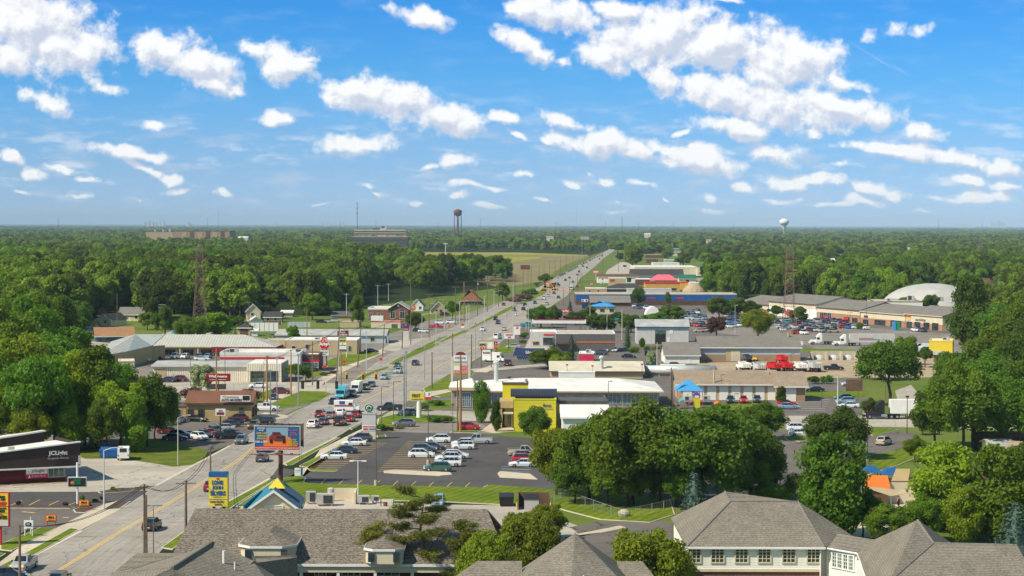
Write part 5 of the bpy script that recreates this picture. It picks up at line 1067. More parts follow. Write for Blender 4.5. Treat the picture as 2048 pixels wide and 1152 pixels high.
far('white_low_building','white low building behind the brown soil heap','shop',1380,580,1412,567,10,'white_paint','roof_white',0,'flat')
far('brown_roof_shops','row of shops under a long red-brown roof','shop',1195,566,1276,553,12,'white_paint','brown_paint',0,'gx',yr=548,wins=((1200,1210,557,564),(1254,1262,556,564)))
b=far('tan_front_shop','small tan shop with red oval sign in front of brown roofed row','shop',1218,571,1252,557,8,'tan_paint','roof_white',0,'flat',trim='white_paint');b.part('wall_sign',MB().box(b.X(1220),b.X(1229),-.12,-.003,b.Z(563),b.Z(558.5)),'red_paint')
far('low_brown_store','low brown walled store left of the yellow restaurant','shop',1272,570,1300,559,12,'brick_dark','roof_white',0,'flat',trim='white_paint',para=.6)
far('slate_roof_store','wide store under a plain slate-grey roof','shop',1262,562,1367,551,18,'sage_siding','shingle_dark',0,'gx',yr=538,trim='light_grey')
far('big_box_store','very long cream big box store with white stepped roof line','shop',1269,552,1394,535,60,'cream_paint','roof_white',0,'flat',trim='roof_white',para=.6)
far('big_box_extension','white raised rear roof section of the big box store','shop',1306,545,1359,526,20,'roof_white','roof_white',0,'flat',trim='roof_white',para=.3)
far('cream_annex','cream annex with small dark windows right of big box store','shop',1395,553,1438,538,30,'cream_paint','roof_white',0,'flat',trim='light_grey',wins=((1400,1404,543,546),))
far('far_strip_mall','distant low strip of shops with tan and brown panelled front','shop',1434,531,1530,521,25,'tan_wall','roof_white',0,'flat',trim='tan_paint',wins=((1445,1480,525,530),(1492,1520,525,530)))
far('far_school','distant building with grey roof among the trees','building',1346,512,1401,505,30,'cream_paint','shingle_old',0,'gx',yr=501)
far('far_green_building','distant building with green mansard trim among the trees','building',1316,503,1360,498,20,'green_paint','roof_white',0,'flat',trim='white_paint')
far('far_low_building','distant brown building with long white awning under the trees','building',1291,516,1333,510,22,'brick_dark','roof_white',0,'flat',trim='tan_paint')
far('far_low_building','distant brown roofed building behind the white box store roof','building',1293,526,1316,520,18,'brick_dark','shingle_brown',0,'flat',trim='brown_paint')
far('far_pale_building','distant pale blue-grey roofed hall among the trees','building',1330,524,1356,520,18,'sage_siding','roof_grey',0,'flat')
far('far_building','distant white roof among trees left of dark tree','building',1290,507,1304,504,14,'light_grey','roof_white',0,'flat')
# shopping mall: one long front facing the avenue, running towards us, in segments
MA,MB_=G(1474,625),G(1885,662);MTH=math.degrees(atan2(-(MB_-MA).y,(MB_-MA).x))
def onm(px):t=min((abs(proj(MA.lerp(MB_,t/800))[0]-px),t/800)for t in range(801))[1];return proj(MA.lerp(MB_,t))[1]
b=building('mall_brick_unit','brick and cream mall unit at the left end under grey roof','mall',1474,onm(1474),1537,604,26,'brick_store','shingle_old',MTH,'gx',yr=592,trim='brown_paint');b.part('cream_band',MB().box(-.05,b.w_+.02,-.12,-.003,b.h-2.6,b.h-.35),'cream_paint')
b=building('mall_anchor_unit','tall white mall unit with big red lettering under grey roof','mall',1538,onm(1538),1633,601,26,'white_paint','shingle_old',MTH,'gx',yr=590,trim='brown_paint');b.part('cream_band',MB().box(-.05,b.w_+.02,-.12,-.003,b.h-2.2,b.h-.35),'cream_paint')
zt=b.h-3.2;b.text(b.e,'Jewel Osco',b.X(1570),b.X(1600),zt-3.4,zt,-.2,'red_paint',.05);b.window(b.X(1574),b.X(1598),.3,3.4,bars=5,pane='glass_green',frame='white_paint',name='shop_window')
b=building('mall_brick_unit','long brick mall unit with grey roof and dark doorways','mall',1634,onm(1634),1720,613,24,'brick_store','shingle_old',MTH,'gx',yr=601,trim='brown_paint',doors=((1688,1699,634,'window_glass'),(1704,1715,636,'window_glass')))
b.part('cream_band',MB().box(-.05,b.w_+.02,-.12,-.003,b.h-2.4,b.h-.35),'cream_paint');b.window(b.X(1640),b.X(1663),.3,3.4,bars=5,pane='window_glass',frame='white_paint',name='shop_window')
for q in(1647,1688):b.part('lettering',MB().box(b.X(q),b.X(q+8),-.12,-.003,b.h-4.6,b.h-3.8),'red_paint')
b=building('mall_cream_unit','cream mall unit with three dark openings and brick piers','mall',1721,onm(1721),1810,621,24,'cream_paint','shingle_old',MTH,'gx',yr=610,trim='cream_paint',doors=((1726,1737,639,'window_glass'),(1749,1771,640,'window_glass'),(1781,1803,641,'window_glass')))
b.part('brick_base',MB().box(-.02,b.w_+.02,-.05,-.003,0,2.6),'brick_store');b.part('lettering',MB().box(b.X(1728),b.X(1736),-.12,-.003,b.Z(634),b.Z(630)),'navy_paint')
b=building('mall_cream_unit','right end cream mall unit with yellow and white small signs','mall',1811,onm(1811),1885,626,24,'cream_paint','shingle_old',MTH,'gx',yr=613,trim='cream_paint',doors=((1813,1824,643,'window_glass'),(1829,1841,644,'window_glass'),(1847,1859,645,'window_glass'),(1864,1877,646,'window_glass')))
b.part('brick_base',MB().box(-.02,b.w_+.02,-.05,-.003,0,2.4),'brick_store');b.part('lettering',MB().box(b.X(1811.5),b.X(1822),-.12,-.003,b.Z(637),b.Z(634.2)),'yellow_paint');b.part('lettering',MB().box(b.X(1811.5),b.X(1822),-.12,-.003,b.Z(634),b.Z(631.5)),'red_paint');b.text(b.e,'SALVATION',b.X(1831),b.X(1851),b.Z(640),b.Z(635.5),-.08,'navy_paint',.03)
b=building('white_box_store','white box-like hall with rooftop units behind the mall','shop',1749,640,1845,604,30,'white_paint','roof_gravel',4,'flat',trim='brown_paint',para=.3,units=((16,14,3,3,2),(28,12,3.4,3,1.6),(6,6,2,2,1)))
b=building('unit_screen','tan flat roof with many rooftop units behind the brick mall','shop',1690,632,1790,612.5,14,'tan_paint','roof_gravel',6,'flat',trim='brown_paint',para=.2,units=tuple((3+i*4.2,3,2.6,2,1.6)for i in range(8)))
# domes and far right
f=Fr('storage_dome','huge pale grey vaulted salt dome rising behind trees','dome',1890,628,0);rx=f.X(1998);zt=f.Z(567,0,25);f.part('shell',MB().ball((0,28,0),rx,30,zt,40,10,lo=0),'dome_grey',smooth=True)
f=Fr('brown_dome','red-brown rounded roof right of the pale dome','dome',1977,612,0);f.part('roof',MB().ball((0,15,f.Z(578,0,15)-2),f.X(2012),14,f.Z(555,0,15)-f.Z(578,0,15)+2,20,6,lo=0),'brown_paint',smooth=True);f.part('wall',MB().tube((0,15,0),(0,15,f.Z(578,0,15)-1.9),f.X(2010),f.X(2010),20),'tan_wall')
building('green_roof_hall','hall with pale green metal roof right of the brown dome','building',2003,608,2030,575,14,'tan_wall','green_paint',0,'gx',yr=563)
building('yellow_shed','bright yellow flat-roofed building beside the big mall tree','shop',1858,712,1905,683,14,'yellow_paint','roof_white',14,'flat',trim='yellow_paint',para=.3,units=((4,5,2,1.6,.8),))
building('house','white house with tan shingle gable roof at the right edge','house',2001,808,2052,782,12,'white_siding','shingle_warm',-8,'gy',yr=768)
building('house','tan gabled house roof among trees at lower right','house',1990,960,2090,925,12,'cream_paint','shingle_warm',40,'gx',yr=885)
building('shed','small grey roofed garden shed near right edge lawn','shed',1983,912,2026,902,5,'white_paint','roof_grey',-6,'gx',yr=886)
f=Fr('board_fence','brown wooden board fence across the right hand garden','fence',1700,985,-18);
L_=f.X(1862);f.part('board_panel',MB().box(0,L_,0,.1,.1,2.0),'wood_fence')
f=Fr('board_fence','brown wooden fence panel by silver car behind garages','fence',1692,783,0);L_=f.X(1725);f.part('board_panel',MB().box(0,L_,0,.1,.1,3.0),'wood_fence')
f=Fr('board_fence','dark wooden fence behind the far right lawn','fence',1945,890,0);L_=f.X(2080);f.part('board_panel',MB().box(0,L_,0,.1,.1,2.6),'wood_fence')
# seafood restaurant, teal roofs and yellow cupola
b=Fr('seafood_restaurant','small restaurant with teal metal gables and cream walls behind grey roof','restaurant',508,1032,-3)
def pt(px,py,z,fr=None):fr=fr or b;P=G(px,py,z);d=P-fr.o;return(d.dot(fr.vx),d.dot(fr.vy),z)
A_,B_,C_=pt(496,1017,3.7),pt(549,977,6.2),pt(596,1017,3.7);dx=B_[0];yf=A_[1]
w2=C_[0];m=MB();bk=yf+11
m.slab([(A_[0]-.3,yf-.5,3.6),(B_[0],yf-.5,6.2),(B_[0],bk,6.2),(A_[0]-.3,bk,3.6)],.2);m.slab([(B_[0],yf-.5,6.2),(w2+.3,yf-.5,3.6),(w2+.3,bk,3.6),(B_[0],bk,6.2)],.2);b.part('roof',m,'teal_paint')
rb=MB()
for i in range(26):
 y_=yf-.4+i*.44;rb.slab([(B_[0],y_,6.26),(w2+.3,y_,3.66),(w2+.3,y_+.06,3.66),(B_[0],y_+.06,6.26)],.08)
b.part('roof_seams',rb,'blue_siding')
b.part('wall',MB().box(A_[0],w2,yf,bk-.1,0,3.0).mesh([(A_[0],yf,3.0),(w2,yf,3.0),(w2,yf,3.6),(B_[0],yf,6.0),(A_[0],yf,3.6)],[(0,1,2,3,4)]),'cream_paint');b.part('barge_board',MB().slab([(A_[0]-.3,yf-.62,3.6),(B_[0],yf-.62,6.2),(B_[0],yf-.5,6.2),(A_[0]-.3,yf-.5,3.6)],.35).slab([(B_[0],yf-.62,6.2),(w2+.3,yf-.62,3.6),(w2+.3,yf-.5,3.6),(B_[0],yf-.5,6.2)],.35),'white_paint')
b.window(B_[0]-1.1,B_[0]+1.1,3.3,4.0,y=yf,frame='white_paint',pane='cream_paint')
cx,cy=dx+.2,yf+3.6;b.part('cupola',MB().box(cx-.85,cx+.85,cy-.85,cy+.85,4.0,5.98),'teal_paint');b.part('cupola_band',MB().box(cx-.88,cx+.88,cy-.88,cy+.88,5.6,5.85),'black_paint');b.part('cupola_roof',MB().mesh([(cx-1.1,cy-1.1,5.99),(cx+1.1,cy-1.1,5.99),(cx+1.1,cy+1.1,5.99),(cx-1.1,cy+1.1,5.99),(cx,cy,7.3)],[(3,2,1,0),(0,1,4),(1,2,4),(2,3,4),(3,0,4)]),'yellow_paint')
m=MB();m.slab([pt(560,972,5.7),pt(569,965,5.9),pt(599,992,3.9),pt(583,995,3.7)],.2);b.part('rear_roof',m,'teal_paint')
b.part('side_sign',MB().slab([(A_[0]-.6,yf-.4,4.2),(A_[0]-.45,yf-.4,4.2),(A_[0]+1.2,yf+9.5,4.9),(A_[0]+1.05,yf+9.5,4.9)],1.1),'teal_paint')
x2=w2+9.5;b.part('flat_wing',MB().box(w2+.35,x2+3,yf-1,bk,0,3.2),'cream_paint');b.part('wing_roof',MB().box(w2+.45,x2+2.9,yf-.9,bk-.1,3.203,3.35),'roof_gravel');b.part('screen_wall',MB().box(w2+3.4,w2+7.4,bk-.3,bk-.05,3.36,4.9).box(w2+7.15,w2+7.4,bk-5,bk-.31,3.36,4.9),'cream_paint')
for(ux,uy,s_,h_)in((w2+2.2,yf+4.2,2.3,1.3),(w2+.7,yf+6.2,1.3,1.4),(w2+7.6,yf+5.4,1.6,.9),(w2+9.4,yf+6.8,1.1,.7)):
 u=b.part('rooftop_unit',MB().box(ux,ux+s_,uy,uy+s_*.6,3.65,3.65+h_).box(ux+.2,ux+.4,uy+.1,uy+s_*.5,3.36,3.65).box(ux+s_-.4,ux+s_-.2,uy+.1,uy+s_*.5,3.36,3.65),'unit_grey');MB().box(ux+s_*.4,ux+s_*.93,uy-.04,uy-.003,3.75,3.5+h_).build('grille','grille_dark',u)
b.part('duct',MB().tube((w2+4.0,yf+9.2,3.4),(w2+4.0,yf+9.2,5.0),.42,.42,12).ball((w2+4.0,yf+9.2,5.0),.46,.46,.22,12,4),'unit_grey');b.part('pipe_stack',MB().tube((w2+10.8,yf+4,3.4),(w2+10.8,yf+4,4.4),.07,.07,6),'rust');b.part('roof_drum',MB().tube((w2+11.4,yf+4,3.36),(w2+11.4,yf+4,3.9),.28,.28,8),'rust')
# ---- the strip of shops in the foreground (big shingle roof)
b=Fr('cleaners_building','long low shop row with huge brown-grey shingle roof and dormers, foreground','building',600,1160,0)
EZ,RZ=3.5,8.1
def q3(px,py,z):return pt(px,py,z,b)
L0=q3(362,1118,EZ);L1=q3(396,1012,RZ);R1=q3(974,1023,RZ);R0=q3(1000,1130,EZ)
ye=q3(640,1127,EZ)[1];yr_=(L1[1]+R1[1])/2
def yline(x,e):return e
a0=(L0[0]-1,ye,EZ);a1=(L1[0],yr_,RZ);a2=(R1[0],yr_,RZ);a3=(R0[0]+1,ye,EZ);back=2*yr_-ye
m=MB();m.slab([a0,a3,a2,a1],.25);m.slab([a1,a2,(a3[0],back,EZ),(a0[0],back,EZ)],.25);b.part('roof',m,'shingle_tan')
b.part('wall',MB().box(a1[0]+.5,a2[0]-.5,ye+2.4,back-.6,0,EZ-.3).mesh([(a2[0]+.3,ye+1,EZ-.3),(a2[0]+.3,back-.6,EZ-.3),(a2[0]-.1,yr_,RZ-.4)],[(0,1,2)]),'brick_dark')
b.part('gutter',MB().box(a0[0],a3[0],ye-.18,ye-.02,EZ-.32,EZ-.05),'white_paint');b.part('porch_beam',MB().box(a0[0]+.3,a3[0]-.3,ye+.05,ye+.45,EZ-1.0,EZ-.34),'cream_paint')
for i in range(16):
 x_=q3(620,1127,EZ)[0]-9.2+i*4.1;b.part('column',MB().box(x_-.16,x_+.16,ye+.1,ye+.42,0,EZ-1.003),'white_paint')
for(p0_,p1_)in((634,655),(688,722),(756,800),(900,930)):
 xa,xb=q3(p0_,1140,2)[0],q3(p1_,1140,2)[0];b.window(xa,xb,1.0,2.6,y=ye+2.4,bars=2,hbars=1,frame='white_paint')
# octagonal dormer left
def dormer(px0,px1,pye,pxr,pyr,zc,label,oct_=True):
 yy=ye+.9;xa,xb=q3(px0,pye,zc)[0],q3(px1,pye,zc)[0];P0=q3((px0+px1)/2,pye,zc);yf_=P0[1];cxm=(xa+xb)/2;w_=(xb-xa)/2;dp=w_*1.5
 zt_=zc+w_*.36;ring=[(cxm-w_,yf_+w_*.45),(cxm-w_*.55,yf_),(cxm+w_*.55,yf_),(cxm+w_,yf_+w_*.45),(cxm+w_,yf_+dp+2),(cxm-w_,yf_+dp+2)]
 r=MB();n=6;apex=(cxm,yf_+w_*.95,zt_);apx2=(cxm,yf_+dp+3,zt_);R_=[(x,y,zc)for x,y in ring];r.mesh(R_+[apex,apx2],[(0,1,6),(1,2,6),(2,3,6),(3,4,7,6),(5,0,6,7),(5,4,3,2,1,0)])
 d=b.part('dormer',r,'shingle_tan');MB().prism([(cxm+(x-cxm)*.93,yf_+.12+(y-yf_)*.96)for x,y in ring],zc-1.7,zc-.02).build('dormer_wall','cream_paint',d)
 MB().prism([(cxm+(x-cxm)*1.02,yf_-.06+(y-yf_)*.99)for x,y in ring],zc-.28,zc-.025).build('cornice','white_paint',d)
 for s_ in(-.62,.62):MB().box(cxm+s_*w_-.35,cxm+s_*w_+.35,yf_+.30-.35,yf_+.32,zc-1.45,zc-.45).build('dormer_window','window_glass',d)
 return d
dormer(474,590,1092,535,1056,5.65,'')
d2=dormer(727,808,1098,760,1074,5.35,'')
sx0,sx1=q3(745,1118,4.1)[0],q3(804,1118,4.1)[0];ys=ye-.45;s1=b.box('fascia_sign',sx0,sx1,ys,ys+.15,EZ+.0,EZ+1.45,'white_paint');b.text(s1,'CLEANERS',sx0+(sx1-sx0)*.52,sx1-.15,EZ+.45,EZ+1.05,ys-.04,'red_paint',.03);MB().box(sx0+.3,sx0+(sx1-sx0)*.47,ys-.02,ys-.003,EZ+.3,EZ+1.2).build('panel_band','sage_siding',s1)
# ---- foreground left gabled wing
f=Fr('gabled_shop_wing','grey ribbed-shingle gabled roof at bottom left with white vent pipes','building',430,1200,0)
def qf(px,py,z):return pt(px,py,z,f)
zE,zR=4.2,9.0
ap=qf(425,1083,zR);fr_=qf(340,1136,zR-.2)
P=dict(a=qf(225,1146,zE+.3),b=qf(345,1135,zR-1.2),c=qf(425,1084,zR-.4),d=qf(508,1122,6.9),e=qf(594,1111,6.6),g=qf(590,1165,3.8),h=qf(596,1230,3.2),i=qf(390,1210,4.2),j=qf(150,1230,3.5),k=qf(274,1106,5.2),l=qf(372,1106,5.2),m=qf(225,1146,4.6))
m=MB();m.slab([P['j'],P['i'],P['b'],P['a']][::1],.2);m.slab([P['b'],P['i'],P['h'],P['g'],P['d'],P['c']],.2);b_=f.part('roof',m,'shingle_grey')
m=MB();m.slab([P['c'],P['b'],P['a'],P['m'],P['l']],.22);m.slab([P['a'],P['l'],P['k']],.2);f.part('roof',m,'shingle_grey')
m=MB();m.slab([P['d'],P['g'],qf(596,1160,3.9),P['e'],qf(505,1112,6.7)],.2);f.part('roof',m,'shingle_grey')
f.part('ridge_cap',MB().tube(P['b'],P['c'],.14,.14,6).tube(P['a'],P['b'],.12,.12,6),'shingle_old');f.part('wall',MB().prism([P['a'][:2],P['l'][:2],P['e'][:2],P['g'][:2],P['h'][:2],P['j'][:2]],0,3.0),'cream_paint')
v1=qf(449,1112,zR-1.2);f.part('vent_pipe',MB().tube((v1[0],v1[1]-.5,v1[2]-2),(v1[0],v1[1]-.5,v1[2]+.6),.14,.14,8),'white_paint');v1=qf(471,1130,zR-2);f.part('vent_pipe',MB().tube((v1[0],v1[1]-.5,v1[2]-2),(v1[0],v1[1]-.5,v1[2]+.4),.08,.08,8),'white_paint')
# ---- pyramid roofed pavilion bottom centre
f=Fr('pyramid_roof_pavilion','steep grey pyramid shingle roof at the bottom centre edge','building',1150,1240,0)
tp=qf(1151,1066,11.5);cxp,cyp=tp[0],tp[1];
def local(px,py,z):P_=G(px,py,z)-f.o;return(P_.dot(f.vx),P_.dot(f.vy),z)
tp=local(1151,1066,9.8);hw=6.4;zb_=4.4;base=[(tp[0]-hw-1.2,tp[1]-hw,zb_),(tp[0]-.9,tp[1]-hw-2,zb_),(tp[0]+hw-.6,tp[1]-hw+1.2,zb_),(tp[0]+hw,tp[1]+hw,zb_),(tp[0]-hw,tp[1]+hw,zb_)]
m=MB();m.mesh(base+[tp],[(0,1,5),(1,2,5),(2,3,5),(3,4,5),(4,0,5),(4,3,2,1,0)]);f.part('roof',m,'shingle_grey');f.part('wall',MB().prism([(p[0]*.9+tp[0]*.1,p[1]*.9+tp[1]*.1)for p in base],0,zb_-.02),'cream_paint')
lw=[local(1020,1152,5.2),local(1055,1122,6.4),local(1150,1122,6.4),local(1250,1150,5.2)];m=MB();yb2=lw[1][1]
m.slab([(tp[0]-14,yb2-4,4.2),(tp[0]-hw+1,yb2-4,4.2),(tp[0]-hw+1,yb2,6.4),(tp[0]-10,yb2,6.4)],.2);f.part('roof',m,'shingle_grey');m=MB();m.slab([(tp[0]+hw-2,yb2-4,4.2),(tp[0]+9,yb2-4,4.2),(tp[0]+7,yb2,6.4),(tp[0]+hw-2,yb2,6.4)],.2);f.part('roof',m,'shingle_grey');f.part('wall',MB().box(tp[0]-12,tp[0]-5,yb2-3,yb2+4,0,4.1).box(tp[0]+4.5,tp[0]+8,yb2-3,yb2+3,0,4.1),'cream_paint');f.part('vent_pipe',MB().tube((tp[0]+.6,tp[1]-6.2,5.2),(tp[0]+.6,tp[1]-6.2,6.6),.07,.07,6),'white_paint')
# ---- white clapboard office
f=Fr('white_office','white clapboard office with grey shingle hip roofs and brick base','office',1390,1180,0)
ZE,ZR=6.6,10.6
eL,eR=local(1373,1092,ZE),local(1650,1095,ZE);yE=(eL[1]+eR[1])/2
rl,rr_=local(1461,1003,ZR),local(1596,1003,ZR);yR=(rl[1]+rr_[1])/2;pk=(local(1452,983,ZR+1.2));bk=local(1349,1035,ZE)
A1,A2=(eL[0],yE,ZE),(eR[0],yE,ZE);Rl,Rr=(rl[0],yR,ZR),(rr_[0],yR,ZR);Bl=(bk[0]-.4,bk[1],ZE);PK=local(1450,983,11.1)
yB=Bl[1]+.6;Br=(eR[0]+3.5,yB-2,ZE)
m=MB();m.slab([A1,A2,Rr,Rl],.22);m.slab([Bl,A1,Rl,PK],.22);m.slab([A2,(eR[0]+4.5,yR-1,ZE+.0),Rr],.22);m.slab([(eR[0]+4.5,yR-1,ZE),Br,Rr],.22);m.slab([Rl,Rr,Br,(PK[0]+6,yB,ZE),PK],.22);m.slab([PK,(PK[0]+6,yB,ZE),Bl],.22);f.part('roof',m,'shingle_grey')
f.part('ridge_cap',MB().tube(A1,Rl,.12,.12,6).tube(Rl,PK,.12,.12,6).tube(A2,Rr,.1,.1,6).tube(Rl,Rr,.1,.1,6),'shingle_old')
zs=zat(f.w(eL[0]+3,yE+.7),1137);f.part('wall',MB().box(A1[0]+.3,A2[0]-.3,yE+.28,yB-1,zs,ZE-.22).box(Bl[0]+.5,A1[0]+.5,Bl[1]+.6,yB-2,zs,ZE-.22),'white_siding');f.part('wall',MB().box(A2[0]-.298,A2[0]+1.6,yE+1.4,yE+6,0,ZE-.4),'white_siding');f.part('brick_base',MB().box(A1[0]+.35,A2[0]-.35,yE+.33,yB-1.1,0,zs-.003),'brick_red')
f.part('gutter',MB().box(A1[0]-.1,A2[0]+.1,yE-.2,yE-.02,ZE-.24,ZE-.02),'white_paint');f.part('belt_course',MB().box(A1[0]+.45,A2[0]-.25,yE+.14,yE+.277,zs-.25,zs+.05),'cream_paint')
for c in(1388,1434.5,1482.5,1528,1577,1626):
 P_=f.X(c,yE+.28);hw_=.62;f.window(P_-hw_,P_+hw_,zat(f.w(P_,yE+.28),1124),zat(f.w(P_,yE+.28),1096.5),y=yE+.28,bars=2,hbars=3,t=.14,frame='cream_paint')
f.part('downpipe',MB().tube((A2[0]-.4,yE+.1,0),(A2[0]-.4,yE+.1,ZE-.3),.07,.07,6),'white_paint')
# angled link with wide window and right wing
g=Fr('white_office_wing','right wing of the white office with steep converging shingle roofs','office',1700,1250,0)
def lg(px,py,z):P_=G(px,py,z)-g.o;return(P_.dot(g.vx),P_.dot(g.vy),z)
a,b1,c,d=lg(1652,1094,6.5),lg(1715,1105,6.5),lg(1748,1079,7.3),lg(1668,1066,7.4)
m=MB();m.slab([a,b1,c,d],.2);g.part('link_roof',m,'shingle_grey')
e1=lg(1835,1040,11.8);e2=lg(1742,1082,8.0);e3=lg(1867,1086,10.0);e4=lg(2034,1090,10.0);e5=lg(1715,1106,6.5);e6=lg(1735,1160,5.5);e7=lg(1780,1162,7.6);e8=lg(1905,1087,8.4);e9=lg(1770,1250,4.5);e10=lg(2120,1250,4.2);e11=lg(2110,1130,6.5)
m=MB();m.slab([e5,e6,e9,(e9[0]+2,e9[1]+1,5.2),e7,e3,e1,e2],.2);m.slab([e3,e7,(e9[0]+2,e9[1]+1,5.2),e10,e11,e4],.2);m.slab([e1,e3,e8],.2);m.slab([e3,e4,(e4[0]-1,e4[1]+8,6.5),(e8[0],e8[1]+6,6.5),e8],.2);g.part('roof',m,'shingle_grey')
g.part('ridge_cap',MB().tube(e1,e3,.13,.13,6).tube(e3,e7,.13,.13,6).tube(e3,e4,.1,.1,6),'shingle_old')
g.part('wall',MB().prism([(a[0]+.1,a[1]+.4),(b1[0],b1[1]+.3),(e6[0]-.2,e6[1]+.3),(e6[0]+6,e6[1]+.2),(e2[0]+9,e2[1]),(d[0]+2,d[1])],2.6,5.6).prism([(a[0]+.1,a[1]+.4),(b1[0],b1[1]+.3),(c[0],c[1]+2),(d[0],d[1])],5.603,6.25),'white_siding');g.part('brick_base',MB().prism([(a[0]+.15,a[1]+.45),(b1[0],b1[1]+.35),(e6[0]-.15,e6[1]+.35),(e6[0]+6,e6[1]+.3),(e2[0]+9,e2[1]),(d[0]+2,d[1])],0,2.597),'brick_red')
va,vb=Vector(a[:2])+Vector((.1,.4)),Vector(b1[:2])+Vector((0,.3));tt=(vb-va).normalized();nn=Vector((tt.y,-tt.x));LL=(vb-va).length
fm=MB();pm=MB()
def slant(mb,s0,s1,z0,z1,o0,o1):
 ps=[va+tt*s0+nn*o1,va+tt*s1+nn*o1,va+tt*s1+nn*o0,va+tt*s0+nn*o0];mb.prism([tuple(p)for p in ps],z0,z1)
slant(fm,LL*.2-.12,LL*.92+.12,6.0,6.15,.003,.14);slant(fm,LL*.2-.12,LL*.92+.12,4.35,4.5,.003,.14)
for i in range(5):s_=LL*(.2+.18*i);slant(fm,s_-.07,s_+.07,4.5,6.0,.003,.14)
for i in range(12):s_=LL*(.2+.06*i+.03);slant(fm,s_-.025,s_+.025,4.51,5.99,.06,.1)
for i in range(1,4):slant(fm,LL*.2,LL*.92,4.5+i*.38-.025,4.5+i*.38+.025,.06,.095)
wf=g.part('wide_window',fm,'white_paint');slant(pm,LL*.2,LL*.92,4.5,6.0,.006,.05);pm.build('pane','glass_green',wf)
g.part('gutter',MB().tube(Vector(a)-Vector((0,.1,.12)),Vector(b1)-Vector((0,.1,.12)),.1,.1,6).tube(Vector(b1)-Vector((0,.1,.12)),Vector(e6)-Vector((0,.1,.12)),.1,.1,6),'white_paint')
# ---- playground
def canopy(px,py,z0,r,mat,label,posts='steel_dark'):
 f=Fr('shade_canopy',label,'canopy',px,py,0);m=MB();m.mesh([(-r,-r,z0),(r,-r,z0),(r,r,z0),(-r,r,z0),(-r*.35,-r*.35,z0+.9),(r*.35,-r*.35,z0+.9),(r*.35,r*.35,z0+.9),(-r*.35,r*.35,z0+.9)],[(3,2,1,0),(4,5,6,7),(0,1,5,4),(1,2,6,5),(2,3,7,6),(3,0,4,7)]);f.part('roof',m,mat)
 for sx_ in(-1,1):
  for sy in(-1,1):f.part('post',MB().tube((sx_*r*.8,sy*r*.8,0),(sx_*r*.8,sy*r*.8,z0-.01),.07,.07,6),posts)
canopy(1742,985,3.2,1.5,'blue_paint','small blue pyramid playground roof left of the other');canopy(1782,992,3.4,1.6,'blue_paint','small blue pyramid playground roof next to the tan slide house')
f=Fr('play_house','playhouse with wide orange ribbed roof among the trees','play house',1730,1012,0);L_=f.X(1781);f.part('roof',MB().slab([(0,0,2.6),(L_,0,2.6),(L_,2.5,4.2),(0,2.5,4.2)],.12),'orange_paint');f.part('wall',MB().box(.3,L_-.3,.4,2.4,0,2.5),'brown_paint')
f=Fr('shade_sail','long tan triangular shade sail below the orange playhouse roof','canopy',1722,1022,0);m=MB();m.slab([(0,0,3.6),(4,-1.6,2.4),(14,3,3.4),(6,1.4,2.9)],.04);f.part('sail',m,'tan_paint')
for q in((0,0,3.6),(4,-1.6,2.4),(14,3,3.4)):f.part('post',MB().tube((q[0],q[1],0),q,.06,.06,6),'steel')
f=Fr('play_wall','pale wall and tan slide house behind the playground','play house',1768,1012,0);f.box('wall',0,6,2,2.2,0,3.2,'cream_paint');f.part('slide_roof',MB().slab([(1.5,2.5,3.4),(4,2.5,3.4),(4.6,4,5.0),(2.5,4,5.0)],.1),'tan_wall')
f=Fr('blue_shade_roof','large bright blue pyramid shade roof over the play area','canopy',1352,812,0);L_=f.X(1408);m=MB();z0_=3.4;m.mesh([(0,0,z0_),(L_,0,z0_),(L_,8,z0_),(0,8,z0_),(L_/2,4,z0_+2.4)],[(3,2,1,0),(0,1,4),(1,2,4),(2,3,4),(3,0,4)]);f.part('roof',m,'sky_blue')
for q in((.3,.3),(L_-.3,.3),(.3,7.7),(L_-.3,7.7)):f.part('post',MB().tube((*q,0),(*q,z0_-.01),.08,.08,6),'red_paint')
f=Fr('shade_sail','turquoise sagging shade sail in front of the blue roof','canopy',1345,818,0);L_=f.X(1376);m=MB();m.slab([(0,0,2.9),(L_*.42,-1,1.6),(L_,.4,3.3),(L_*.42,1.2,1.9)],.05);f.part('sail',m,'paint_cyan');f.part('post',MB().tube((0,0,0),(0,0,2.9),.06,.06,6),'steel_dark');f.part('post',MB().tube((L_,.4,0),(L_,.4,3.3),.06,.06,6),'steel_dark')
f=Fr('climbing_frame','red and yellow climbing frame with slide below the blue roof','play equipment',1368,817,0);f.part('tower',MB().box(2.2,3.6,0,1.2,0,2.3),'lime_yellow');f.part('slide',MB().slab([(0,.3,.2),(2.2,.3,1.9),(2.2,.9,1.9),(0,.9,.2)],.1),'red_paint');f.part('roof',MB().mesh([(2,-.2,2.9),(3.8,-.2,2.9),(3.8,1.4,2.9),(2,1.4,2.9),(2.9,.6,3.9)],[(3,2,1,0),(0,1,4),(1,2,4),(2,3,4),(3,0,4)]),'purple_paint');f.part('tunnel',MB().ball((7.5,.6,.9),.8,.8,.8,10,5),'orange_paint')
for i in range(4):f.part('post',MB().tube((2.25+(i%2)*1.3,.05+(i//2)*1.1,2.3),(2.25+(i%2)*1.3,.05+(i//2)*1.1,2.95),.05,.05,5),'steel_dark')
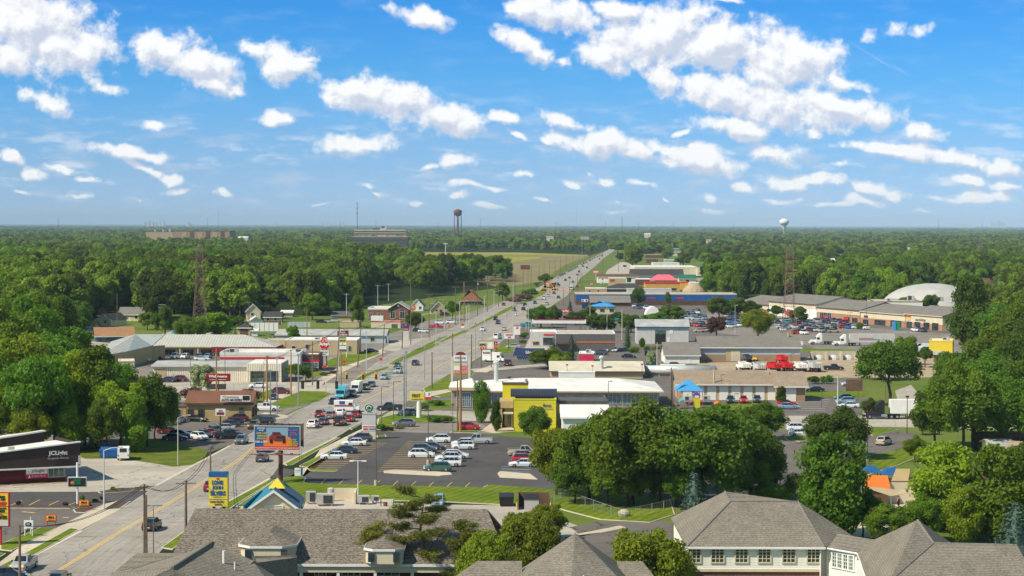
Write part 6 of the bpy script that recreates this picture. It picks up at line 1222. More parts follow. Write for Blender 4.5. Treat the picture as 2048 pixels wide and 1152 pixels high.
# heaps, tank, skips
f=Fr('soil_heap','heap of brown soil in front of the white low building','soil heap',1392,588,0);f.part('heap',MB().ball((0,8,0),f.X(1418),8,6,16,6,lo=0),'gravel',smooth=False)
f=Fr('concrete_bays','row of pale concrete storage bays at back of gravel yard','storage bay',1622,719,0);L_=f.X(1710)
f.part('back_wall',MB().box(0,L_,0,.5,0,2.6),'concrete_base')
for i in range(4):f.part('divider',MB().box(L_*i/3-.3,L_*i/3+.3,-3.5,-.003,0,2.2),'concrete_base')
for i in range(3):f.part('gravel_pile',MB().ball((L_*(i+.5)/3,-1.4,0),L_/8,1.6,1.6,10,4,lo=0),'light_grey')
f=Fr('pipeline','long white horizontal pipe tank behind the garages','pipe',1289,752,0);L_=f.X(1432);f.part('pipe',MB().tube((0,0,1.6),(L_,0,1.6),1.3,1.3,16),'steel_light',smooth=True)
for i in range(6):f.part('saddle',MB().box(L_*i/5-.2-(.3 if i==5 else 0)+(.3 if i==0 else 0),L_*i/5+.2-(.3 if i==5 else 0)+(.3 if i==0 else 0),-.8,.8,0,.6),'concrete_base')
f.part('air_vent',MB().tube((-12,-8,2),(-12,-8,5.5),.5,.5,10).ball((-12,-8,5.5),.8,.8,.6,10,5),'steel_light')
def skip(px,py,w,mat,label,th=0):
 f=Fr('waste_skip',label,'skip',px,py,th);f.part('bin',MB().mesh([(0,0,.15),(w,0,.15),(w,1.7,.15),(0,1.7,.15),(-.1,-.15,1.4),(w+.1,-.15,1.4),(w+.1,1.85,1.7),(-.1,1.85,1.7)],[(3,2,1,0),(0,1,5,4),(1,2,6,5),(2,3,7,6),(3,0,4,7)]),mat);f.part('lid',MB().slab([(-.15,-.2,1.5),(w+.15,-.2,1.5),(w+.15,1.95,1.85),(-.15,1.95,1.85)],.1),'plastic_black' if mat!='blue_paint' else mat)
 for x in(.2,w-.2):f.part('caster',MB().tube((x-.05,.2,.1),(x+.05,.2,.1),.1,.1,8),'tyre_rubber')
skip(200,917,3.2,'blue_paint','blue waste skip at the edge of the trees beside white van');skip(1000,1014,1.9,'black_paint','black waste skip on the lane beside the bright lawn');skip(1294,733,2.6,'blue_paint','blue waste skip beside the cream ribbed hall');skip(1290,712,2.2,'black_paint','dark waste skip by the low bushes near the grey shop')
f=Fr('bin_enclosure','dark wooden bin enclosure with grey metal doors on lane','enclosure',1036,1020,0);f.part('fence',MB().box(0,.12,0,3.6,0,2.1).box(.12,4.6,3.5,3.6,0,2.1).box(4.48,4.6,0,3.49,0,2.1),'wood_fence');f.part('bin',MB().box(.9,3.0,.4,2.4,.1,1.5),'unit_grey');f.part('lid',MB().slab([(.85,.3,1.55),(3.05,.3,1.55),(3.05,2.5,2.0),(.85,2.5,2.0)],.08),'plastic_black')
for x in(-.15,4.7):f.part('bollard',MB().tube((x,-.3,0),(x,-.3,1.1),.12,.12,8),'line_yellow')
f=Fr('chain_link_fence','chain link fence curving across the shaded lawn','fence',1104,1012,0)
pts=[local(*q)for q in()];P0=[G(1104,1012),G(1110,1004),G(1122,998),G(1240,1040),G(1280,1034),G(1350,1018)];L3=[p-f.o for p in P0];rl_=MB();nt_=MB()
for p,q in zip(L3,L3[1:]):rl_.tube(p+Vector((0,0,1.5)),q+Vector((0,0,1.5)),.035,.035,5);n_=int((q-p).length/.5)+1;[nt_.tube(p.lerp(q,i/n_),p.lerp(q,i/n_)+Vector((0,0,1.5)),.010,.010,3)for i in range(n_)]
f.part('top_rail',rl_,'steel');f.part('mesh_wires',nt_,'steel')
for p,q in zip(L3,L3[1:]):
 n_=max(1,int((q-p).length/3));[f.part('post',MB().tube(p.lerp(q,i/n_),p.lerp(q,i/n_)+Vector((0,0,1.6)),.05,.05,6),'steel')for i in range(n_)]
f=Fr('boulder','round pale boulder beside the chain link fence','boulder',1248,1034,0);f.part('rock',MB().ball((0,0,.5),.9,.8,.65,9,6),'concrete_base')
FH=[(1684,523,9,'shingle_orange','orange roofed house deep in the right hand wood'),(1663,533,14,'roof_white','pale roofed house below the orange roof in right wood'),(1672,541,16,'shingle_warm','tan roofed house lowest of three in the right wood'),(1418,489,10,'shingle_orange','reddish roofed house in woods beyond far strip mall'),(1295,476,12,'roof_white','white roofed building beyond the end of the avenue'),(486,483,20,'roof_white','pale roofed building right of the brown institution'),(1816,508,9,'roof_grey','grey roofed house among trees left of the dead tree'),(1100,482,14,'shingle_warm','tan roofed building behind the far field trees'),(230,520,14,'roof_grey','grey roofed house in the left wood, far left'),(150,566,12,'shingle_warm','tan roofed house in left wood above near trees')]
for(x,y,w_,m_,lb)in FH:building('far_house',lb,'house',x-w_/2,y,x+w_/2,y-6-(y-450)*.06,10,'cream_paint',m_,0,'gx',rise=2.6)
# ================================================================ LANDMARKS ON THE HORIZON
b=building('brown_institution','distant wide brown brick institutional block with dark panels','building',348,488,459,463,90,'brick_tan','roof_gravel',0,'flat',trim='brown_paint',para=1)
for i,q in enumerate((380,412,441)):b.part('dark_bay',MB().box(b.X(q),b.X(q+7),-1,-.003,2,b.h+.8),'brown_paint')
for q in(364,395,425):b.part('pale_panel',MB().box(b.X(q),b.X(q+9),-.6,-.003,2,b.h-2),'tan_wall')
b=building('brown_institution','distant tan left wing with white rooftop tanks','building',292,484,347,464,60,'tan_wall','roof_gravel',0,'flat',trim='brown_paint',para=1,units=((12,10,8,6,5),(30,12,8,6,5),(44,14,9,6,6)))
b=building('office_block','distant wide dark glass office block with pale floor bands','building',700,497,815,474,60,'dark_grey','roof_gravel',0,'flat',trim='tan_paint',para=.8)
for k in range(3):b.part('floor_band',MB().box(-.2,b.w_+.2,-.5,-.003,b.h*(k+1)/4-.5,b.h*(k+1)/4+.4),'brown_paint')
b=building('office_block','distant upper pale office block with ribbon windows behind dark one','building',708,486,812,460,40,'tan_paint','roof_gravel',0,'flat',trim='cream_paint',para=.8,units=((40,8,30,12,4),(60,12,12,12,8)))
for k in range(2):b.part('ribbon_window',MB().box(.5,b.w_-.5,-.4,-.003,b.h-4.4-k*5,b.h-2.2-k*5),'window_glass')
building('far_dark_building','distant dark low building left of the office block','building',552,486,597,472,30,'brick_dark','roof_dark',0,'flat',trim='brown_paint')
building('far_long_building','distant brick school range right of the office block','building',845,483,905,473,25,'brick_dark','roof_grey',0,'flat',trim='tan_paint');building('far_long_building','distant brick range left of the dark trees at centre','building',970,482,1000,473,25,'brick_dark','roof_grey',0,'flat',trim='tan_paint')
def wtower(label,px,pb,pt_,r_px,mat,legm):
 f=Fr('water_tower',label,'water tower',px,pb,0);R=f.X(px+r_px);zt=f.Z(pt_);H=R*1.9
 f.part('tank',MB().ball((0,0,zt-H*.45),R,R,H*.5,18,6,lo=-1,hi=0).tube((0,0,zt-H*.46),(0,0,zt-H*.18),R*1.0,R*1.0,18).tube((0,0,zt-H*.179),(0,0,zt),R*1.0,R*.15,18),mat,smooth=False);f.part('catwalk',MB().tube((0,0,zt-H*.48),(0,0,zt-H*.45),R*1.15,R*1.15,18),mat)
 for k in range(6):a=pi/6+k*pi/3;f.part('leg',MB().tube((R*1.05*cos(a),R*1.05*sin(a),0),(R*.93*cos(a),R*.93*sin(a),zt-H*.4),R*.09,R*.08,6),legm)
 f.part('riser',MB().tube((0,0,0),(0,0,zt-H*.9),R*.22,R*.22,10),legm)
 br=MB()
 for z in(.3,.55):
  for k in range(6):a,c_=pi/6+k*pi/3,pi/6+(k+1)*pi/3;br.tube((R*cos(a),R*sin(a),zt*z),(R*cos(c_),R*sin(c_),zt*z),.15,.15,4)
 f.part('bracing',br,legm)
wtower('rusty brown water tower on tall slender legs',915.5,485,418,8.2,'rust','rust')
f=Fr('water_tower','white bulb-shaped water tower on single stem at far right','water tower',1568,476,0);R=f.X(1577.5);zt=f.Z(437);f.part('tank',MB().ball((0,0,zt-R*.75),R,R,R*.75,18,10),'white_paint',smooth=True);f.part('stem',MB().tube((0,0,0),(0,0,zt-R*1.2),R*.16,R*.22,12),'steel');f.part('cone',MB().tube((0,0,zt-R*2.3),(0,0,zt-R*1.05),R*.2,R*.72,14),'white_paint')
def mast(px,pb,pt_,label,r=.5,name='radio_mast',mat='steel_dark',arms=2,group=None):
 f=Fr(name,label,'mast',px,pb,0,group=group);z=f.Z(pt_);f.part('shaft',MB().tube((0,0,0),(0,0,z),r,r*.6,8),mat)
 if arms:
  m=MB();
  for k in range(arms):zz=z-1-k*z*.13;m.box(-r*4,r*4,-.3,.3,zz-.5,zz+.5)
  f.part('antenna_array',m,'steel_light' if mat!='steel_dark' else mat)
 return f
mast(714.5,484,405,'tall grey telephone mast with antenna arrays behind the woods',.9,arms=3,mat='steel_dark');mast(891,545,485,'white antenna mast rising from trees at edge of field',.5,mat='steel_light',arms=1)
mast(437.5,470,418,'thin tall radio mast over the brown institution',.5);mast(1152.5,462,418,'thin tall radio mast on the horizon near centre',.6);mast(1244,478,433,'dark tall chimney-like pole beside the avenue end',1.0,'tall_pole',arms=0);mast(1877,470,438,'dark tall pole on the right-hand horizon',.8,'tall_pole',arms=0)
for i,(px,pt_)in enumerate(((117,437),(415,436),(681,440),(876,446),(961,436),(989,449),(1112,445),(1277,444),(1346,445),(1382,446),(1630,449),(1965,447),(1467,447),(1211,444),(752,440),(1895,462))):
 mast(px,472,pt_,'thin dark pylon pole standing on the wooded horizon',.55,'tall_pole',arms=1,group='thin poles along the horizon')
def lattice(label,px,pb,pt_,wb,wt):
 f=Fr('lattice_pylon',label,'pylon',px,pb,0);H=f.Z(pt_);m=MB();n=14
 def hw(t):return(wb*(1-t/.45)+wt*1.5*t/.45)if t<.45 else wt*(1.5-(t-.45)/.55*.5)
 lv=[H*(i/n)**.92 for i in range(n+1)]
 for i in range(n):
  a,c_=hw(lv[i]/H)/2,hw(lv[i+1]/H)/2
  for(sx_,sy)in((-1,-1),(1,-1),(1,1),(-1,1)):m.tube((sx_*a,sy*a,lv[i]),(sx_*c_,sy*c_,lv[i+1]),.10,.10,4)
  for s1_,s2_ in(((-1,-1),(1,-1)),((1,-1),(1,1)),((1,1),(-1,1)),((-1,1),(-1,-1))):
   m.tube((s1_[0]*a,s1_[1]*a,lv[i]),(s2_[0]*c_,s2_[1]*c_,lv[i+1]),.05,.05,4);m.tube((s2_[0]*a,s2_[1]*a,lv[i]),(s1_[0]*c_,s1_[1]*c_,lv[i+1]),.05,.05,4);m.tube((s1_[0]*c_,s1_[1]*c_,lv[i+1]),(s2_[0]*c_,s2_[1]*c_,lv[i+1]),.05,.05,4)
 f.part('lattice',m,'rusty_steel')
 for t in(.70,.84,1.0)if False else(.56,.72,.86):
  f.part('crossarm',MB().mesh([(-wt*2.0,0,H*t),(0,-.3,H*t+.6),(wt*2.0,0,H*t),(0,.3,H*t+.6),(0,0,H*t-.25)],[(0,1,4),(1,2,4),(2,3,4),(3,0,4),(0,3,1),(1,3,2)]).tube((-wt*2,0,H*t),(wt*2,0,H*t),.12,.12,4),'rust')
lattice('rusty lattice pylon without wires left, rising out of the woods',400,655,493,5.6,2.2);lattice('rusty lattice pylon on right standing in the mall car park',1578,668,495,5.6,2.2)
# ================================================================ VEHICLES on the avenue
RG='cars driving along the avenue'
for a in[
(47,1136,'pickup','silver','toward','pale silver pickup with lit amber lamps, nearest lower left corner',dict(amber=True)),
(120,1166,'suv','slate','away','dark slate car cut off by the bottom edge beside silver pickup',{}),
(304,1056,'suv','black','away','black suv with bluish roof driving away between the leaning poles',{}),
(424,979,'suv','darkred','away','dark red car half hidden behind the yellow seafood sign',{}),
(525,921,'hatchback','slate','away','dark hatchback with teal-blue roof driving below the billboard',{}),
(527,902,'suv','black','away','black car hidden by the lower edge of the billboard',{}),
(483,886,'suv','grey','toward','grey suv facing us just left of the billboard',{}),
(626,854,'suv','white','away','white suv last of the queue waiting at the lights',dict(brake=True)),
(647,848,'sedan','slate','away','slate grey saloon right beside the white suv in queue',dict(brake=True)),
(680,849,'pickup','black','away','black pickup with red tail lamps at end of right lane queue',dict(brake=True)),
(641,833,'suv','maroon','away','dark maroon suv leftmost car at front of the queue',dict(brake=True)),
(662,836,'suv','grey','away','grey suv behind the mail van in the queue',dict(brake=True)),
(682,830,'hatchback','white','away','small white hatchback right in front of the black pickup',dict(brake=True)),
(700,842,'hatchback','darkred','away','dark red hatchback to the right of black pickup',dict(brake=True)),
(713,834,'suv','darkred','away','black and red suv rightmost car waiting in the queue',dict(brake=True)),
(667,807,'sedan','black','toward','black saloon rounding in front of the turquoise minibus',{}),
(703,792,'suv','navy','toward','dark blue suv between the turquoise bus and white van',{}),
(731,779,'suv','black','toward','dark suv with amber lamp right of the tall white van',dict(amber=True)),
(742,773,'sedan','slate','toward','dark saloon at the back of the oncoming line',{}),
(768,758,'sedan','silver','toward','silver saloon alone beyond the traffic lights',{}),
(797,746,'suv','silver','toward','silver suv following the dark green car past the median',{}),
(795,734,'sedan','green','toward','dark green saloon beside the end of the median',{}),
(831,730,'suv','navy','away','dark blue suv driving away alone in the right lanes',{}),
(965,662,'suv','white','toward','white suv coming along by the long median',{}),
(1008,661,'hatchback','silver','away','silver hatchback driving away near the orange fuel sign',{}),
(991,640,'suv','black','toward','black suv, left one of the pair at the thin median',{}),
(996,648,'suv','slate','toward','dark slate suv right behind its black neighbour at the median',{}),
(1007,611,'sedan','maroon','toward','maroon car on the side lane by the grass',{})]:
 car(a[0],a[1],a[2],a[3],a[4],a[5],RG,**a[6])
for a in[(1028,622,'suv','brown','toward'),(1047,621,'suv','black','away'),(1050,612,'suv','navy','away'),(1070,608,'sedan','black','toward'),(1088,599,'pickup','white','toward'),(1096,593,'sedan','silver','toward'),(1094,610,'suv','silver','away'),(1117,597,'suv','slate','away'),(1108,588.5,'suv','green','toward'),(1115,557,'sedan','skyblue','toward'),(1131,562,'suv','slate','away'),(1139,557,'sedan','maroon','away'),(1155,551,'sedan','darkred','away'),(1143,574,'suv','navy','away'),(1146,566,'suv','blue','away'),(1155,575,'sedan','black','away')]:
 car(*a[:5],'small %s %s on the middle stretch of the avenue %s'%(a[3],a[2],'near the roadworks' if a[1]<600 else 'beside the round dark trees'),'small cars on the middle avenue',small=True)
qr=random.Random(3)
for i in range(21):
 t=i/20;y=553-(553-508)*t;x=interp([(1121,553),(1186,518.5),(1213,506)],y)+qr.uniform(-.5,.5);c=qr.choice(['black','navy','slate','silver','white','grey','maroon','black','green'])
 car(x,y,qr.choice(['suv','sedan']),c,'toward','tiny %s car in the slow queue far up the avenue'%c,'far queue of cars on the avenue',small=True)
for(x,y)in((1158,545),(1174,537),(1173,530),(1188,526),(1180,522),(1199,519),(1204,513),(1216,509),(1166,534)):
 c=qr.choice(['black','navy','darkred','white','slate']);car(x,y,'suv',c,'away','tiny %s car driving off far up the avenue'%c,'far cars driving away on the avenue',small=True)
# special vehicles
boxvan(694,824,0,'white_paint','white mail van with blue emblem turning across the junction','mail_van','mail van',L=5.6,W=1.05,T=2.5,nose=1.3,sign='blue_paint',stripe=((1.45,'red_paint'),(1.25,'blue_paint')))
boxvan(684,797,'toward','paint_cyan','turquoise and white minibus coming towards the junction','minibus','minibus',L=7,W=1.2,T=2.9,nose=1.2,lower='paint_white')
boxvan(713,786,'toward','white_paint','tall white van behind the turquoise minibus','delivery_van','van',L=6.2,W=1.05,T=2.8,nose=1.0)
boxvan(248,919,98,'white_paint','white shop van with red and blue rear windows by the wood edge','delivery_van','van',L=5.4,W=1.0,T=2.15,nose=1.1,sign='red_paint')
# coffee-shop lot and bank
for a in[
(668,917,'sedan','white',180,'white saloon in front of the left parking rank, nearest to the billboard',{}),
(689,905,'sedan','navy',180,'navy saloon between two white ones in the left parking rank',{}),
(708,890,'sedan','white',180,'white saloon behind the navy saloon in the left rank',{}),
(720,881.5,'suv','slate',180,'dark blue suv at the far end of left rank by sign',{}),
(808,852,'suv','grey',180,'dark grey suv parked facing left below the lamp posts',{}),
(779,820,'pickup','black',180,'black pickup turning in from the cross street',{}),
(815,831,'suv','slate',180,'grey-blue suv leaving beside the FIRST pole sign',{}),
(937,858.5,'suv','red',0,'bright red suv parked facing right before the yellow bank',{}),
(877,884,'suv','white',180,'white suv at the top of the middle parking rank',{}),
(925,891,'hatchback','white',180,'white hatchback partly hidden behind another white car and pickup',{}),
(926,897,'hatchback','white',180,'white hatchback in front of the silver pickup',{}),
(955,886,'pickup','silver',180,'silver pickup at the right end of middle rank',{}),
(866,898,'sedan','slate',0,'dark teal saloon at the back left of middle rank',{}),
(848,904,'suv','slate',0,'dark blue-grey suv just behind the white suv left of lamp',{}),
(843,914,'suv','white',0,'white suv with black wheels at left side of middle rank',{}),
(911,916,'suv','white',0,'white suv facing right in the middle of the rank',{}),
(897,921,'suv','white',180,'white suv facing left squeezed between two white suvs',{}),
(896,931,'suv','white',180,'white suv just behind the dark green front car',{}),
(875,941,'suv','green',180,'dark green suv front-most of the middle rank',{}),
(1048,910,'pickup','beige',0,'beige pickup at the top of the right hand rank',{}),
(1052,917,'suv','silver',0,'silver estate car between beige pickup and red car',{}),
(1050,924,'suv','red',0,'red estate car in the right hand rank beside trees',{}),
(1045,932,'sedan','white',180,'white saloon front-most in the right hand rank',{}),
(1596,861,'suv','white',0,'white suv behind a white saloon beyond the big round trees',{}),
(1602,871,'sedan','white',0,'white saloon parked on far lot beyond the big round trees',{}),
(1768,888,'suv','beige',60,'beige suv driving away at right beneath the semi truck',{}),
(1688,799,'sedan','slate',180,'grey saloon at back of three beside the lamp pole',{}),
(1691,807,'suv','skyblue',180,'pale blue car in the middle of three by the pole',{}),
(1697,815,'sedan','white',180,'white car nearest of three by the pole at right',{}),
(1629,783,'sedan','black',180,'black saloon at the end of the garage block',{}),
(1700,772,'suv','silver',180,'silver suv behind the brown fence panel',{}),
(1574,811,'sedan','red',0,'red saloon parked in front of the small round tree',{}),
(1577,817,'sedan','skyblue',0,'pale teal saloon beside the red saloon under trees',{}),
(1461,805,'suv','navy',-95,'dark blue car below the garage doors, leftmost of three',{}),
(1487,805,'suv','red',-95,'crimson car below the garage doors, middle of three',{}),
(1514,804,'suv','slate',-95,'dark car below the garage doors, rightmost of three',{}),
(877,1008,'hatchback','skyblue','toward','blue-grey hatchback on the lane behind the shingle roof',{}),
(1016,731,'pickup','black','away','black pickup with lit red lamps in the chicken shop lot',dict(brake=True)),
(1026,696,'sedan','silver',175,'silver saloon beside the small white give-way sign',{}),
(1258,716,'sedan','black',0,'black saloon in the lot behind the cream hall',{}),
(1213,703,'hatchback','silver',-100,'pale green hatchback at the grey shop, left of two',{}),
(1230,703,'hatchback','white',-100,'white hatchback at the grey shop, right of two',{}),
(1201,709,'suv','navy',160,'dark car beside the crimson shop wall',{}),
(1054,653,'pickup','teal',10,'turquoise pickup by the station canopy',{}),
(995,678,'van','white',75,'white van leaving the lot by the orange fuel sign',{}),
(1667,740,'pickup','black',0,'black pickup alone on the gravel yard',{}),
(1530,719,'pickup','white',-90,'white pickup among the trucks in front of workshop',{}),
(1507,721,'hatchback','yellow',-90,'yellow and black loader car beside the white pickup in yard',{}),
(1352,735,'suv','green',0,'dark green and white suv near the blue skip',{}),
(1356,741,'suv','white',180,'white suv in front of white workshop',{})]:
 car(a[0],a[1],a[2],a[3],a[4],a[5],'cars parked on the lots right of the avenue',**a[6])
boxvan(988,724,-20,'white_paint','white box truck parked behind the chicken sign posts','box_truck','truck',L=7,W=1.15,T=2.8)
boxvan(1350,748,0,'white_paint','white utility truck with racks behind the white pipe','utility_truck','truck',L=8,W=1.15,T=2.6,sign='tan_paint')
# left side lots
for a in[
(480,836,'sedan','black',195,'black saloon furthest back of the angled row at car dealer',{}),
(474,842,'suv','maroon',195,'dark purple car second in the angled dealer row',{}),
(464,848,'sedan','navy',195,'navy saloon third in the angled dealer row',{}),
(457,853,'sedan','slate',195,'dark saloon fourth in the angled dealer row',{}),
(447,860,'sedan','silver',185,'silver saloon just behind the dealer sign post',{}),
(430,866,'hatchback','green',-60,'green hatchback with yellow sticker next to dealer post',{}),
(419,870,'sedan','red',-60,'crimson saloon with yellow sticker in the dealer front row',{}),
(409,873,'sedan','slate',-60,'dark saloon with yellow sticker, left of crimson one',{}),
(399,878,'hatchback','white',-50,'small white hatchback at the left end of dealer front row',{}),
(360,875,'suv','grey',0,'grey suv broadside at the dealer lot entrance',{}),
(457,876,'pickup','black',25,'black pickup leaving the dealer lot',{}),
(508,856,'suv','brown','toward','brown suv turning out between dealer and billboard',dict(amber=True)),
(530,846,'hatchback','black',170,'black hatchback by the concrete corner island',{}),
(340,849,'suv','white',60,'white car in the shade at far left of dealer',{}),
(354,845,'suv','silver',60,'silver car next to the dealer side wall',{}),
(394,842,'sedan','black',-20,'black saloon under the office windows of dealer',{}),
(338,866,'sedan','darkred',10,'red car behind grey suv in the tree shade',{}),
(350,880,'sedan','navy',5,'navy saloon in tree shade at the grass corner',{}),
(532,821,'pickup','white',0,'white pickup emerging behind the brown roof office',{}),
(563,787,'suv','maroon',0,'dark maroon suv at the mouth of left cross street',{}),
(548,798,'sedan','navy',90,'navy saloon hidden by poles left of maroon suv',{}),
(516,775,'sedan','white',180,'white saloon in front of the ribbed cream shop',{}),
(336,763,'sedan','navy',175,'dark blue car by the ribbed shop garage door',{}),
(357,762,'suv','maroon',175,'dark red car beside dark blue one at ribbed shop',{}),
(286,723,'suv','white',0,'white suv parked before the metal roof wing',{}),
(306,719,'pickup','black',0,'black pickup between the shop wing and cream columns',{}),
(351,717,'pickup','white',-100,'white pickup facing us at the parts shop',{}),
(370,717,'suv','white',-100,'white suv facing us beside the white pickup',{}),
(398,717,'suv','slate',-100,'slate car next to the white pair at parts shop',{}),
(416,716,'sedan','skyblue',-95,'pale blue car at right end of parts shop row',{}),
(404,721,'sedan','white',0,'white car broadside in front of the pale blue car',{}),
(166,668,'suv','white',5,'white suv on drive of small cottage, front one',{}),
(181,667,'suv','white',5,'white suv behind its white neighbour by cottage',{}),
(743,705,'sedan','black',0,'black saloon beside the tan block at the avenue',{}),
(872,656,'pickup','red',0,'bright red pickup beside the street lamps',{}),
(881,648,'suv','white',0,'white suv behind the bright red pickup',{}),
(903,647,'suv','white',0,'white suv to the right of another white suv',{}),
(847,665,'hatchback','white',0,'white car partly behind the lamp pole by cafe',{}),
(836,664,'hatchback','black',0,'black car next to the orange planting bed',{}),
(546,676,'suv','grey',90,'grey car parked at the end of long blue workshop',{}),
(655,645,'sedan','beige',0,'beige saloon in the small lot behind the workshop',{}),
(643,646,'sedan','black',0,'black saloon left of beige saloon behind workshop',{}),
(672,644,'suv','silver',0,'silver car right of beige saloon behind workshop',{}),
(889,631,'suv','maroon',20,'maroon car in front of the gabled tan house',{}),
(12,1158,'suv','navy',20,'navy car just cut by the lower left corner',{})]:
 car(a[0],a[1],a[2],a[3],a[4],a[5],'cars parked on the lots left of the avenue',**a[6])
# trucks
semi(1645,689,180,'white_paint','white tractor unit without a trailer in the mall lot',trailer=False);semi(1693,692,180,'white_paint','white semi truck with striped trailer right of lone tractor',stripe=True,tcol='light_grey')
semi(1770,838,180,'black_paint','black semi truck with long white trailer on the cross street')
dump_truck(1486,742,100,'white_paint','white dump truck leftmost in the yard row seen from behind');dump_truck(1516,744,100,'white_paint','white and red dump truck second from left in the yard',bed='light_grey')
dump_truck(1546,743,104,'red_paint','red dump truck with wide open bed, centre of yard');dump_truck(1571,742,98,'red_paint','red dump truck right beside the other red one');dump_truck(1598,743,98,'white_paint','white dump truck left of the high sided white one');dump_truck(1626,743,98,'white_paint','tall sided white dump truck at the right of yard row',bed='light_grey',s=1.12)
dump_truck(1563,726,98,'red_paint','red truck at the back row in front of workshop wall',s=.9);dump_truck(1493,724,98,'paint_slate','dark truck by the tan garage door of the workshop',s=.85)
dump_truck(1826,715,190,'white_paint','small white truck left of two near yellow building',s=.85);dump_truck(1866,716,190,'white_paint','small white truck right of two near yellow building',s=.85)
car(1843,699,'van','white',180,'white van beside the bright yellow building','vehicles by the yellow building');car(1850,703,'suv','skyblue',180,'pale blue car in front of white van by yellow building','vehicles by the yellow building')
# mall and mid-distance car parks
mr=random.Random(8);CW=['white','white','silver','silver','grey','black','black','slate','navy','red','blue','beige','darkred','teal','skyblue']
rows=[(1352,640,1412,640,8,'second row by chequered diner lot'),(1345,652,1410,653,9,'row near the dark purple tree'),(1395,664,1420,663,3,'row left of the dark purple tree'),(1450,634,1545,642,13,'row below the brick mall end'),(1448,646,1470,647,3,'row left of the yellow-green tree'),(1545,646,1625,650,10,'row nearest to the white mall unit'),
(1558,657,1650,660,10,'middle row of the mall lot'),(1630,645,1690,648,6,'row before the brick mall unit'),(1665,654,1735,660,8,'row left of the teal containers'),(1662,665,1672,666,1,'single row by the striped trailer'),(1590,668,1612,669,2,'row beneath the right lattice pylon'),(1830,656,1870,659,4,'row below the cream mall end'),(1826,664,1850,665,2,'row beside the big mall tree'),
(1270,618,1345,620,9,'row below the long blue fascia'),(1300,628,1340,629,4,'row by the white quonset tent'),(1215,640,1245,641,3,'row beside the blue roofed cafe'),(1300,606,1400,610,9,'row before the dark shop windows of blue strip'),(1560,662,1660,664,8,'front row of the mall lot by the trucks'),(1420,658,1500,652,9,'row between the purple and the yellow-green tree'),(1360,630,1400,628,4,'row in front of the small street trees'),(1182,603,1190,604,1,'row left of the blue roofed cafe'),(1160,605,1172,606,2,'row beneath the tall pole sign')]
for(xa,ya_,xb,yb_,n,rn)in rows:
 for i in range(n):
  if mr.random()<.08:continue
  t=(i+.5)/n;x=xa+(xb-xa)*t+mr.uniform(-1,1);y=ya_+(yb_-ya_)*t+mr.uniform(-1.2,1.2);c=mr.choice(CW);k=mr.choice(['suv','suv','sedan','sedan','hatchback','pickup'])
  car(x,y,k,c,mr.choice([-80,-70,100,10,185]),'small parked %s %s, %s'%(c,k,rn),'cars in the mall car parks',small=True)
  if mr.random()<.85:
   c=mr.choice(CW);k=mr.choice(['suv','sedan']);car(x+mr.uniform(-2,2),y-3.4,k,c,mr.choice([-80,100,5]),'small parked %s %s, %s'%(c,k,rn),'cars in the mall car parks',small=True)
f=Fr('storage_tent','white rounded storage tent among the parked cars','tent',1291,634,0);w_=f.X(1322);m=MB();n=10
R_=w_/2;m.mesh([(R_-R_*cos(pi*i/n),y_,4.6*sin(pi*i/n))for y_ in(0,10)for i in range(n+1)],[(i,i+1,n+2+i,n+1+i)for i in range(n)]+[tuple(range(n,-1,-1)),tuple(range(n+1,2*n+2))]);f.part('cover',m,'white_paint')
f=Fr('storage_container','teal and blue storage containers before the cream mall unit','container',1786,661,4);w_=f.X(1800);f.part('container_box',MB().box(0,w_*.4,0,2.5,0,3.4),'sky_blue');f.part('container_box',MB().box(w_*.4+.1,w_,.2,2.7,0,3.3),'green_paint')
# people
def person(px,py,h,top,legs,rot,label,seated=False):
 P=G(px,py);P.z=.12;e=empty('person',P,radians(rot));tag(e,label,'person');s=h/1.75
 me=bpy.data.meshes.new('body');J=[(0,0,.95),(0,0,1.2),(0,0,1.42),(0,0,1.52),(0,.01,1.66),(.09,0,.9),(.11,.02,.5),(.12,-.02,.06),(.12,.12,.03),(-.09,0,.9),(-.11,-.05,.5),(-.12,-.12,.06),(-.12,.02,.03),(.19,0,1.4),(.26,.02,1.12),(.27,.12,.9),(-.19,0,1.4),(-.26,-.02,1.12),(-.25,.06,.88)]
 E=[(0,1),(1,2),(2,3),(3,4),(0,5),(5,6),(6,7),(7,8),(0,9),(9,10),(10,11),(11,12),(2,13),(13,14),(14,15),(2,16),(16,17),(17,18)];rad=[.15,.14,.13,.055,.105,.09,.06,.045,.04,.09,.06,.045,.04,.06,.045,.035,.06,.045,.035]
 me.from_pydata([(x*s,y*s,z*s)for x,y,z in J],E,[]);me.materials.append(MATS['paint_beige']);o=link('body',me,e);md=o.modifiers.new('skin','SKIN');me.skin_vertices.new()if not me.skin_vertices else None
 for i,r in enumerate(rad):me.skin_vertices[0].data[i].radius=(r*s,r*s)
 me.skin_vertices[0].data[0].use_root=True;o.modifiers.new('sub','SUBSURF').levels=1
 MB().tube((0,0,.9*s),(0,0,1.46*s),.175*s,.19*s,10).build('shirt',top,e);MB().tube((.10*s,0,.45*s),(.07*s,0,.98*s),.095*s,.12*s,8).tube((-.10*s,-.03*s,.45*s),(-.07*s,0,.98*s),.095*s,.12*s,8).build('trousers',legs,e);MB().ball((0,-.02*s,1.70*s),.115*s,.12*s,.10*s,10,6).build('hair','brown_paint',e)
person(1481,824,1.7,'paint_blue','magenta_paint',10,'person in blue and pink standing at the small play lawn')
person(1797,1018,1.7,'darkwear','darkwear',30,'person in dark clothes standing before the pale play wall')if 'darkwear' in MATS else person(1797,1018,1.7,'maroon_paint','black_paint',30,'person in dark clothes standing before the pale play wall')
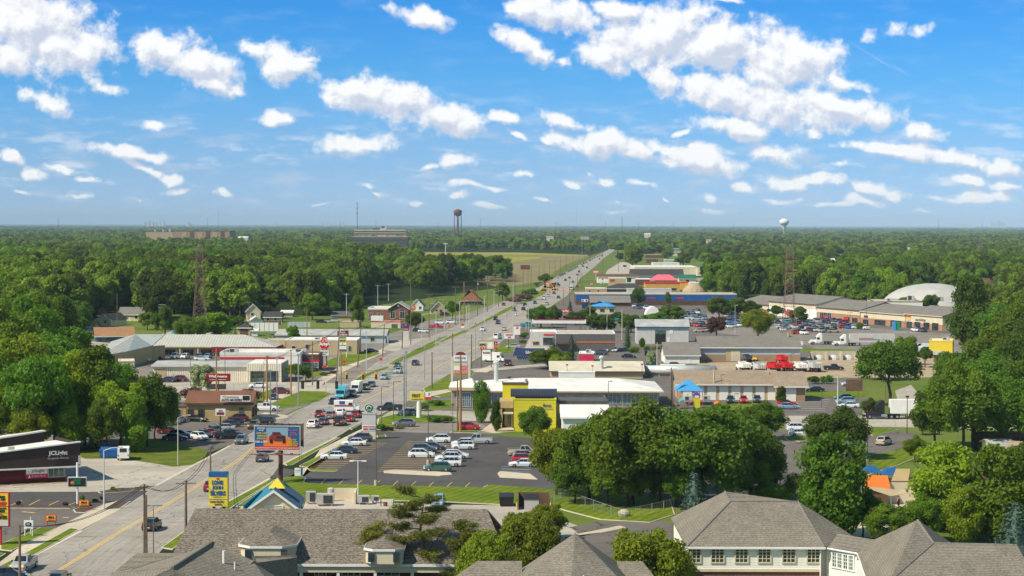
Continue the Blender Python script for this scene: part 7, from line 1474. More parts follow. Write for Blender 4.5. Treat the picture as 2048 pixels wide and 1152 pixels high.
# ================================================================ SIGNS
# the billboard
f=Fr('billboard','large billboard with a red pickup picture on one thick brown post','billboard',560,968,3);a,b_=f.X(510),f.X(600);zt,zb=f.Z(852.5),f.Z(899)
f.part('post',MB().tube((0,.6,0),(0,.6,zt-.4),.36,.34,14),'pole_brown');pn=f.part('panel',MB().box(a,b_,-.25,-.05,zb,zt),'blue_paint');W_,H_=b_-a,zt-zb
def bb(u0_,u1_,v0,v1,mt,d=.02,nm='panel_band'):return MB().box(a+W_*u0_,a+W_*u1_,-.25-d,-.25-d+.015,zt-H_*v1,zt-H_*v0).build(nm,mt,pn)
bb(0,1,.86,1,'red_paint');bb(.26,.74,.05,.45,'paint_skyblue',.018);bb(.26,.80,.452,.60,'paint_orange',.018);bb(.20,.84,.602,.858,'orange_paint',.018)
f.part('frame',MB().box(a-.1,b_+.1,-.28,-.02,zt+.003,zt+.1).box(a-.1,b_+.1,-.28,-.02,zb-.1,zb-.003).box(a-.1,a-.003,-.28,-.02,zb,zt).box(b_+.003,b_+.1,-.28,-.02,zb,zt),'light_grey')
def poly(pts,mt,d):MB().mesh([(a+W_*u_,-.25-d,zt-H_*v_)for u_,v_ in pts]+[(a+W_*u_,-.25-d+.02,zt-H_*v_)for u_,v_ in pts],[tuple(range(len(pts)))]+[(i,(i+1)%len(pts),len(pts)+(i+1)%len(pts),len(pts)+i)for i in range(len(pts))]).build('picture',mt,pn)
poly([(.32,.60),(.33,.42),(.38,.36),(.40,.24),(.56,.24),(.60,.36),(.68,.40),(.69,.60)],'paint_darkred',.05);poly([(.41,.35),(.425,.27),(.55,.27),(.575,.35)],'car_glass',.075);poly([(.49,.42),(.67,.42),(.67,.52),(.49,.52)],'black_paint',.075);poly([(.34,.56),(.40,.56),(.40,.72),(.34,.72)],'tyre_rubber',.08);poly([(.62,.54),(.68,.54),(.68,.72),(.62,.72)],'tyre_rubber',.08);poly([(.44,.56),(.60,.56),(.60,.63),(.44,.63)],'grille_dark',.075)
for(st,u0_,u1_,v0,v1,mt)in(('OVER 1,500',.04,.27,.26,.34,'yellow_paint'),('VEHICLES',.06,.25,.37,.45,'yellow_paint'),('AVAILABLE',.05,.27,.48,.56,'yellow_paint'),('FORD vs DEPO',.02,.29,.62,.71,'white_paint'),('AUTO PLEX',.06,.24,.05,.12,'white_paint'),('AKTION',.10,.2,.14,.20,'white_paint'),('Buy a Used',.75,.95,.13,.2,'pink_roof'),('Get a',.8,.92,.23,.29,'pink_roof'),('Car or Truck',.78,.95,.32,.38,'pink_roof'),('DON\'T WAIT',.76,.93,.54,.6,'yellow_paint'),('BUY NOW',.77,.95,.63,.69,'yellow_paint'),('LET\'S DRIVE',.74,.97,.71,.77,'yellow_paint'),('EVERYTHING',.74,.95,.79,.85,'yellow_paint'),('Kristofer Everyone: From A to Z we have a plan for you!',.02,.98,.895,.965,'white_paint')):f.text(pn,st,a+W_*u0_,a+W_*u1_,zt-H_*v1,zt-H_*v0,-.30,mt,.02)
rx0,rx1=f.X(519,1.4),f.X(607,1.4);rz0,rz1=f.Z(892,rx0,1.4),f.Z(847,rx0,1.4);rp=f.part('rear_panel',MB().box(rx0,rx1,1.3,1.5,rz0,rz1),'brown_paint')
for i in range(7):MB().box(rx0+(rx1-rx0)*i/6-.06,rx0+(rx1-rx0)*i/6+.06,1.18,1.297,rz0-.1,rz1+.15).build('rib','steel_dark',rp)
f.part('catwalk',MB().box(a-.6,b_+.2,-1.3,-.6,zb-.75,zb-.62).box(-.3,.3,-.9,1.3,zb-.6,zb-.35),'rust');lm=MB()
for q in(.15,.5,.85):lm.tube((a+W_*q,-.4,zb-.6),(a+W_*q,-1.5,zb-.45),.04,.04,5);lm.box(a+W_*q-.2,a+W_*q+.2,-1.7,-1.45,zb-.5,zb-.35)
f.part('floodlights',lm,'steel_dark');f.part('ladder',MB().tube((b_-.15,.2,zb-3.6),(b_-.15,.2,zb),.03,.03,5).tube((b_+.25,.2,zb-3.6),(b_+.25,.2,zb),.03,.03,5),'rust')
# seafood sign
f=polesign('pole_sign','tall yellow and blue roadside sign reading LONG JOHN SILVERS',440,1052,419,456.5,947,1012,'yellow_paint',posts=(428,448),post='blue_paint',depth=1.0,theta=3,pr=.2,
bands=((0,1,0,.10,'blue_paint'),(0,1,.775,.79,'purple_paint')),texts=(('LONG',.18,.76,.19,.33,'blue_paint',.05),('JOHN',.18,.76,.36,.50,'blue_paint',.05),('SILVERS',.08,.90,.52,.66,'blue_paint',.05),('YUMMY FUN FRY',.05,.82,.83,.88,'purple_paint',.02),('BUFFALO',.32,.7,.91,.96,'purple_paint',.02)))
a,b_,zb,zt=f.ext;MB().box(a+.02,b_-.02,-.5,.5,zt+.003,zt+.25).build('cap','blue_paint',f.panel);MB().mesh([(a+(b_-a)*u_,-.53,zt-(zt-zb)*v_)for u_,v_ in((.38,.16),(.45,.12),(.56,.12),(.60,.15),(.52,.18))],[(0,1,2,3,4)]).build('emblem','red_paint',f.panel);MB().mesh([(a+(b_-a)*u_,-.53,zt-(zt-zb)*v_)for u_,v_ in((.15,.72),(.5,.69),(.88,.73),(.5,.715))],[(0,1,2,3)]).build('emblem','green_paint',f.panel)
# left edge menu sign
f=polesign('pole_sign','yellow menu sign in red frame at the left edge listing beef, fries, shakes',4,1092,-36,18,986,1051,'yellow_paint',posts=(2,-20),post='red_paint',depth=.7,theta=0,border='red_paint',bands=((0,1,.83,1,'light_grey'),(0,1,.385,.41,'red_paint'),(0,1,.60,.61,'red_paint')),
texts=(("ZEL'S",.1,.9,.07,.22,'black_paint',.06),('ROAST BEEF',.08,.94,.26,.36,'red_paint',.05),('HAND CRINKLED',.1,.94,.43,.48,'black_paint',.02),('FRIES',.45,.88,.50,.58,'black_paint',.04),('REAL',.5,.8,.62,.65,'black_paint',.02),('SHAKES',.4,.96,.68,.79,'black_paint',.04)))
for(x,yb2,xa,xb,ya_,yb_,lb)in((102,1052,93.5,111.5,1031,1041.5,"small yellow ZEL'S drive sign on red legs, nearer one"),(168,1021,159,177,1001.5,1011,"small yellow ZEL'S sign on red legs in the planting bed")):
 polesign('drive_sign',lb,x,yb2,xa,xb,ya_,yb_,'yellow_paint',posts=(xa+1,xb-1),post='red_paint',depth=.25,theta=0,border='red_paint',pr=.06,bands=((0,1,.53,.60,'red_paint'),),texts=(("ZEL'S",.15,.85,.1,.45,'black_paint',.05),('DRIVE THRU',.12,.88,.68,.9,'orange_paint',.03)))
f=polesign('drive_sign','white sign with dark blue oval emblem on white legs',57,1074,48.5,66.5,1041,1058,'white_paint',posts=(50,65),post='white_paint',depth=.3,theta=0,pr=.08,texts=(('RESORT',.3,.7,.83,.92,'steel',.01),));a,b_,zb,zt=f.ext;MB().ball(((a+b_)/2,-.17,zt-(zt-zb)*.42),(b_-a)*.38,.02,(zt-zb)*.26,16,6).build('emblem','navy_paint',f.panel);MB().ball(((a+b_)/2,-.2,zt-(zt-zb)*.42),(b_-a)*.22,.02,(zt-zb)*.13,14,6).build('emblem_centre','paint_skyblue',f.panel)
f.part('post',MB().tube((.0,1.2,0),(.0,1.2,zt+.3),.07,.07,6),'white_paint')
f=polesign('pole_sign','black electronic sign with green lettering on a white post',155,1008,137.5,172,955.5,972,'black_paint',posts=(155,),post='white_paint',depth=.6,theta=-4,pr=.16,border='light_grey',texts=(('SHADE',.3,.72,.12,.45,'green_paint',.04),('IS OFF!',.32,.72,.5,.82,'green_paint',.04)),post_top=925);a,b_,zb,zt=f.ext;MB().ball((a+(b_-a)*.24,-.33,zt-(zt-zb)*.58),.28,.03,.26,12,6).build('emblem','orange_paint',f.panel)
f=polesign('lot_sign','small white board with red car emblem on brown dealer post',441,872,431,451,817.5,831.5,'white_paint',post='pole_brown',depth=.25,theta=0,texts=(('AUTO',.3,.7,.12,.4,'grey_paint',.05),));a,b_,zb,zt=f.ext;MB().box(a+(b_-a)*.12,a+(b_-a)*.88,-.16,-.13,zb+(zt-zb)*.15,zb+(zt-zb)*.5).build('emblem','maroon_paint',f.panel)
polesign('drive_sign','small white and blue sign on two legs by the driveway',597,957,589.5,605.5,936,951,'white_paint',posts=(590,604),post='steel',depth=.25,theta=3,pr=.05,bands=((.75,1,0,1,'blue_paint'),(.1,.6,.25,.32,'sky_blue'),(.1,.6,.5,.54,'sky_blue')))
# coffee monument
f=polesign('monument_sign','pale monument sign with round green coffee emblem on its top',739,878.5,724.5,753,825,861,'light_grey',depth=.7,theta=2,pr=.02,bands=((0,1,0,.12,'grey_paint'),(.0,1,.70,1,'white_paint')),texts=(('DRIVE THRU CAFE',.08,.92,.03,.10,'white_paint',.03),('DRIVING SCHOOL',.06,.94,.74,.81,'red_paint',.03),('METRO',.08,.45,.86,.95,'red_paint',.06),('INSURANCE',.5,.95,.86,.95,'blue_paint',.02)))
a,b_,zb,zt=f.ext;f.part('base',MB().box(a+.05,b_-.02,-.3,.3,0,zb-.003),'cream_paint');cx=(a+b_)/2-.05;R_=(b_-a)*.30;cz=zt+R_*1.05;lg_=f.part('logo_disc',MB().tube((cx,-.22,cz),(cx,.22,cz),R_,R_,28),'white_paint')
MB().tube((cx,-.25,cz),(cx,-.222,cz),R_*.95,R_*.95,28).build('logo_ring','green_roof',lg_);MB().tube((cx,-.28,cz),(cx,-.252,cz),R_*.62,R_*.62,24).build('logo_field','white_paint',lg_)
m=MB()
for i in range(7):aa=pi*i/6;m.tube((cx+R_*.12*cos(aa),-.30,cz-R_*.05),(cx+R_*.5*cos(aa),-.30,cz-R_*.1+R_*.5*sin(aa)-(.12 if i in(0,6)else 0)),.05,.10,6)
m.box(cx-.09,cx+.09,-.33,-.282,cz-R_*.55,cz).build('logo_motif','green_roof',lg_)
# bank pole sign
f=polesign('pole_sign','yellow FIRST bank sign on thick white column',838,836.5,821,849,784.5,800.5,'yellow_paint',posts=(),depth=1.0,theta=4,pr=.01,border='light_grey',texts=(('FIRST',.12,.72,.2,.58,'steel_dark',.06),('FINANCIAL BANK',.1,.9,.78,.88,'brown_paint',.02)));a,b_,zb,zt=f.ext;f.part('column',MB().tube((0,0,0),(0,0,zb-.1),.55,.5,16),'white_paint')
polesign('drive_sign','small white sign with red base beside the bank sign',858,803,851,862,784,799,'white_paint',posts=(853,861),post='steel',depth=.3,theta=4,bands=((0,1,.65,1,'red_paint'),),texts=(('Z',.5,.8,.1,.4,'purple_paint',.05),))
f=polesign('pole_sign','dark red sign with white script reading Walgreens above brown roof',437,792,414,460,748,761.5,'maroon_paint',posts=(437,),post='steel_dark',depth=.6,theta=0,border='red_paint',texts=(('Walgreens',.08,.88,.12,.62,'white_paint',.03),('PHOTO',.15,.35,.76,.88,'white_paint',.02),('PHARMACY',.5,.85,.76,.88,'white_paint',.02)));f.part('message_board',MB().box(f.X(421),f.X(452),-.3,.3,f.Z(778.5),f.Z(768)),'grille_dark')
# sandwich sign with red hat
f=Fr('pole_sign',"red hat-shaped sign reading Arby's above a white reader board",'sign',649,733,2);A=lambda x:f.X(x);pts=[(637.5,688),(642,684),(644,676),(647,673),(650,673),(653.5,676.5),(656,684),(661.5,684.5),(662,689),(659,691),(656,696),(649,698),(642,696),(640,691)]
def plate(pts,y0_,y1_,mt,nm,par=None):
 q=[(f.X(x),f.Z(y))for x,y in pts];n=len(q);return MB().mesh([(x,y0_,z)for x,z in q]+[(x,y1_,z)for x,z in q],[tuple(range(n)),tuple(range(2*n-1,n-1,-1))]+[((i+1)%n,i,n+i,n+(i+1)%n)for i in range(n)]).build(nm,mt,par or f.e)
hp=plate(pts,-.25,.25,'red_paint','hat_panel');plate([(649+(x-649)*1.06,686+(y-686)*1.06)for x,y in pts],-.2,.2,'white_paint','outline',hp);plate([(645,684),(646,678),(648,675.5),(649.2,678),(650.5,675.5),(652.5,678),(654,684)],-.28,-.255,'white_paint','outline',hp);plate([(646.5,684),(647.3,680),(648.3,677.5),(649.3,681),(650.4,677.5),(651.3,680),(652.5,684)],-.31,-.285,'red_paint','crown',hp)
f.text(hp,"Arby's",A(638.5),A(661),f.Z(693),f.Z(684.5),-.33,'white_paint',.06);rb_=f.part('reader_board',MB().box(A(640.5),A(658),-.3,.3,f.Z(711),f.Z(700.5)),'white_paint');MB().box(A(640.3),A(658.2),-.28,.32,f.Z(711.4),f.Z(700.1)).build('border','steel_dark',rb_);f.text(rb_,'NOW OPEN',A(643),A(656),f.Z(705),f.Z(703),-.33,'black_paint',.03);f.text(rb_,'MEATS',A(644),A(653),f.Z(709),f.Z(707),-.33,'black_paint',.03)
for x in(645,653):f.part('post',MB().tube((A(x),0,0),(A(x),0,f.Z(697)),.22,.2,8),'steel_dark')
f=polesign('pole_sign','stacked auto parts sign, maroon on top of yellow and white panels',684,716,677,692.5,673,698,'white_paint',posts=(678,693),post='white_paint',depth=.5,theta=2,bands=((0,1,.18,.5,'yellow_paint'),(0,1,0,.16,'light_grey')),texts=(('COMPLETE',.08,.92,.03,.13,'green_paint',.03),('LIQUORS',.08,.92,.26,.42,'black_paint',.05),('5',.45,.58,.54,.64,'navy_paint',.03),('PIT STOP NOW',.06,.94,.68,.74,'black_paint',.03)))
f.part('top_panel',MB().box(f.X(675),f.X(697),-.35,.35,f.Z(672),f.Z(661.5)),'maroon_paint');f.text(f.e,'PARTS',f.X(681),f.X(695),f.Z(671),f.Z(668),-.4,'white_paint',.04);f.text(f.e,'Auto',f.X(679),f.X(691),f.Z(666.5),f.Z(662.5),-.4,'light_grey',.04);f.part('message_board',MB().box(f.X(678),f.X(693),-.2,.2,f.Z(703),f.Z(699)),'steel_dark')
f=Fr('pole_sign','round orange and pink doughnut shop sign on thin pole','sign',824,656,2);c=(f.X(826.5),f.Z(616));R_=f.X(832)-c[0];f.part('panel',MB().tube((c[0],-.2,c[1]),(c[0],.2,c[1]),R_,R_,16),'orange_paint');f.part('panel_band',MB().box(c[0]-R_*1.05,c[0]+R_*1.05,-.3,-.205,c[1]-R_*.35,c[1]+R_*.35),'magenta_paint');f.part('post',MB().tube((0,0,0),(0,0,c[1]+R_),.14,.12,6),'pole_wood');f.part('small_panel',MB().box(f.X(821),f.X(832),-.15,.15,f.Z(645),f.Z(638.5)),'cream_paint');f.text(f.e,'DONUTS',c[0]-R_*.9,c[0]+R_*.9,c[1]-.3,c[1]+.3,-.33,'white_paint',.03)
f=polesign('pole_sign','purple sign with orange numeral on grey stand at the avenue',811,681,805,818.5,647,661,'purple_paint',posts=(),depth=.6,theta=4,bands=((.1,.9,.7,.9,'orange_paint'),),texts=(('9',.35,.65,.08,.65,'orange_paint',.08),));f.part('stand',MB().box(f.X(806.5),f.X(817.5),-.25,.25,0,f.Z(661.3)),'light_grey')
f=polesign('pole_sign','cream KFC sign with red stripes on two dark posts',973,736,958,988,682.5,698,'cream_paint',posts=(963,982.5),post='steel_dark',depth=.5,theta=2,border='brown_paint',bands=((.08,.18,.72,1,'red_paint'),(.24,.34,.72,1,'red_paint'),(.40,.50,.72,1,'red_paint')),texts=(('KFC',.04,.50,.28,.62,'black_paint',.05),));a,b_,zb,zt=f.ext;MB().ball((a+(b_-a)*.76,-.27,(zt+zb)/2),(b_-a)*.17,.02,(zt-zb)*.42,14,6).build('emblem','white_paint',f.panel);f.part('small_panel',MB().box(f.X(965),f.X(981),-.25,.25,f.Z(711),f.Z(700.5)),'white_paint');f.text(f.e,'BUCKETS',f.X(966),f.X(980),f.Z(707),f.Z(704),-.3,'maroon_paint',.05)
f=polesign('pole_sign','narrow red and orange burger sign right of KFC board',992,707,988.5,995,683,698,'orange_paint',posts=(992,),post='steel_dark',depth=.4,theta=2,bands=((0,1,0,.48,'maroon_paint'),(0,1,.8,1,'red_paint')),texts=(('A',.3,.7,.1,.4,'white_paint',.05),))
f=Fr('plaza_sign','tall white tenant board between two white posts with red arch','sign',921,771,2)
for x in(904,938.5):f.part('post',MB().box(f.X(x)-.28,f.X(x)+.28,-.25,.25,0,f.Z(713.5)),'cream_paint')
pn=f.part('panel',MB().box(f.X(907),f.X(935),-.2,.2,f.Z(748),f.Z(710)),'light_grey');f.part('arch',MB().mesh([(f.X(921)+f_*cos(pi*i/10),y_,f.Z(710)+.02+f_*.62*sin(pi*i/10))for y_ in(-.15,.15)for f_ in(f.X(931)-f.X(921),)for i in range(11)],[tuple(range(11)),tuple(range(21,10,-1))]+[(i+1,i,11+i,12+i)for i in range(10)]),'maroon_paint')
for(y0_,y1_,x0_,x1_,mt)in((723,725,907,935,'steel'),(727.5,730,907.5,920,'lime_yellow'),(731,740,907.5,920,'white_paint'),(731,735,922,934,'pink_roof'),(736,740,922,934,'pink_roof'),(741,743,907.5,934.5,'pink_roof'),(744.5,747.5,907.5,934.5,'orange_paint'),(711,722,907.5,934.5,'white_paint')):MB().box(f.X(x0_),f.X(x1_),-.23,-.203,f.Z(y1_),f.Z(y0_)).build('tenant_board',mt,pn)
f.text(pn,'STRACK',f.X(910),f.X(932),f.Z(718),f.Z(714),-.26,'blue_paint',.02)
f=polesign('pole_sign','white and orange fuel price sign with purple top',1033.5,678,1027,1040.5,650.5,669.5,'white_paint',posts=(1026,1040),post='maroon_paint',depth=.5,theta=2,bands=((0,1,0,.1,'purple_paint'),(.35,.75,.15,.42,'orange_paint')));f=polesign('pole_sign','long white sign with red lettering beside the fuel sign',1018,701,1008,1029,667,677.5,'white_paint',posts=(1017,),post='steel_dark',depth=.4,theta=2,texts=(('SUBWAY',.15,.85,.1,.4,'red_paint',.05),('SUB',.35,.65,.55,.85,'magenta_paint',.05)))
polesign('pole_sign','red sign with white lettering beside the dark round trees',1130,641,1119.5,1139.5,618,625.5,'red_paint',posts=(1130,),post='steel_dark',depth=.6,theta=2,texts=(('Auto Wax',.1,.9,.2,.8,'white_paint',.05),));polesign('pole_sign','white and blue twin sign above blue board by blue fascia',1170,618,1163,1176,598.5,603,'white_paint',posts=(1170,),post='steel_light',depth=.4,theta=2,bands=((.1,.35,.2,.8,'purple_paint'),(.6,.9,.2,.8,'purple_paint')))
polesign('pole_sign','dark blue board beside the blue roofed cafe',1170,620,1164,1176,605.5,617,'navy_paint',posts=(1170,),post='steel_dark',depth=.5,theta=2);polesign('pole_sign','distant white sign with blue panel on the green verge',1250,538,1246,1253,530,534,'purple_paint',posts=(1247,),post='white_paint',depth=.5,theta=2,pr=.3)
polesign('pole_sign','distant burger sign, white board with orange emblem',1205,572,1200,1211,557,564,'white_paint',posts=(1205,),post='navy_paint',depth=.5,theta=2,bands=((.3,.65,-.3,.5,'orange_paint'),));polesign('pole_sign','small red and white oval sign left of black mansard',1183,573,1179,1187,566,570,'red_paint',posts=(1183,),post='steel_dark',depth=.5,theta=2,texts=(('SALE',.2,.8,.2,.8,'white_paint',.05),));polesign('pole_sign','pink and white sign cluster near the far end of shops',1192,560,1186,1197,541,547,'pink_roof',posts=(1192,),post='white_paint',depth=.5,theta=2,bands=((.1,.9,.3,.6,'white_paint'),));polesign('billboard','distant grey billboard back among roadside poles',1164,514,1161,1178,473,479,'grey_paint',posts=(1164,),post='steel',depth=1,theta=2,pr=.3);polesign('billboard','dark billboard beside the field left of avenue',1050,572,1041,1060,530,539,'brown_paint',posts=(1046,1056),post='steel_dark',depth=.8,theta=2,bands=((.1,.9,.2,.8,'brick_dark'),))
polesign('wall_board','small white sign on post at the gravel yard edge',1603,705,1600.5,1606,682.5,690.5,'white_paint',posts=(1603,),post='steel',depth=.2,theta=0)
for(x,y,lb)in((1103,748,'red stop sign at the lot exit beneath the hall'),(650,744,'small red sign at the planted corner near sandwich shop'),(688,734,'small red sign beside the tan block driveway')):polesign('stop_sign',lb,x,y,x-4,x+4,y-13,y-8.5,'red_paint',posts=(x,),post='steel_dark',depth=.12,theta=0,pr=.06)
polesign('road_sign','white square sign with a black turn arrow on the lawn corner',647.5,790,644.5,651,763,769.5,'white_paint',posts=(652,),post='steel',depth=.08,theta=0,pr=.05,texts=(('J',.3,.7,.15,.85,'black_paint',.06),));polesign('road_sign','yellow square road sign beside the tall dark trees',1056,640,1053,1059,625,631,'paint_yellow',posts=(1056,),post='steel',depth=.08,theta=0,pr=.05);polesign('road_sign','small red and white road sign between the twin medians',925.5,672,922.5,928.5,647,656,'white_paint',posts=(925.5,),post='steel',depth=.08,theta=0,pr=.06,bands=((0,1,0,.5,'red_paint'),));polesign('road_sign','small round no-entry sign at the tip of the median',763,738,759.5,765,716,721,'red_paint',posts=(762,),post='steel',depth=.08,theta=0,pr=.05)
f=Fr('direction_marker','orange-yellow planter sign by the red pickup','sign',897,655,2);f.part('drum',MB().tube((0,0,0),(0,0,1.3),.4,.35,10),'orange_paint')
# signals on span wires
SG='traffic signals hung over the junction'
PA,PB,PC=G(597,811),G(808,833),G(541,832)
def sigs(P,Q,xs,y0_,y1_,lit,lb):
 for x in xs:
  best=min((abs(proj(P.lerp(Q,t/200))[0]-x),t/200)for t in range(201))[1];g=P.lerp(Q,best);zt,zb=zat(g,y0_),zat(g,y1_)
  e=empty('traffic_signal',(g.x,g.y,zb),0);tag(e,lb,'traffic light',SG);h=zt-zb;MB().box(-.22,.22,-.18,.18,0,h).box(-.32,.32,.18,.21,-.1,h+.1).build('housing','lime_yellow' if lit else 'plastic_black',e);MB().box(-.2,.2,-.21,-.181,.05,h-.05).build('face','plastic_black',e)
  for k,mt in enumerate(('signal_red' if lit else 'plastic_black','grille_dark','grille_dark')):MB().tube((0,-.24,h*(.82-.32*k)),(0,-.212,h*(.82-.32*k)),.15,.15,10).build('lens',mt,e)
  MB().tube((0,0,h),(0,0,h+.8),.03,.03,5).build('hanger','steel_dark',e)
sigs(PA,PB,(693,725.5,751.5),745,758.5,True,'yellow traffic signal lit red on the span wire');sigs(PC,PB,(604.5,635.5,672.5),763,777,False,'black back of traffic signal over the near lanes')
g=min(((abs(proj(PA.lerp(PB,t/200))[0]-780),t/200)for t in range(201)))[1];g=PA.lerp(PB,g);f=Fr('street_name_sign','green street name board hanging above the right lanes','sign',780,800,4,at=(g.x,g.y,0));f.part('panel',MB().box(f.X(771),f.X(789),-.04,.04,f.Z(748.5),f.Z(744.5)),'green_paint');f.text(f.e,'Coolwood Dr',f.X(773),f.X(787),f.Z(747.6),f.Z(745.3),-.07,'white_paint',.02)
wa=PA.copy();wa.z=zat(PA,738);wb_=PB.copy();wb_.z=zat(PB,736);wire(wa,wb_,.6,'span wire carrying the lit traffic signals',r=.03);wc=PC.copy();wc.z=zat(PC,752);wd_=PB.copy();wd_.z=zat(PB,752);wire(wc,wd_,.5,'span wire carrying the dark traffic signals',r=.03)
# ================================================================ POLES, LAMPS, WIRES
ends={}
for(k,px,pb,pt_,mt,arms,lb,kw)in[
('a',289,1112,968,'pole_wood',1,'weathered utility pole with skewed crossarm, left of the near pair',dict(az=35,r=.15)),('a2',293,1112,990,'pole_wood',0,'shorter wooden pole close beside the skewed crossarm pole',dict(r=.12)),('b',372,1112,961,'pole_wood',1,'utility pole with crossarm left of the seafood sign',dict(az=15,r=.17)),
('c',40,1190,1050,'pole_wood',0,'thick bare wooden pole at the lower left edge',dict(r=.15)),('d',421,952,896,'pole_wood',0,'short wooden stub pole behind the seafood sign',dict(r=.13)),('e',14,905,780,'steel_light',1,'grey utility pole with crossarm at far left woods',dict()),
('f',433,800,697,'pole_orange',0,'orange-brown tall pole in front of the dark red script sign',dict(r=.16)),('g',534,812,712,'pole_orange',1,'reddish wooden utility pole right of the ribbed shop glass',dict(az=0,r=.2)),('h',527,808,757,'pole_wood',0,'short grey stub pole beside reddish pole',dict()),('i',582,793,699,'pole_orange',1,'orange utility pole at the left lawn strip',dict(az=0,r=.15)),
('j',625,771,683,'pole_wood',0,'brown pole in front of the sandwich restaurant end',dict()),('k',672,772,654,'pole_wood',1,'tall leaning utility pole left of the stacked parts sign',dict(az=0,lean=.9)),('k2',675,772,657,'steel_light',0,'white leaning pole right next to the tall leaning one',dict(lean=.6,r=.12)),('l',682,776,704,'pole_orange',0,'red-brown pole under the stacked parts sign',dict()),
('m',614,690,618,'pole_orange',0,'thin red-brown pole over the long grey workshop roof',dict()),('n',498,672,604,'pole_wood',1,'utility pole at the weathered shed',dict(az=0)),('o',715,735,652,'pole_wood',1,'leaning brown utility pole beside the tan block corner',dict(az=0,lean=1.0)),('p',765,713,648,'pole_wood',0,'leaning brown pole in front of the pale blue workshop end',dict(lean=.6)),
('q',804,698,650,'pole_wood',0,'brown pole left of the purple numeral sign',dict(lean=.3)),('r',821.5,690,563,'pole_wood',0,'tall thin pole carrying the doughnut sign wires',dict(r=.12)),('s',858,675,588,'pole_wood',1,'utility pole left of the bright red pickup',dict(az=0)),('t',889,661,604,'pole_wood',1,'utility pole right of the bright red pickup',dict(az=0)),('u',911,650,573,'pole_wood',1,'utility pole at the lawn before tall trees, left one',dict(az=0)),
('v',928,645,563,'pole_orange',0,'tan bare pole taller than its neighbours at the lawn',dict(r=.18)),('w',955,633,560,'pole_wood',1,'utility pole with transformer right of brown roofed house',dict(az=0,tf=True)),('x',975,624,552,'pole_wood',3,'utility pole with several pale crossarms before tall trees',dict(az=0)),('y',997,615,548,'pole_wood',3,'pole with many crossarms next to the road bend',dict(az=0)),
('z',864,780,704,'pole_wood',0,'short brown pole on the verge right of avenue',dict()),('aa',905,715,666,'pole_wood',0,'grey pole on right kerb of the avenue',dict()),('ab',943,738,669,'steel_dark',0,'dark pole left of the KFC board',dict()),('ac',921,866,711,'pole_orange',0,'tall rust-coloured pole before the plaza board',dict(r=.22)),('ad',915,862,757,'pole_wood',0,'grey pole beside the tall rust-coloured one',dict(r=.14)),
('ae',1342,812,735,'pole_wood',1,'paired pale wooden pole left of blue shade roof',dict(az=0,r=.16)),('af',1345,812,740,'pole_wood',0,'second pale pole touching the paired wooden pole',dict(r=.13)),('ag',1428,800,738,'concrete_base',0,'thick pale pole at the garages',dict(r=.22)),('ah',1314,746,685,'concrete_base',0,'pale concrete pole right of the bushes and blue skip',dict(r=.14)),
('ai',1675.5,812,752,'steel_light',1,'grey pole with short arm beside three parked cars',dict(az=0,r=.17)),('aj',1779,805,734,'steel_light',0,'white tall pole before the big right tree',dict(r=.17)),('ak',1771,800,742,'pole_wood',0,'thin grey pole left of the white tall pole',dict(r=.11)),('al',614.5,640,598,'pole_wood',3,'back yard utility pole with pale arms among the trees',dict(az=0)),
('am',324,665,608,'pole_wood',3,'pole with stacked white crossarms before the dark wood',dict(az=0)),('an',149.5,672,618,'steel_light',0,'pale pole left of the cottage trees',dict()),('ao',176,666,629,'steel_light',0,'slim pale pole above the two white cars',dict()),('ap',234.5,655,586,'pole_wood',0,'brown pole left of the yellow house',dict()),('aq',693,640,587,'steel_light',1,'white pole with crossarm behind the storehouse',dict(az=0)),('ar',755.5,610,570,'steel_light',1,'white T pole in front of the wood, right one',dict(az=0)),('as',777,602,567,'steel_light',1,'faint T pole above the brick bank roof',dict(az=0)),
('at',1113.5,597,552,'steel_light',0,'light pole beside the rough verge',dict()),('au',1139,605,562,'pole_wood',0,'pole among the signs right of the avenue',dict()),('av',1127,612,578,'pole_wood',0,'thin pole above the red lettered sign',dict()),('aw',1180,664,612,'concrete_base',0,'pale pole before the blue roof cafe',dict(r=.16)),('ax',1244,680,618,'concrete_base',0,'pale pole left of the grey hall',dict(r=.16)),('ay',1214,666,600,'concrete_base',0,'pale pole in front of the blue hip roof',dict(r=.12)),('az',1176,670,655,'concrete_base',0,'short post beside the fuel canopy',dict())]:
 ends[k]=upole(px,pb,pt_,lb,mt,arms=arms,**kw)[1]
pr_=random.Random(4)
for i,(px,pb,pt_)in enumerate(((1012,600,541),(1030,596,547),(1046,590,540),(1062,585,533),(1078,577,530),(1088,571,527),(1099,565,522),(1110,556,516),(1121,550,512),(1132,545,509),(1146,537,505),(1158,530,500),(1170,524,496),(1180,519,490),(1190,514,486),(1202,507,478),(1212,500,468),(1222,494,460),(1100,588,560),(1155,585,552),(1164,578,545),(1160,568,536),(1206,535,512),(1237,545,505),(1286,532,513))):
 upole(px,pb,pt_,'thin distant utility pole lining the far part of avenue','pole_wood',r=.16,arms=pr_.choice([0,1,1]),az=10,group='distant poles lining the avenue')
def wr(a,b,sag,lb,n=2):
 for i in range(n):wire(ends[a]+Vector((.4*i-.2,0,-.1)),ends[b]+Vector((.4*i-.2,0,-.1)),sag,lb)
wr('a','b',1.0,'wire between the two near crossarm poles');wr('b','d',.8,'wire from near pole toward the stub pole')
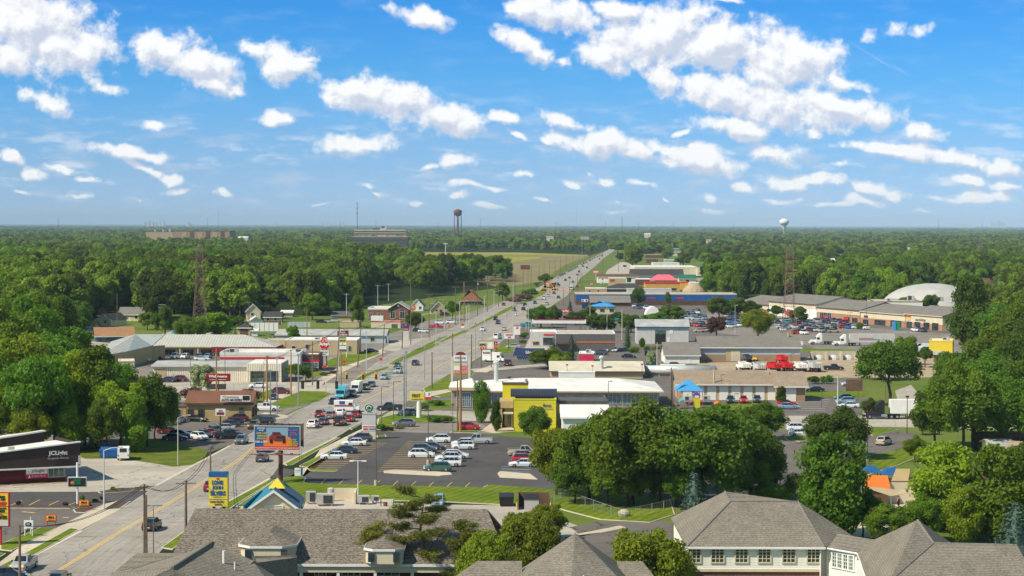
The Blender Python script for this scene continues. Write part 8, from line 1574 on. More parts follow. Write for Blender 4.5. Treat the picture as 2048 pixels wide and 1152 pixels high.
wr('d','g',2.0,'wire passing above the car dealer to the reddish pole');wr('g','i',.8,'wire from reddish pole to orange pole');wr('i','k',1.2,'wire from the orange pole to the leaning pole');wr('k','o',1.0,'wire between the two leaning poles');wr('o','p',.8,'wire past the tan block corner');wr('p','s',1.2,'wire crossing before the doughnut sign');wr('s','t',.6,'wire above the bright red pickup');wr('t','u',.5,'wire over the tan house driveway');wr('u','w',.6,'wire before the brown hip roof house');wr('w','x',.5,'wire toward the bend of the road');wr('x','y',.5,'wire between poles with pale crossarms');wr('c','a',1.6,'wire across the lower left corner')
lampk=dict(group='street lamps along the avenue')
lamp(208,1020,893,'street lamp with one long curved arm over the paint shop drive',1,'steel_light',arm=2.6,r=.13);lamp(356,930,829,'street lamp with curved arm at the tall grass corner',1,'concrete_base',arm=1.9,r=.12)
lamp(307,1110,1010,'low twin floodlight pole beside the near utility poles',1,'steel',arm=.5,double=True,flat=True,r=.07);lamp(716,1002,921,'white twin-headed lamp pole on the bright lawn',1,'white_paint',arm=.75,double=True,flat=True,r=.08)
lamp(752,973,830,'tall black lamp pole on round base right of coffee sign',1,'steel_dark',arm=.6,flat=True,r=.08,base=1.0);lamp(763,848,773,'black lamp pole with flat head, left of two',1,'steel_dark',arm=1.2,flat=True,r=.08);lamp(787,843,763,'black lamp pole with flat head, right of two',1,'steel_dark',arm=1.2,flat=True,r=.08);lamp(856.5,930,811,'black lamp pole on concrete base amid the white cars',1,'steel_dark',arm=.0,flat=True,r=.08,base=.9);lamp(905.5,873,811,'black lamp pole behind the white hatchbacks',1,'steel_dark',arm=.0,flat=True,r=.07)
lamp(554,836,718,'grey lamp mast right of the glass shop bay',1,'steel',arm=.0,flat=True,r=.13);lamp(541,833,743,'short grey steel signal mast at the left corner',1,'steel',arm=0,flat=True,r=.13);lamp(597,812,711,'tall grey steel mast holding the span wire on the lawn',1,'steel',arm=0,flat=True,r=.2);lamp(808,834,713,'tall grey steel mast beside the black pickup',1,'steel',arm=0,flat=True,r=.2);lamp(812,832,706,'second tall steel mast right of the twin mast',1,'steel',arm=0,flat=True,r=.14)
lamp(381,772,718,'dark T-shaped lamp post before the white pickup',1,'steel_dark',arm=.8,double=True,flat=True,r=.09);lamp(450,768,700,'dark lamp post above dark red script sign',1,'steel_dark',arm=.8,double=True,flat=True,r=.09);lamp(733,747,665,'white lamp pole on the kerb right of tan block',1,'steel_light',arm=0,flat=True,r=.12)
lamp(844,697,626,'street lamp with long white arm over the side lane',1,'steel_light',arm=3.6,r=.13);lamp(919,663,601,'street lamp with white arm toward the avenue by twin masts',1,'steel_light',arm=3.4,r=.13);lamp(988,632,581,'street lamp on thin median with arm to the right',1,'steel_light',arm=3.6,r=.13);lamp(1026,668,567,'tall street lamp with arm beyond the round trees',1,'steel_light',arm=3.6,r=.13);lamp(933,661,614,'plain white mast on the median, left one',1,'steel_light',arm=0,flat=True,r=.14);lamp(938,650,611,'plain white mast on the median, right one',1,'steel_light',arm=0,flat=True,r=.14);lamp(969,645,594,'pale steel mast standing in the narrow median',1,'steel_light',arm=0,flat=True,r=.17)
lamp(951,722,647,'grey mast left of the white fuel price sign',1,'steel',arm=0,flat=True,r=.12);lamp(964,692,647,'grey mast on the right kerb above the KFC board',1,'steel',arm=0,flat=True,r=.12);lamp(849,762,695,'grey mast at right kerb, nearest the junction',1,'steel',arm=0,flat=True,r=.11);lamp(1052,660,612,'white mast beside the dark round trees, first',1,'steel_light',arm=0,flat=True,r=.12);lamp(1057,662,614,'white mast beside the dark round trees, second',1,'steel_light',arm=0,flat=True,r=.10);lamp(1063,655,610,'white mast beside the dark round trees, third',1,'steel_light',arm=0,flat=True,r=.13)
lamp(889,662,607,'curved white double mast arm before the gabled house',-1,'steel_light',arm=6.5,r=.13);lamp(872,700,625,'white lamp whose arm bends over the white car',1,'steel_light',arm=0,flat=True,r=.10)
lamp(1735,930,810,'thin brown lamp pole on concrete base in the lawn island',1,'pole_brown',arm=.0,flat=True,r=.08,base=1.0);lamp(1814,868,795,'brown lamp pole with white box head before the trailer',1,'pole_brown',arm=.0,flat=True,r=.1);lamp(1716,800,743,'thin black lamp pole behind the brown fence panel',1,'steel_dark',arm=.3,flat=True,r=.07);lamp(1643,815,782,'thin black lamp pole right of the black saloon',1,'steel_dark',arm=.3,flat=True,r=.07);lamp(1469,834,787,'thin black lamp pole by the play lawn',1,'steel_dark',arm=.3,flat=True,r=.07);lamp(1442,800,749,'black lamp pole before the garage doors',1,'steel_dark',arm=.3,flat=True,r=.07);lamp(1216.5,840,762,'black lamp pole in front of the white roof',1,'steel_dark',arm=.3,flat=True,r=.09);lamp(1470,668,610,'white lamp mast at the left end of the mall',1,'steel_light',arm=.4,flat=True,r=.10);lamp(1134,760,731,'small dark pole on the cream ribbed roof side, left',1,'steel_dark',arm=0,flat=True,r=.07);lamp(1185,760,733,'small dark pole on the cream ribbed roof side, middle',1,'steel_dark',arm=0,flat=True,r=.07);lamp(1284,765,730,'small dark pole by the end of the cream ribbed roof',1,'steel_dark',arm=0,flat=True,r=.07);lamp(1582,752,707,'dark lamp pole between the red dump trucks and white ones',1,'steel_dark',arm=.4,flat=True,r=.08);lamp(1302,712,660,'grey lamp pole before the grey hall',1,'steel',arm=.4,double=True,flat=True,r=.08)
for i,(px,pb,pt_)in enumerate(((1618,652,612),(1560,640,598),(1700,660,625),(1733,650,600),(1892,642,620),(1816,668,640),(1410,640,612))):lamp(px,pb,pt_,'slim car park lamp post standing among mall cars',1,'steel_dark',arm=.5,double=True,flat=True,r=.09,group='slim lamp posts in the mall car park')
# road works: cones, barrels, machines
cr_=random.Random(6)
for i in range(34):
 t=i/33;px=1094+cr_.uniform(-4,52)*(1 if i%2 else.35);py=588-24*cr_.random();P=G(px,py);P.z=.07;e=empty('traffic_barrel',P);tag(e,'orange and white traffic barrel at the distant roadworks','traffic barrel','orange barrels at the roadworks')
 MB().tube((0,0,0),(0,0,1.1),.35,.26,8).build('drum','orange_paint',e);MB().tube((0,0,.45),(0,0,.7),.33,.31,8).build('stripe','white_paint',e)
for(px,py)in((1012,633),(1032,632)):P=G(px,py);P.z=.07;e=empty('traffic_barrel',P);tag(e,'orange traffic barrel standing alone in the near lanes','traffic barrel','orange barrels in the open lanes');MB().tube((0,0,0),(0,0,1.2),.4,.3,8).build('drum','orange_paint',e);MB().tube((0,0,.5),(0,0,.8),.38,.35,8).build('stripe','white_paint',e)
def digger(px,py,rot,col,lb):
 e=heavy(px,py,rot,lb,'excavator','excavator');MB().box(-1.6,1.6,-1.3,-.7,0,.9).box(-1.6,1.6,.7,1.3,0,.9).build('tracks','tyre_rubber',e);MB().box(-1.8,1.0,-1.2,1.2,1.0,2.0).build('body',col,e);MB().box(-.1,1.3,-1.1,.1,2.0,3.1).build('cab','car_glass',e);MB().tube((1.0,.6,1.8),(3.2,.6,4.6),.25,.2,6).tube((3.2,.6,4.6),(5.0,.6,2.4),.2,.15,6).build('boom',col,e);MB().box(4.6,5.4,.1,1.1,1.5,2.4).build('bucket','steel_dark',e)
digger(1088,582,20,'paint_yellow','yellow excavator working on the verge at the roadworks');digger(1104,576,150,'red_paint','red excavator behind the yellow one at the roadworks');digger(1110,581,200,'paint_yellow','yellow loader in the closed lane among barrels')
boxvan(1143,580,'toward','light_grey','pale lorry passing the roadworks on the right','box_truck','truck',L=8,T=3.2,W=1.2);dump_truck(1112,573,60,'paint_slate','dark lorry behind the excavators at the roadworks')
# ================================================================ TREES placed one by one
HT=[
(1112,992,836,118,'c','bright green tree leftmost of the big clump beside the car rank'),(1178,1003,828,150,'a','mid green tree between bright one and the dark giant'),(1262,1012,791,215,'a','huge dark round tree in the centre of the clump'),(1400,1016,794,250,'b','widest dark tree of the clump above the blue spruce'),(1500,1000,842,150,'b','dark tree at the right end of the clump'),
(1330,985,812,150,'b','dark tree behind the gap between the two giants'),(1450,935,800,110,'a','olive green tree at the back of the clump'),(1528,880,800,95,'b','olive dark tree beside the red saloon and play lawn'),(1563,812,772,32,'oval_b','small round tree in front of the garage doors'),
(1676,918,812,135,'b','rounded dark tree left of beige suv'),(1664,1078,850,205,'oval_b','tall pointed green tree behind the white office roof'),(1546,1012,965,90,'a','low bright tree behind the white office ridge'),(1888,1062,872,190,'oval_c','tall pale yellow-green tree in lower right'),(2000,1085,888,205,'oval_a','tall green tree at the right edge above the wing roof'),(1950,1075,960,120,'oval_a','green tree between the pale tree and right edge one'),(1785,1092,1002,115,'a','bright low tree right of white office ridge'),
(1778,812,668,135,'b','large tree left of the pale side street'),(1940,708,550,128,'oval_b','very tall tree in front of the mall right end'),(1950,900,742,235,'b','wide dark tree hiding the trailer end'),(2010,790,650,170,'a','green tree above the white right edge house'),(1985,830,700,150,'b','dark tree behind the side street at right'),(2060,880,700,150,'b','dark tree cut by the right edge'),
(1515,678,613,72,'c','yellow-green round tree before the mall lot pylon'),(1438,638,590,60,'mid_c','pale green street tree below the blue fascia, left'),(1475,634,592,50,'mid_c','pale green street tree below the blue fascia, right'),(1433,673,630,40,'mid_red','dark purple-leaved tree beside grey hall lot'),
(1082,656,609,58,'b','dark round tree beside the avenue, left of the fuel canopy'),(1105,650,610,38,'b','dark round tree touching the avenue pine group'),(1095,738,695,88,'a','spreading green tree beside the diner'),(1120,740,704,50,'c','yellow-green small tree right of spreading one'),
(963,846,755,48,'oval_b','narrow tree in front of the white roof store'),(993,864,800,34,'oval_b','small dark tree beside bank entrance'),(1069,890,807,66,'b','round dark tree before the yellow bank wall'),(1019,768,752,14,'oval_b','tiny pointed tree behind the yellow tower'),
(403,790,727,60,'mid_bloom','pale blossoming tree behind the dark red sign'),(592,764,724,44,'b','small round tree at the ribbed shop corner, left'),(612,762,729,34,'a','small round tree at the ribbed shop corner, right'),(385,806,764,52,'bush_brown','brownish bush behind the dealer roof, left'),(500,806,768,48,'bush_brown','brownish bush behind dealer roof, right'),
(830,660,622,40,'b','round green tree beside the purple numeral sign'),(716,655,588,36,'mid_c','slim bright green tree left of the brick bank'),(905,640,598,36,'mid_b','green tree in front of gabled houses'),(380,690,628,72,'a','bright green tree beside the blue house'),(430,682,620,85,'mid_c','olive green tree left of weathered shed'),(625,640,585,55,'mid_c','olive conifer-like tree behind workshop'),(665,632,600,40,'mid_b','dark small tree at the end of back yards'),
(1152,650,622,50,'mid_b','dark bushy tree under the red lettered sign'),(1215,665,630,46,'mid_b','dark tree before the blue roof cafe'),(1262,665,628,52,'mid_b','dark tree left of the grey hall roof'),(1255,696,640,24,'spruce','narrow bright green column tree beside grey hall'),(1340,648,610,62,'mid_c','olive tree above the grey hall roof'),(1350,640,618,50,'mid_b','dark tree right of the storage tent'),(1240,645,622,40,'mid_b','dark tree by the cafe hedge'),
(1284,700,668,14,'bush_b','small dark bush at left corner of grey hall'),(1180,642,612,40,'mid_b','dark tree behind the pale pole'),(1060,600,575,34,'mid_b','dark tree at roadside left of the roadworks'),(1090,572,545,34,'mid_b','green tree behind the white mast by the field'),
(1560,712,700,30,'bush_b','low bush at workshop wall'),(1410,716,698,30,'bush_c','weedy bush at the workshop corner'),(1420,745,729,30,'bush_c','yellow-green bush before the pipe end'),(1302,735,700,24,'mid_bloom','small yellow-green tree by the pale concrete pole'),
(1627,768,747,28,'bush_b','clipped round bush behind the garage end, left'),(1654,768,745,26,'bush_b','clipped round bush behind the garage end, right'),(1760,760,700,90,'b','dark tree at the gravel yard edge'),(1810,730,668,50,'mid_c','small bright tree by the striped trailer'),(1850,735,690,40,'mid_b','small dark tree near yellow building'),
(1720,660,640,16,'bush_b','small shrub at the teal containers'),(1600,648,612,45,'mid_b','street tree before the white mall unit, right'),(1553,640,608,40,'mid_b','street tree before the white mall unit, left'),(1500,632,600,48,'mid_b','street tree at the brick mall end'),(1715,945,905,36,'bush_b','dark round bush by lawn island pole'),
(1830,925,870,50,'a','green tree beside the drive under the semi truck'),(1845,870,828,40,'b','small dark tree in front of trailer shadow'),(1740,835,795,40,'b','bushy green tree left of black semi truck')]
FT=[(1812,636,590,46,'mid','tree at the left foot of dome'),(1862,638,588,44,'mid_b','tree at the middle foot of dome'),(1968,640,586,50,'mid','tree at the right foot of dome'),(1277,612,574,34,'mid_b','street tree in front of the blue fascia'),(1232,598,583,20,'mid_b','small tree left of black mansard'),(1335,612,583,16,'mid_c','thin sparse tree before the blue fascia'),(1195,664,628,60,'mid_b','dark bushy tree left of the grey shop roof'),(1310,652,622,56,'mid_b','round tree beside the storage tent'),(1150,1008,900,95,'b','low green tree beneath left bright tree of the clump'),(1262,1014,925,95,'a','low green tree at the foot of dark giant'),(1372,1020,925,90,'b','low green tree just left of blue spruce'),(1500,1008,900,100,'a','low green tree above the white office peak'),(1870,893,765,105,'b','dark tree over the trailer end'),(1925,905,715,135,'a','tall green tree between trailer and right edge'),(2035,905,735,120,'b','dark tall tree behind the wooden fence right'),(2008,718,600,115,'b','dark tree right of the very tall mall tree'),(2045,745,585,115,'a','green tree cut by right edge beside mall tree'),(2046,810,640,120,'b','dark tree above the white edge house'),
(1962,1052,900,115,'oval_a','tall green tree directly right of the pale yellow one'),(1925,1088,965,105,'oval_c','pale tree low beside the pale yellow one'),(2046,1065,885,110,'oval_b','dark tall tree at the right border above wing roof'),(1848,1085,985,85,'a','small green tree left below the pale yellow one'),(1600,1010,940,70,'b','green tree left behind the tall pointed tree'),(1725,1075,975,75,'b','green tree right behind the tall pointed tree'),(1640,905,840,60,'b','dark tree left of the rounded dark tree'),(1905,800,690,80,'b','tree beyond the side street lawn'),(1215,1015,905,90,'a','low green tree under left side of the great clump'),(1320,1008,905,90,'a','low green tree under the middle of great clump'),(1455,1000,880,110,'b','dark lower tree under the right side of great clump'),(1265,536,490,44,'mid','big dark tree right of the far end of avenue'),(1236,507,479,40,'mid','dark tree close to the vanishing end of avenue'),(1240,522,505,18,'mid','small dark tree on the far verge'),(1366,537,500,38,'mid','round tree behind the long white roof, left'),(1415,534,503,38,'mid','round tree behind the long white roof, right'),(1336,520,497,26,'mid_c','light tree between the far buildings'),(1300,512,492,30,'mid','tree behind the far green trimmed building'),(1440,520,495,40,'mid','tree behind distant strip mall, left'),(1500,519,496,44,'mid','tree behind distant strip mall, right'),
(1430,592,545,60,'b','dark tall tree at left of the mall'),(1462,596,530,70,'a','olive tall tree behind the mall left end'),(1500,600,525,70,'b','dark tall tree behind mall brick end'),(1445,570,528,60,'b','dark tree right of the soil heap'),(1530,600,528,60,'mid','green tree behind the white mall unit'),(1838,622,556,46,'b','dark tree standing before the pale dome'),(2030,640,575,70,'mid_c','yellow-green tree at right edge below green roof'),
(470,668,628,40,'mid_c','bush-like tree left of weathered shed'),(330,672,610,50,'mid_b','dark tree behind pole with white crossarms'),(295,660,622,36,'mid','tree right of the yellow house'),(586,690,648,30,'mid_c','small tree behind long workshop left end'),(540,620,585,40,'mid','tree behind the white and teal house'),(1005,600,562,36,'mid','tree left of the far median thicket')]
for a in HT+FT:
 tree(a[0],a[1],a[2],a[3],a[4],a[5],name='bush' if a[4].startswith('bush')else 'tree',cat='bush' if a[4].startswith('bush')else 'tree',trunk=not a[4].startswith('bush'))
tree(1388,1055,940,82,'blue','blue-green spruce in front of the widest dark tree','spruce_tree');tree(2030,1120,1000,120,'blue','blue spruce cut by the lower right edge','spruce_tree');tree(1143,734,666,30,'spruce','dark narrow spruce beside the crimson shop','spruce_tree');tree(1108,716,672,22,'spruce','small spruce in front of the white corner shop','spruce_tree')
tree(1140,622,600,16,'spruce','thin pine beside the avenue near the red sign','spruce_tree')
# bright trees in the foreground between the roofs
tree(1065,1180,1008,130,'c','bright yellow-green tree above the pyramid roof');tree(975,1230,1040,120,'c','bright green tree right of the ragged pine');tree(1300,1230,1035,175,'c','bright yellow-green tree left of the white office');tree(1395,1190,1120,50,'blue','small blue-green spruce at the office corner','spruce_tree')
tree(1095,1080,1000,80,'c','bright green tree near the bin enclosure');tree(1040,1090,1015,80,'c','bright green small tree between lane and ridge')
# ragged pine in front of the shingle roof
def pine(px,pyb,z_top,w,label,seed):
 rnd=random.Random(seed);rg=np.random.default_rng(seed);P=G(px,pyb);e=empty('pine_tree',P,0);tag(e,label,'pine tree');H=z_top;t=MB();pts=[Vector((0,0,0)),Vector((.15,0,H*.35)),Vector((-.1,.1,H*.6)),Vector((.1,0,H*.8)),Vector((.5,0,H))]
 for i in range(4):t.tube(pts[i],pts[i+1],.26-.055*i,.26-.055*(i+1),7)
 C=[]
 for k in range(19):
  z=H*(.22+.74*k/18);a=rnd.uniform(0,6.28);L=w*.5*(1.0-.55*(k/18)**1.5)*rnd.uniform(.7,1.15);q0=Vector((0,0,z));q1=Vector((L*.5*cos(a),L*.5*sin(a),z+.15));q2=Vector((L*cos(a),L*sin(a),z+rnd.uniform(.1,1.0)))
  t.tube(q0,q1,.09,.06,5);t.tube(q1,q2,.06,.025,5)
  for s in range(10):
   f_=rnd.uniform(.35,1.05);c=q1.lerp(q2,(f_-.5)*2)if f_>.5 else q0.lerp(q1,f_*2);c=c+Vector((rnd.gauss(0,.35),rnd.gauss(0,.35),rnd.gauss(.15,.14)))
   C.append(rg.normal(size=(130,3))*np.array([.33,.33,.13])+np.array(c))
 C=np.vstack(C);n=len(C);nr=rg.normal(size=(n,3));nr/=np.linalg.norm(nr,axis=1)[:,None];a=np.cross(nr,rg.normal(size=(n,3)));a/=np.linalg.norm(a,axis=1)[:,None];b=np.cross(nr,a)
 q=np.stack([C-a*.19,C-b*.035,C+a*.19,C+b*.035],1).reshape(-1,3);me=bpy.data.meshes.new('needles');me.from_pydata(q.tolist(),[],[tuple(range(4*i,4*i+4))for i in range(n)]);me.materials.append(MATS['leaf_pine']);link('needles',me,e);t.build('trunk','dead_wood',e)
pine(842,1180,10.9,10.8,'ragged tall pine with bare twisted limbs before the shingle roof',3);pine(742,1175,6.4,4.0,'small slim pine left of the ragged tall one',4);pine(928,1195,7.4,5.0,'dark lower pine right of the ragged tall one',7)
# the near wood on the left: individually placed
lw=random.Random(12)
NW=[(20,900,735,150),(75,905,690,140),(130,892,688,150),(190,895,690,150),(240,900,742,120),(295,892,745,110),(330,868,765,60),(30,850,640,150),(0,800,600,160),(95,840,655,140),(150,830,690,120),(210,850,700,120),(265,850,735,80),(-40,870,660,150),(-90,900,700,160),(60,780,590,150),(-60,780,600,170),(130,760,640,110),(45,720,560,130),(-20,700,545,140),(100,700,575,120),(-90,690,560,150),(150,676,590,80),(118,668,585,80),(-150,760,600,160),(170,890,720,120),(110,900,740,100),(0,905,760,120),(270,905,790,90),(215,905,780,90),(310,880,800,60),(140,905,800,90),(60,908,800,90)]
for i,(px,pb,pt_,w)in enumerate(NW):
 k=lw.choice(['a','a','b','c','oval_a','c'])if pb>820 else lw.choice(['a','b','b'])
 dn={'a':'mid green','b':'dark green','c':'pale yellow-green','oval_a':'tall narrow green'}[k];zone='at the front edge' if pb>885 else('in the middle' if pb>770 else 'at the back')
 tree(px,pb,pt_,w*1.02,k,'%s tree %s of the near left wood'%(dn,zone),group='trees of the near left wood')
# small shrubs
for(px,pb,pt_,w,k,lb)in[(37,1011,999,11,'bush_red','dark red shrub on kerb strip, left one'),(131,1013,1001,13,'bush_red','dark red shrub on kerb strip, right one'),(165,1003,986,11,'bush_b','green conical shrub next to the electronic sign post'),(178,1014,1003,12,'bush_b','low green shrub behind the ZEL\'S sign in bed'),(190,1004,995,13,'bush_b','dark green shrub right of the electronic sign'),(203,1000,990,9,'bush_red','reddish shrub left of the tall street lamp'),(226,982,970,12,'bush_c','yellow shrub in the bed beside the drive, left'),(233,984,977,7,'bush_b','small green shrub in the bed beside the drive'),(245,981,975,8,'bush_b','little dark green shrub in the middle of drive bed'),(268,982,977,10,'bush_c','yellow shrub in the bed beside the drive, right'),(229,1013,1008,7,'bush_c','orange-yellow tuft in the mulch bed'),
(868,845,826,32,'bush_b','dark round shrub at the bank sign bed, left'),(892,846,829,34,'bush_b','dark round shrub at the bank sign bed, right'),(760,862,843,30,'bush_b','green shrub behind the coffee sign'),(778,862,850,20,'bush_red','reddish shrub mass in coffee sign bed'),(800,858,850,22,'bush_c','low yellowish shrub in coffee sign bed'),(846,822,800,30,'bush_b','green shrub by the bank footway'),(873,812,796,36,'bush_b','shrub row beside the glass corner bay'),(1045,687,677,17,'bush_b','clipped dark round shrub beside the white corner shop'),(1045,676,664,20,'bush_b','dark bush behind the clipped round shrub'),(1050,672,662,16,'bush_b','dark bush right by the fuel sign'),
(1045,602,583,46,'bush_brown','brown-green thicket on the median wedge, right'),(1028,608,588,36,'bush_brown','brown-green thicket on the median wedge, left'),(995,858,850,16,'bush_b','low shrub by the bank entrance'),(1010,855,848,14,'bush_b','second low shrub by the bank entrance'),(1720,925,905,40,'bush_b','dark clipped shrub on the lawn island'),(650,752,742,24,'bush_b','shrub row on the sandwich shop corner'),(668,748,739,18,'bush_red','dark red shrub on the sandwich shop corner'),(1298,700,690,30,'bush_c','weeds and bushes before the grey hall, left'),(1320,698,690,26,'bush_c','weeds and bushes before the grey hall, right'),(1270,700,690,24,'bush_c','weedy bush left of the grey hall lot'),(1267,706,694,24,'bush_b','dark bush at right corner of grey shop'),(790,650,642,24,'bush_b','dark clipped shrub in front of the brick bank')]:
 tree(px,pb,pt_,w,k,lb,'bush','bush',trunk=False)
# ================================================================ THE WOODS
def inside(p,poly):
 x,y=p;c=False;n=len(poly);j=n-1
 for i in range(n):
  if(poly[i][1]>y)!=(poly[j][1]>y)and x<(poly[j][0]-poly[i][0])*(y-poly[i][1])/(poly[j][1]-poly[i][1])+poly[i][0]:c=not c
  j=i
 return c
# where nothing woody may stand (sight lines on the ground)
NO=[pg("-900,690 -100,690 120,668 190,640 232,628 245,608 292,612 300,648 340,650 352,625 480,640 490,600 590,606 600,640 660,628 715,612 745,585 800,570 850,592 880,580 920,572 965,568 985,562 1030,568 1052,552 1100,548 1186,510 1215,490 1240,490 1262,528 1268,524 1420,523 1434,515 1540,515 1545,536 1445,545 1412,558 1425,590 1480,603 1900,624 1960,665 2200,760 2200,1400 -900,1400"),
 pg("790,503 1040,502.5 1190,508 1165,530 1100,570 1035,578 1010,552 860,550 790,530"),
 pg("1190,512 1212,494 1244,493 1240,510"),pg("1265,552 1265,518 1285,512 1360,512 1400,530 1440,522 1440,560"),pg("1795,640 1795,600 1880,585 1990,585 2030,590 2030,622 1990,634 1900,640"),pg("695,510 695,490 820,490 820,510"),pg("285,492 285,484 460,484 460,492"),pg("1340,515 1340,505 1405,505 1405,515"),pg("1310,505 1310,499 1362,499 1362,505"),pg("1288,530 1288,517 1358,519 1358,530")]+[[(x-w-2,y-1),(x+w+2,y-1),(x+w+3,y+3+(y-450)*.30),(x-w-3,y+3+(y-450)*.30)]for(x,y,w,m_,l_)in FH]
wr_=random.Random(77);cand=[];r=440.0
while r<30000:
 s=max(8.6,r*.0036);n=int(r*.60/s)
 for i in range(n):
  a=-.30+.60*(i+wr_.uniform(-.45,.45)+.5)/n;rr=r+wr_.uniform(-.5,.5)*max(8,r*.0125);x,y=rr*sin(a),rr*cos(a);p=proj((x,y,0))
  if not(-260<p[0]<2310):continue
  if any(inside(p,q)for q in NO):continue
  cand.append((x,y,rr,p,s))
 r+=max(8,r*.0125)
# keep clear of trees already standing
grid={}
for(x,y)in TREES:grid.setdefault((int(x//12),int(y//12)),[]).append((x,y))
def clear(x,y):return all((x-a)**2+(y-b)**2>36 for dx in(-1,0,1)for dy in(-1,0,1)for(a,b)in grid.get((int(x//12)+dx,int(y//12)+dy),[]))
cand=[c for c in cand if clear(c[0],c[1])]
def hgt(c):
 x,y,rr,p,s=c;b=15.5 if p[0]<1060 else 14.0
 if p[0]<1060 and rr<1900:b=18.5
 if p[0]>1400 and rr<1750:b=16.0
 if 690<p[0]<1060 and 546<p[1]<575:b=15.2
 k=noise_(x,y);b*=.82+.36*k
 if rr>7000:b*=.8+1.3*max(0,noise_(x*.06,y*.06)-.35)
 return b*wr_.uniform(.66,1.28)
from mathutils import noise as mn
def noise_(x,y):return mn.noise(Vector((x*.006,y*.006,3.1)))*.5+.5
cand.sort(key=lambda c:c[2]+(0 if-20<c[3][0]<2068 else 9e4));cand=[c+(hgt(c),)for c in cand]
print('woods',len(cand))
NIND=170
for c in cand[:NIND]:
 x,y,rr,p,s,h=c;side='left' if p[0]<1060 else 'right';k='mid' if wr_.random()<.8 else 'mid_c'
 tree_at(Vector((x,y,0)),h*wr_.uniform(.62,.92),h,k,'%s tree at the near edge of the %s hand wood'%('dark green' if k=='mid' else 'brighter green',side),group='near edge trees of the %s wood'%side)
# a few of the farther trees carry the simple crown and are the source of the far woods
srcs={'near':[],'far':[]}
tc_=bpy.data.collections.new('wood_crowns_near');tf_=bpy.data.collections.new('wood_crowns_far')
for me in CR['mid']+CR['mid_c']+CR['mid_b'][:1]:
 c=cand.pop(NIND);e=tree_at(Vector((c[0],c[1],0)),c[5]*.8,c[5],'mid','green tree standing just inside the wood',group='trees just inside the wood');ch=[q for q in e.children if q.name.startswith('crown')][0];ch.data=me;tc_.objects.link(ch)
for me in CR['far']:
 c=cand.pop(NIND+3000);e=tree_at(Vector((c[0],c[1],0)),c[5]*.8,c[5],'far','small distant green tree inside the wood',group='distant trees inside the wood');ch=[q for q in e.children if q.name.startswith('crown')][0];tf_.objects.link(ch)
def scatter(name,pts,coll,seed):
 me=bpy.data.meshes.new(name);me.from_pydata([(c[0],c[1],0)for c in pts],[],[]);rnd=random.Random(seed)
 v=[];rr_=[]
 for c in pts:
  w=max(c[5]*rnd.uniform(.66,.98),c[4]*.8);v+=[w,w*rnd.uniform(.85,1.15),c[5]*1.03];rr_.append(rnd.uniform(0,6.28))
 me.attributes.new('sc','FLOAT_VECTOR','POINT').data.foreach_set('vector',v);me.attributes.new('rot','FLOAT','POINT').data.foreach_set('value',rr_)
 o=link(name,me);tag(o,kind='stuff');ng=bpy.data.node_groups.new(name,'GeometryNodeTree');ng.interface.new_socket('Geometry',in_out='INPUT',socket_type='NodeSocketGeometry');ng.interface.new_socket('Geometry',in_out='OUTPUT',socket_type='NodeSocketGeometry')
 nn,ll=ng.nodes,ng.links;gi=nn.new('NodeGroupInput');go=nn.new('NodeGroupOutput');ip=nn.new('GeometryNodeInstanceOnPoints');ci=nn.new('GeometryNodeCollectionInfo');iv(ci,0,coll);iv(ci,1,True);iv(ci,2,True)
 iv(ip,'Pick Instance',True);a1_=nn.new('GeometryNodeInputNamedAttribute');a1_.data_type='FLOAT_VECTOR';iv(a1_,0,'sc');a2_=nn.new('GeometryNodeInputNamedAttribute');a2_.data_type='FLOAT';iv(a2_,0,'rot');cx_=nn.new('ShaderNodeCombineXYZ')
 rv=nn.new('FunctionNodeRandomValue');rv.data_type='INT';iv(rv,4,0);iv(rv,5,50)
 ll.new(gi.outputs[0],ip.inputs['Points']);ll.new(ci.outputs[0],ip.inputs['Instance']);ll.new(a1_.outputs[0],ip.inputs['Scale']);ll.new(a2_.outputs[0],cx_.inputs[2]);ll.new(cx_.outputs[0],ip.inputs['Rotation']);ll.new(rv.outputs[2],ip.inputs['Instance Index']);ll.new(ip.outputs[0],go.inputs[0])
 md=o.modifiers.new('woods','NODES');md.node_group=ng;return o
rest=cand[NIND:];scatter('woodland',[c for c in rest if c[2]<2600],tc_,1);scatter('far_woodland',[c for c in rest if c[2]>=2600],tf_,2)
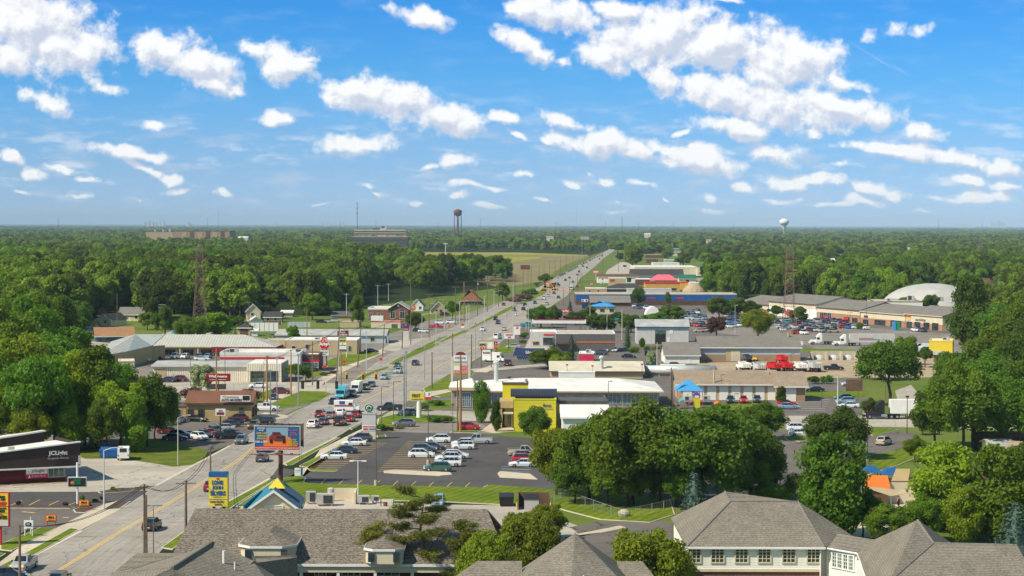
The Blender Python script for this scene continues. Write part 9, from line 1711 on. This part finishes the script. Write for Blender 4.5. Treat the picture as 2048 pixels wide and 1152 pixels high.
# dead tree in the right wood
P=G(1960,525);e=empty('dead_tree',P);tag(e,'bare pale dead tree standing out of the right hand wood','tree');t=MB();dr=random.Random(2)
def br_(p,d,L,r,k):
 q=p+d*L;t.tube(p,q,r,r*.6,5)
 if k:
  for _ in range(4):dd=(d+Vector((dr.uniform(-.7,.7),dr.uniform(-.7,.7),dr.uniform(-.1,.6)))).normalized();br_(p.lerp(q,dr.uniform(.55,1)),dd,L*.62,r*.55,k-1)
br_(Vector((0,0,0)),Vector((0,0,1)),10,.7,4);t.build('branches','dead_wood',e)
# faint industrial skyline on the horizon
for(x0_,x1_,yt_,n,lb)in((1981,2012,441,7,'hazy group of industrial stacks on the right horizon'),(1905,1950,448,4,'hazy long industrial sheds on the right horizon'),(286,330,441,6,'hazy industrial blocks on the left horizon'),(373,384,443,2,'small hazy block on the horizon left of the radio mast'),(537,565,445,3,'hazy low buildings on the horizon left of centre'),(640,690,443,6,'hazy pylons and stacks left of tall telephone mast')):
 P=G((x0_+x1_)/2,455.2);e=empty('distant_plant',P);tag(e,lb,'factory');dr2=random.Random(x0_);k=(P-CAM).dot(fw)/FPX
 for i in range(n):
  xx=((x0_+(x1_-x0_)*(i+.5)/n)-(x0_+x1_)/2)*k;zz=max(30,zat(P,yt_+dr2.uniform(0,5)));w_=(x1_-x0_)*k/n*dr2.uniform(.25,.9);MB().box(xx-w_/2,xx+w_/2,-30,30,0,zz).build('block','steel_light',e)
# ================================================================ HAZE
hz=MB().box(-24000,24000,-250,42000,-1,190).build('haze','white_paint');tag(hz,kind='stuff');hz.data.materials.clear();hm=bpy.data.materials.new('haze_air');hm.use_nodes=True;hn=hm.node_tree.nodes;hn.clear();pv=hn.new('ShaderNodeVolumePrincipled');iv(pv,'Color',(.58,.79,1.0,1));iv(pv,'Density',.00004);iv(pv,'Anisotropy',-.3)
mo=hn.new('ShaderNodeOutputMaterial');hm.node_tree.links.new(pv.outputs[0],mo.inputs['Volume']);hz.data.materials.append(hm)
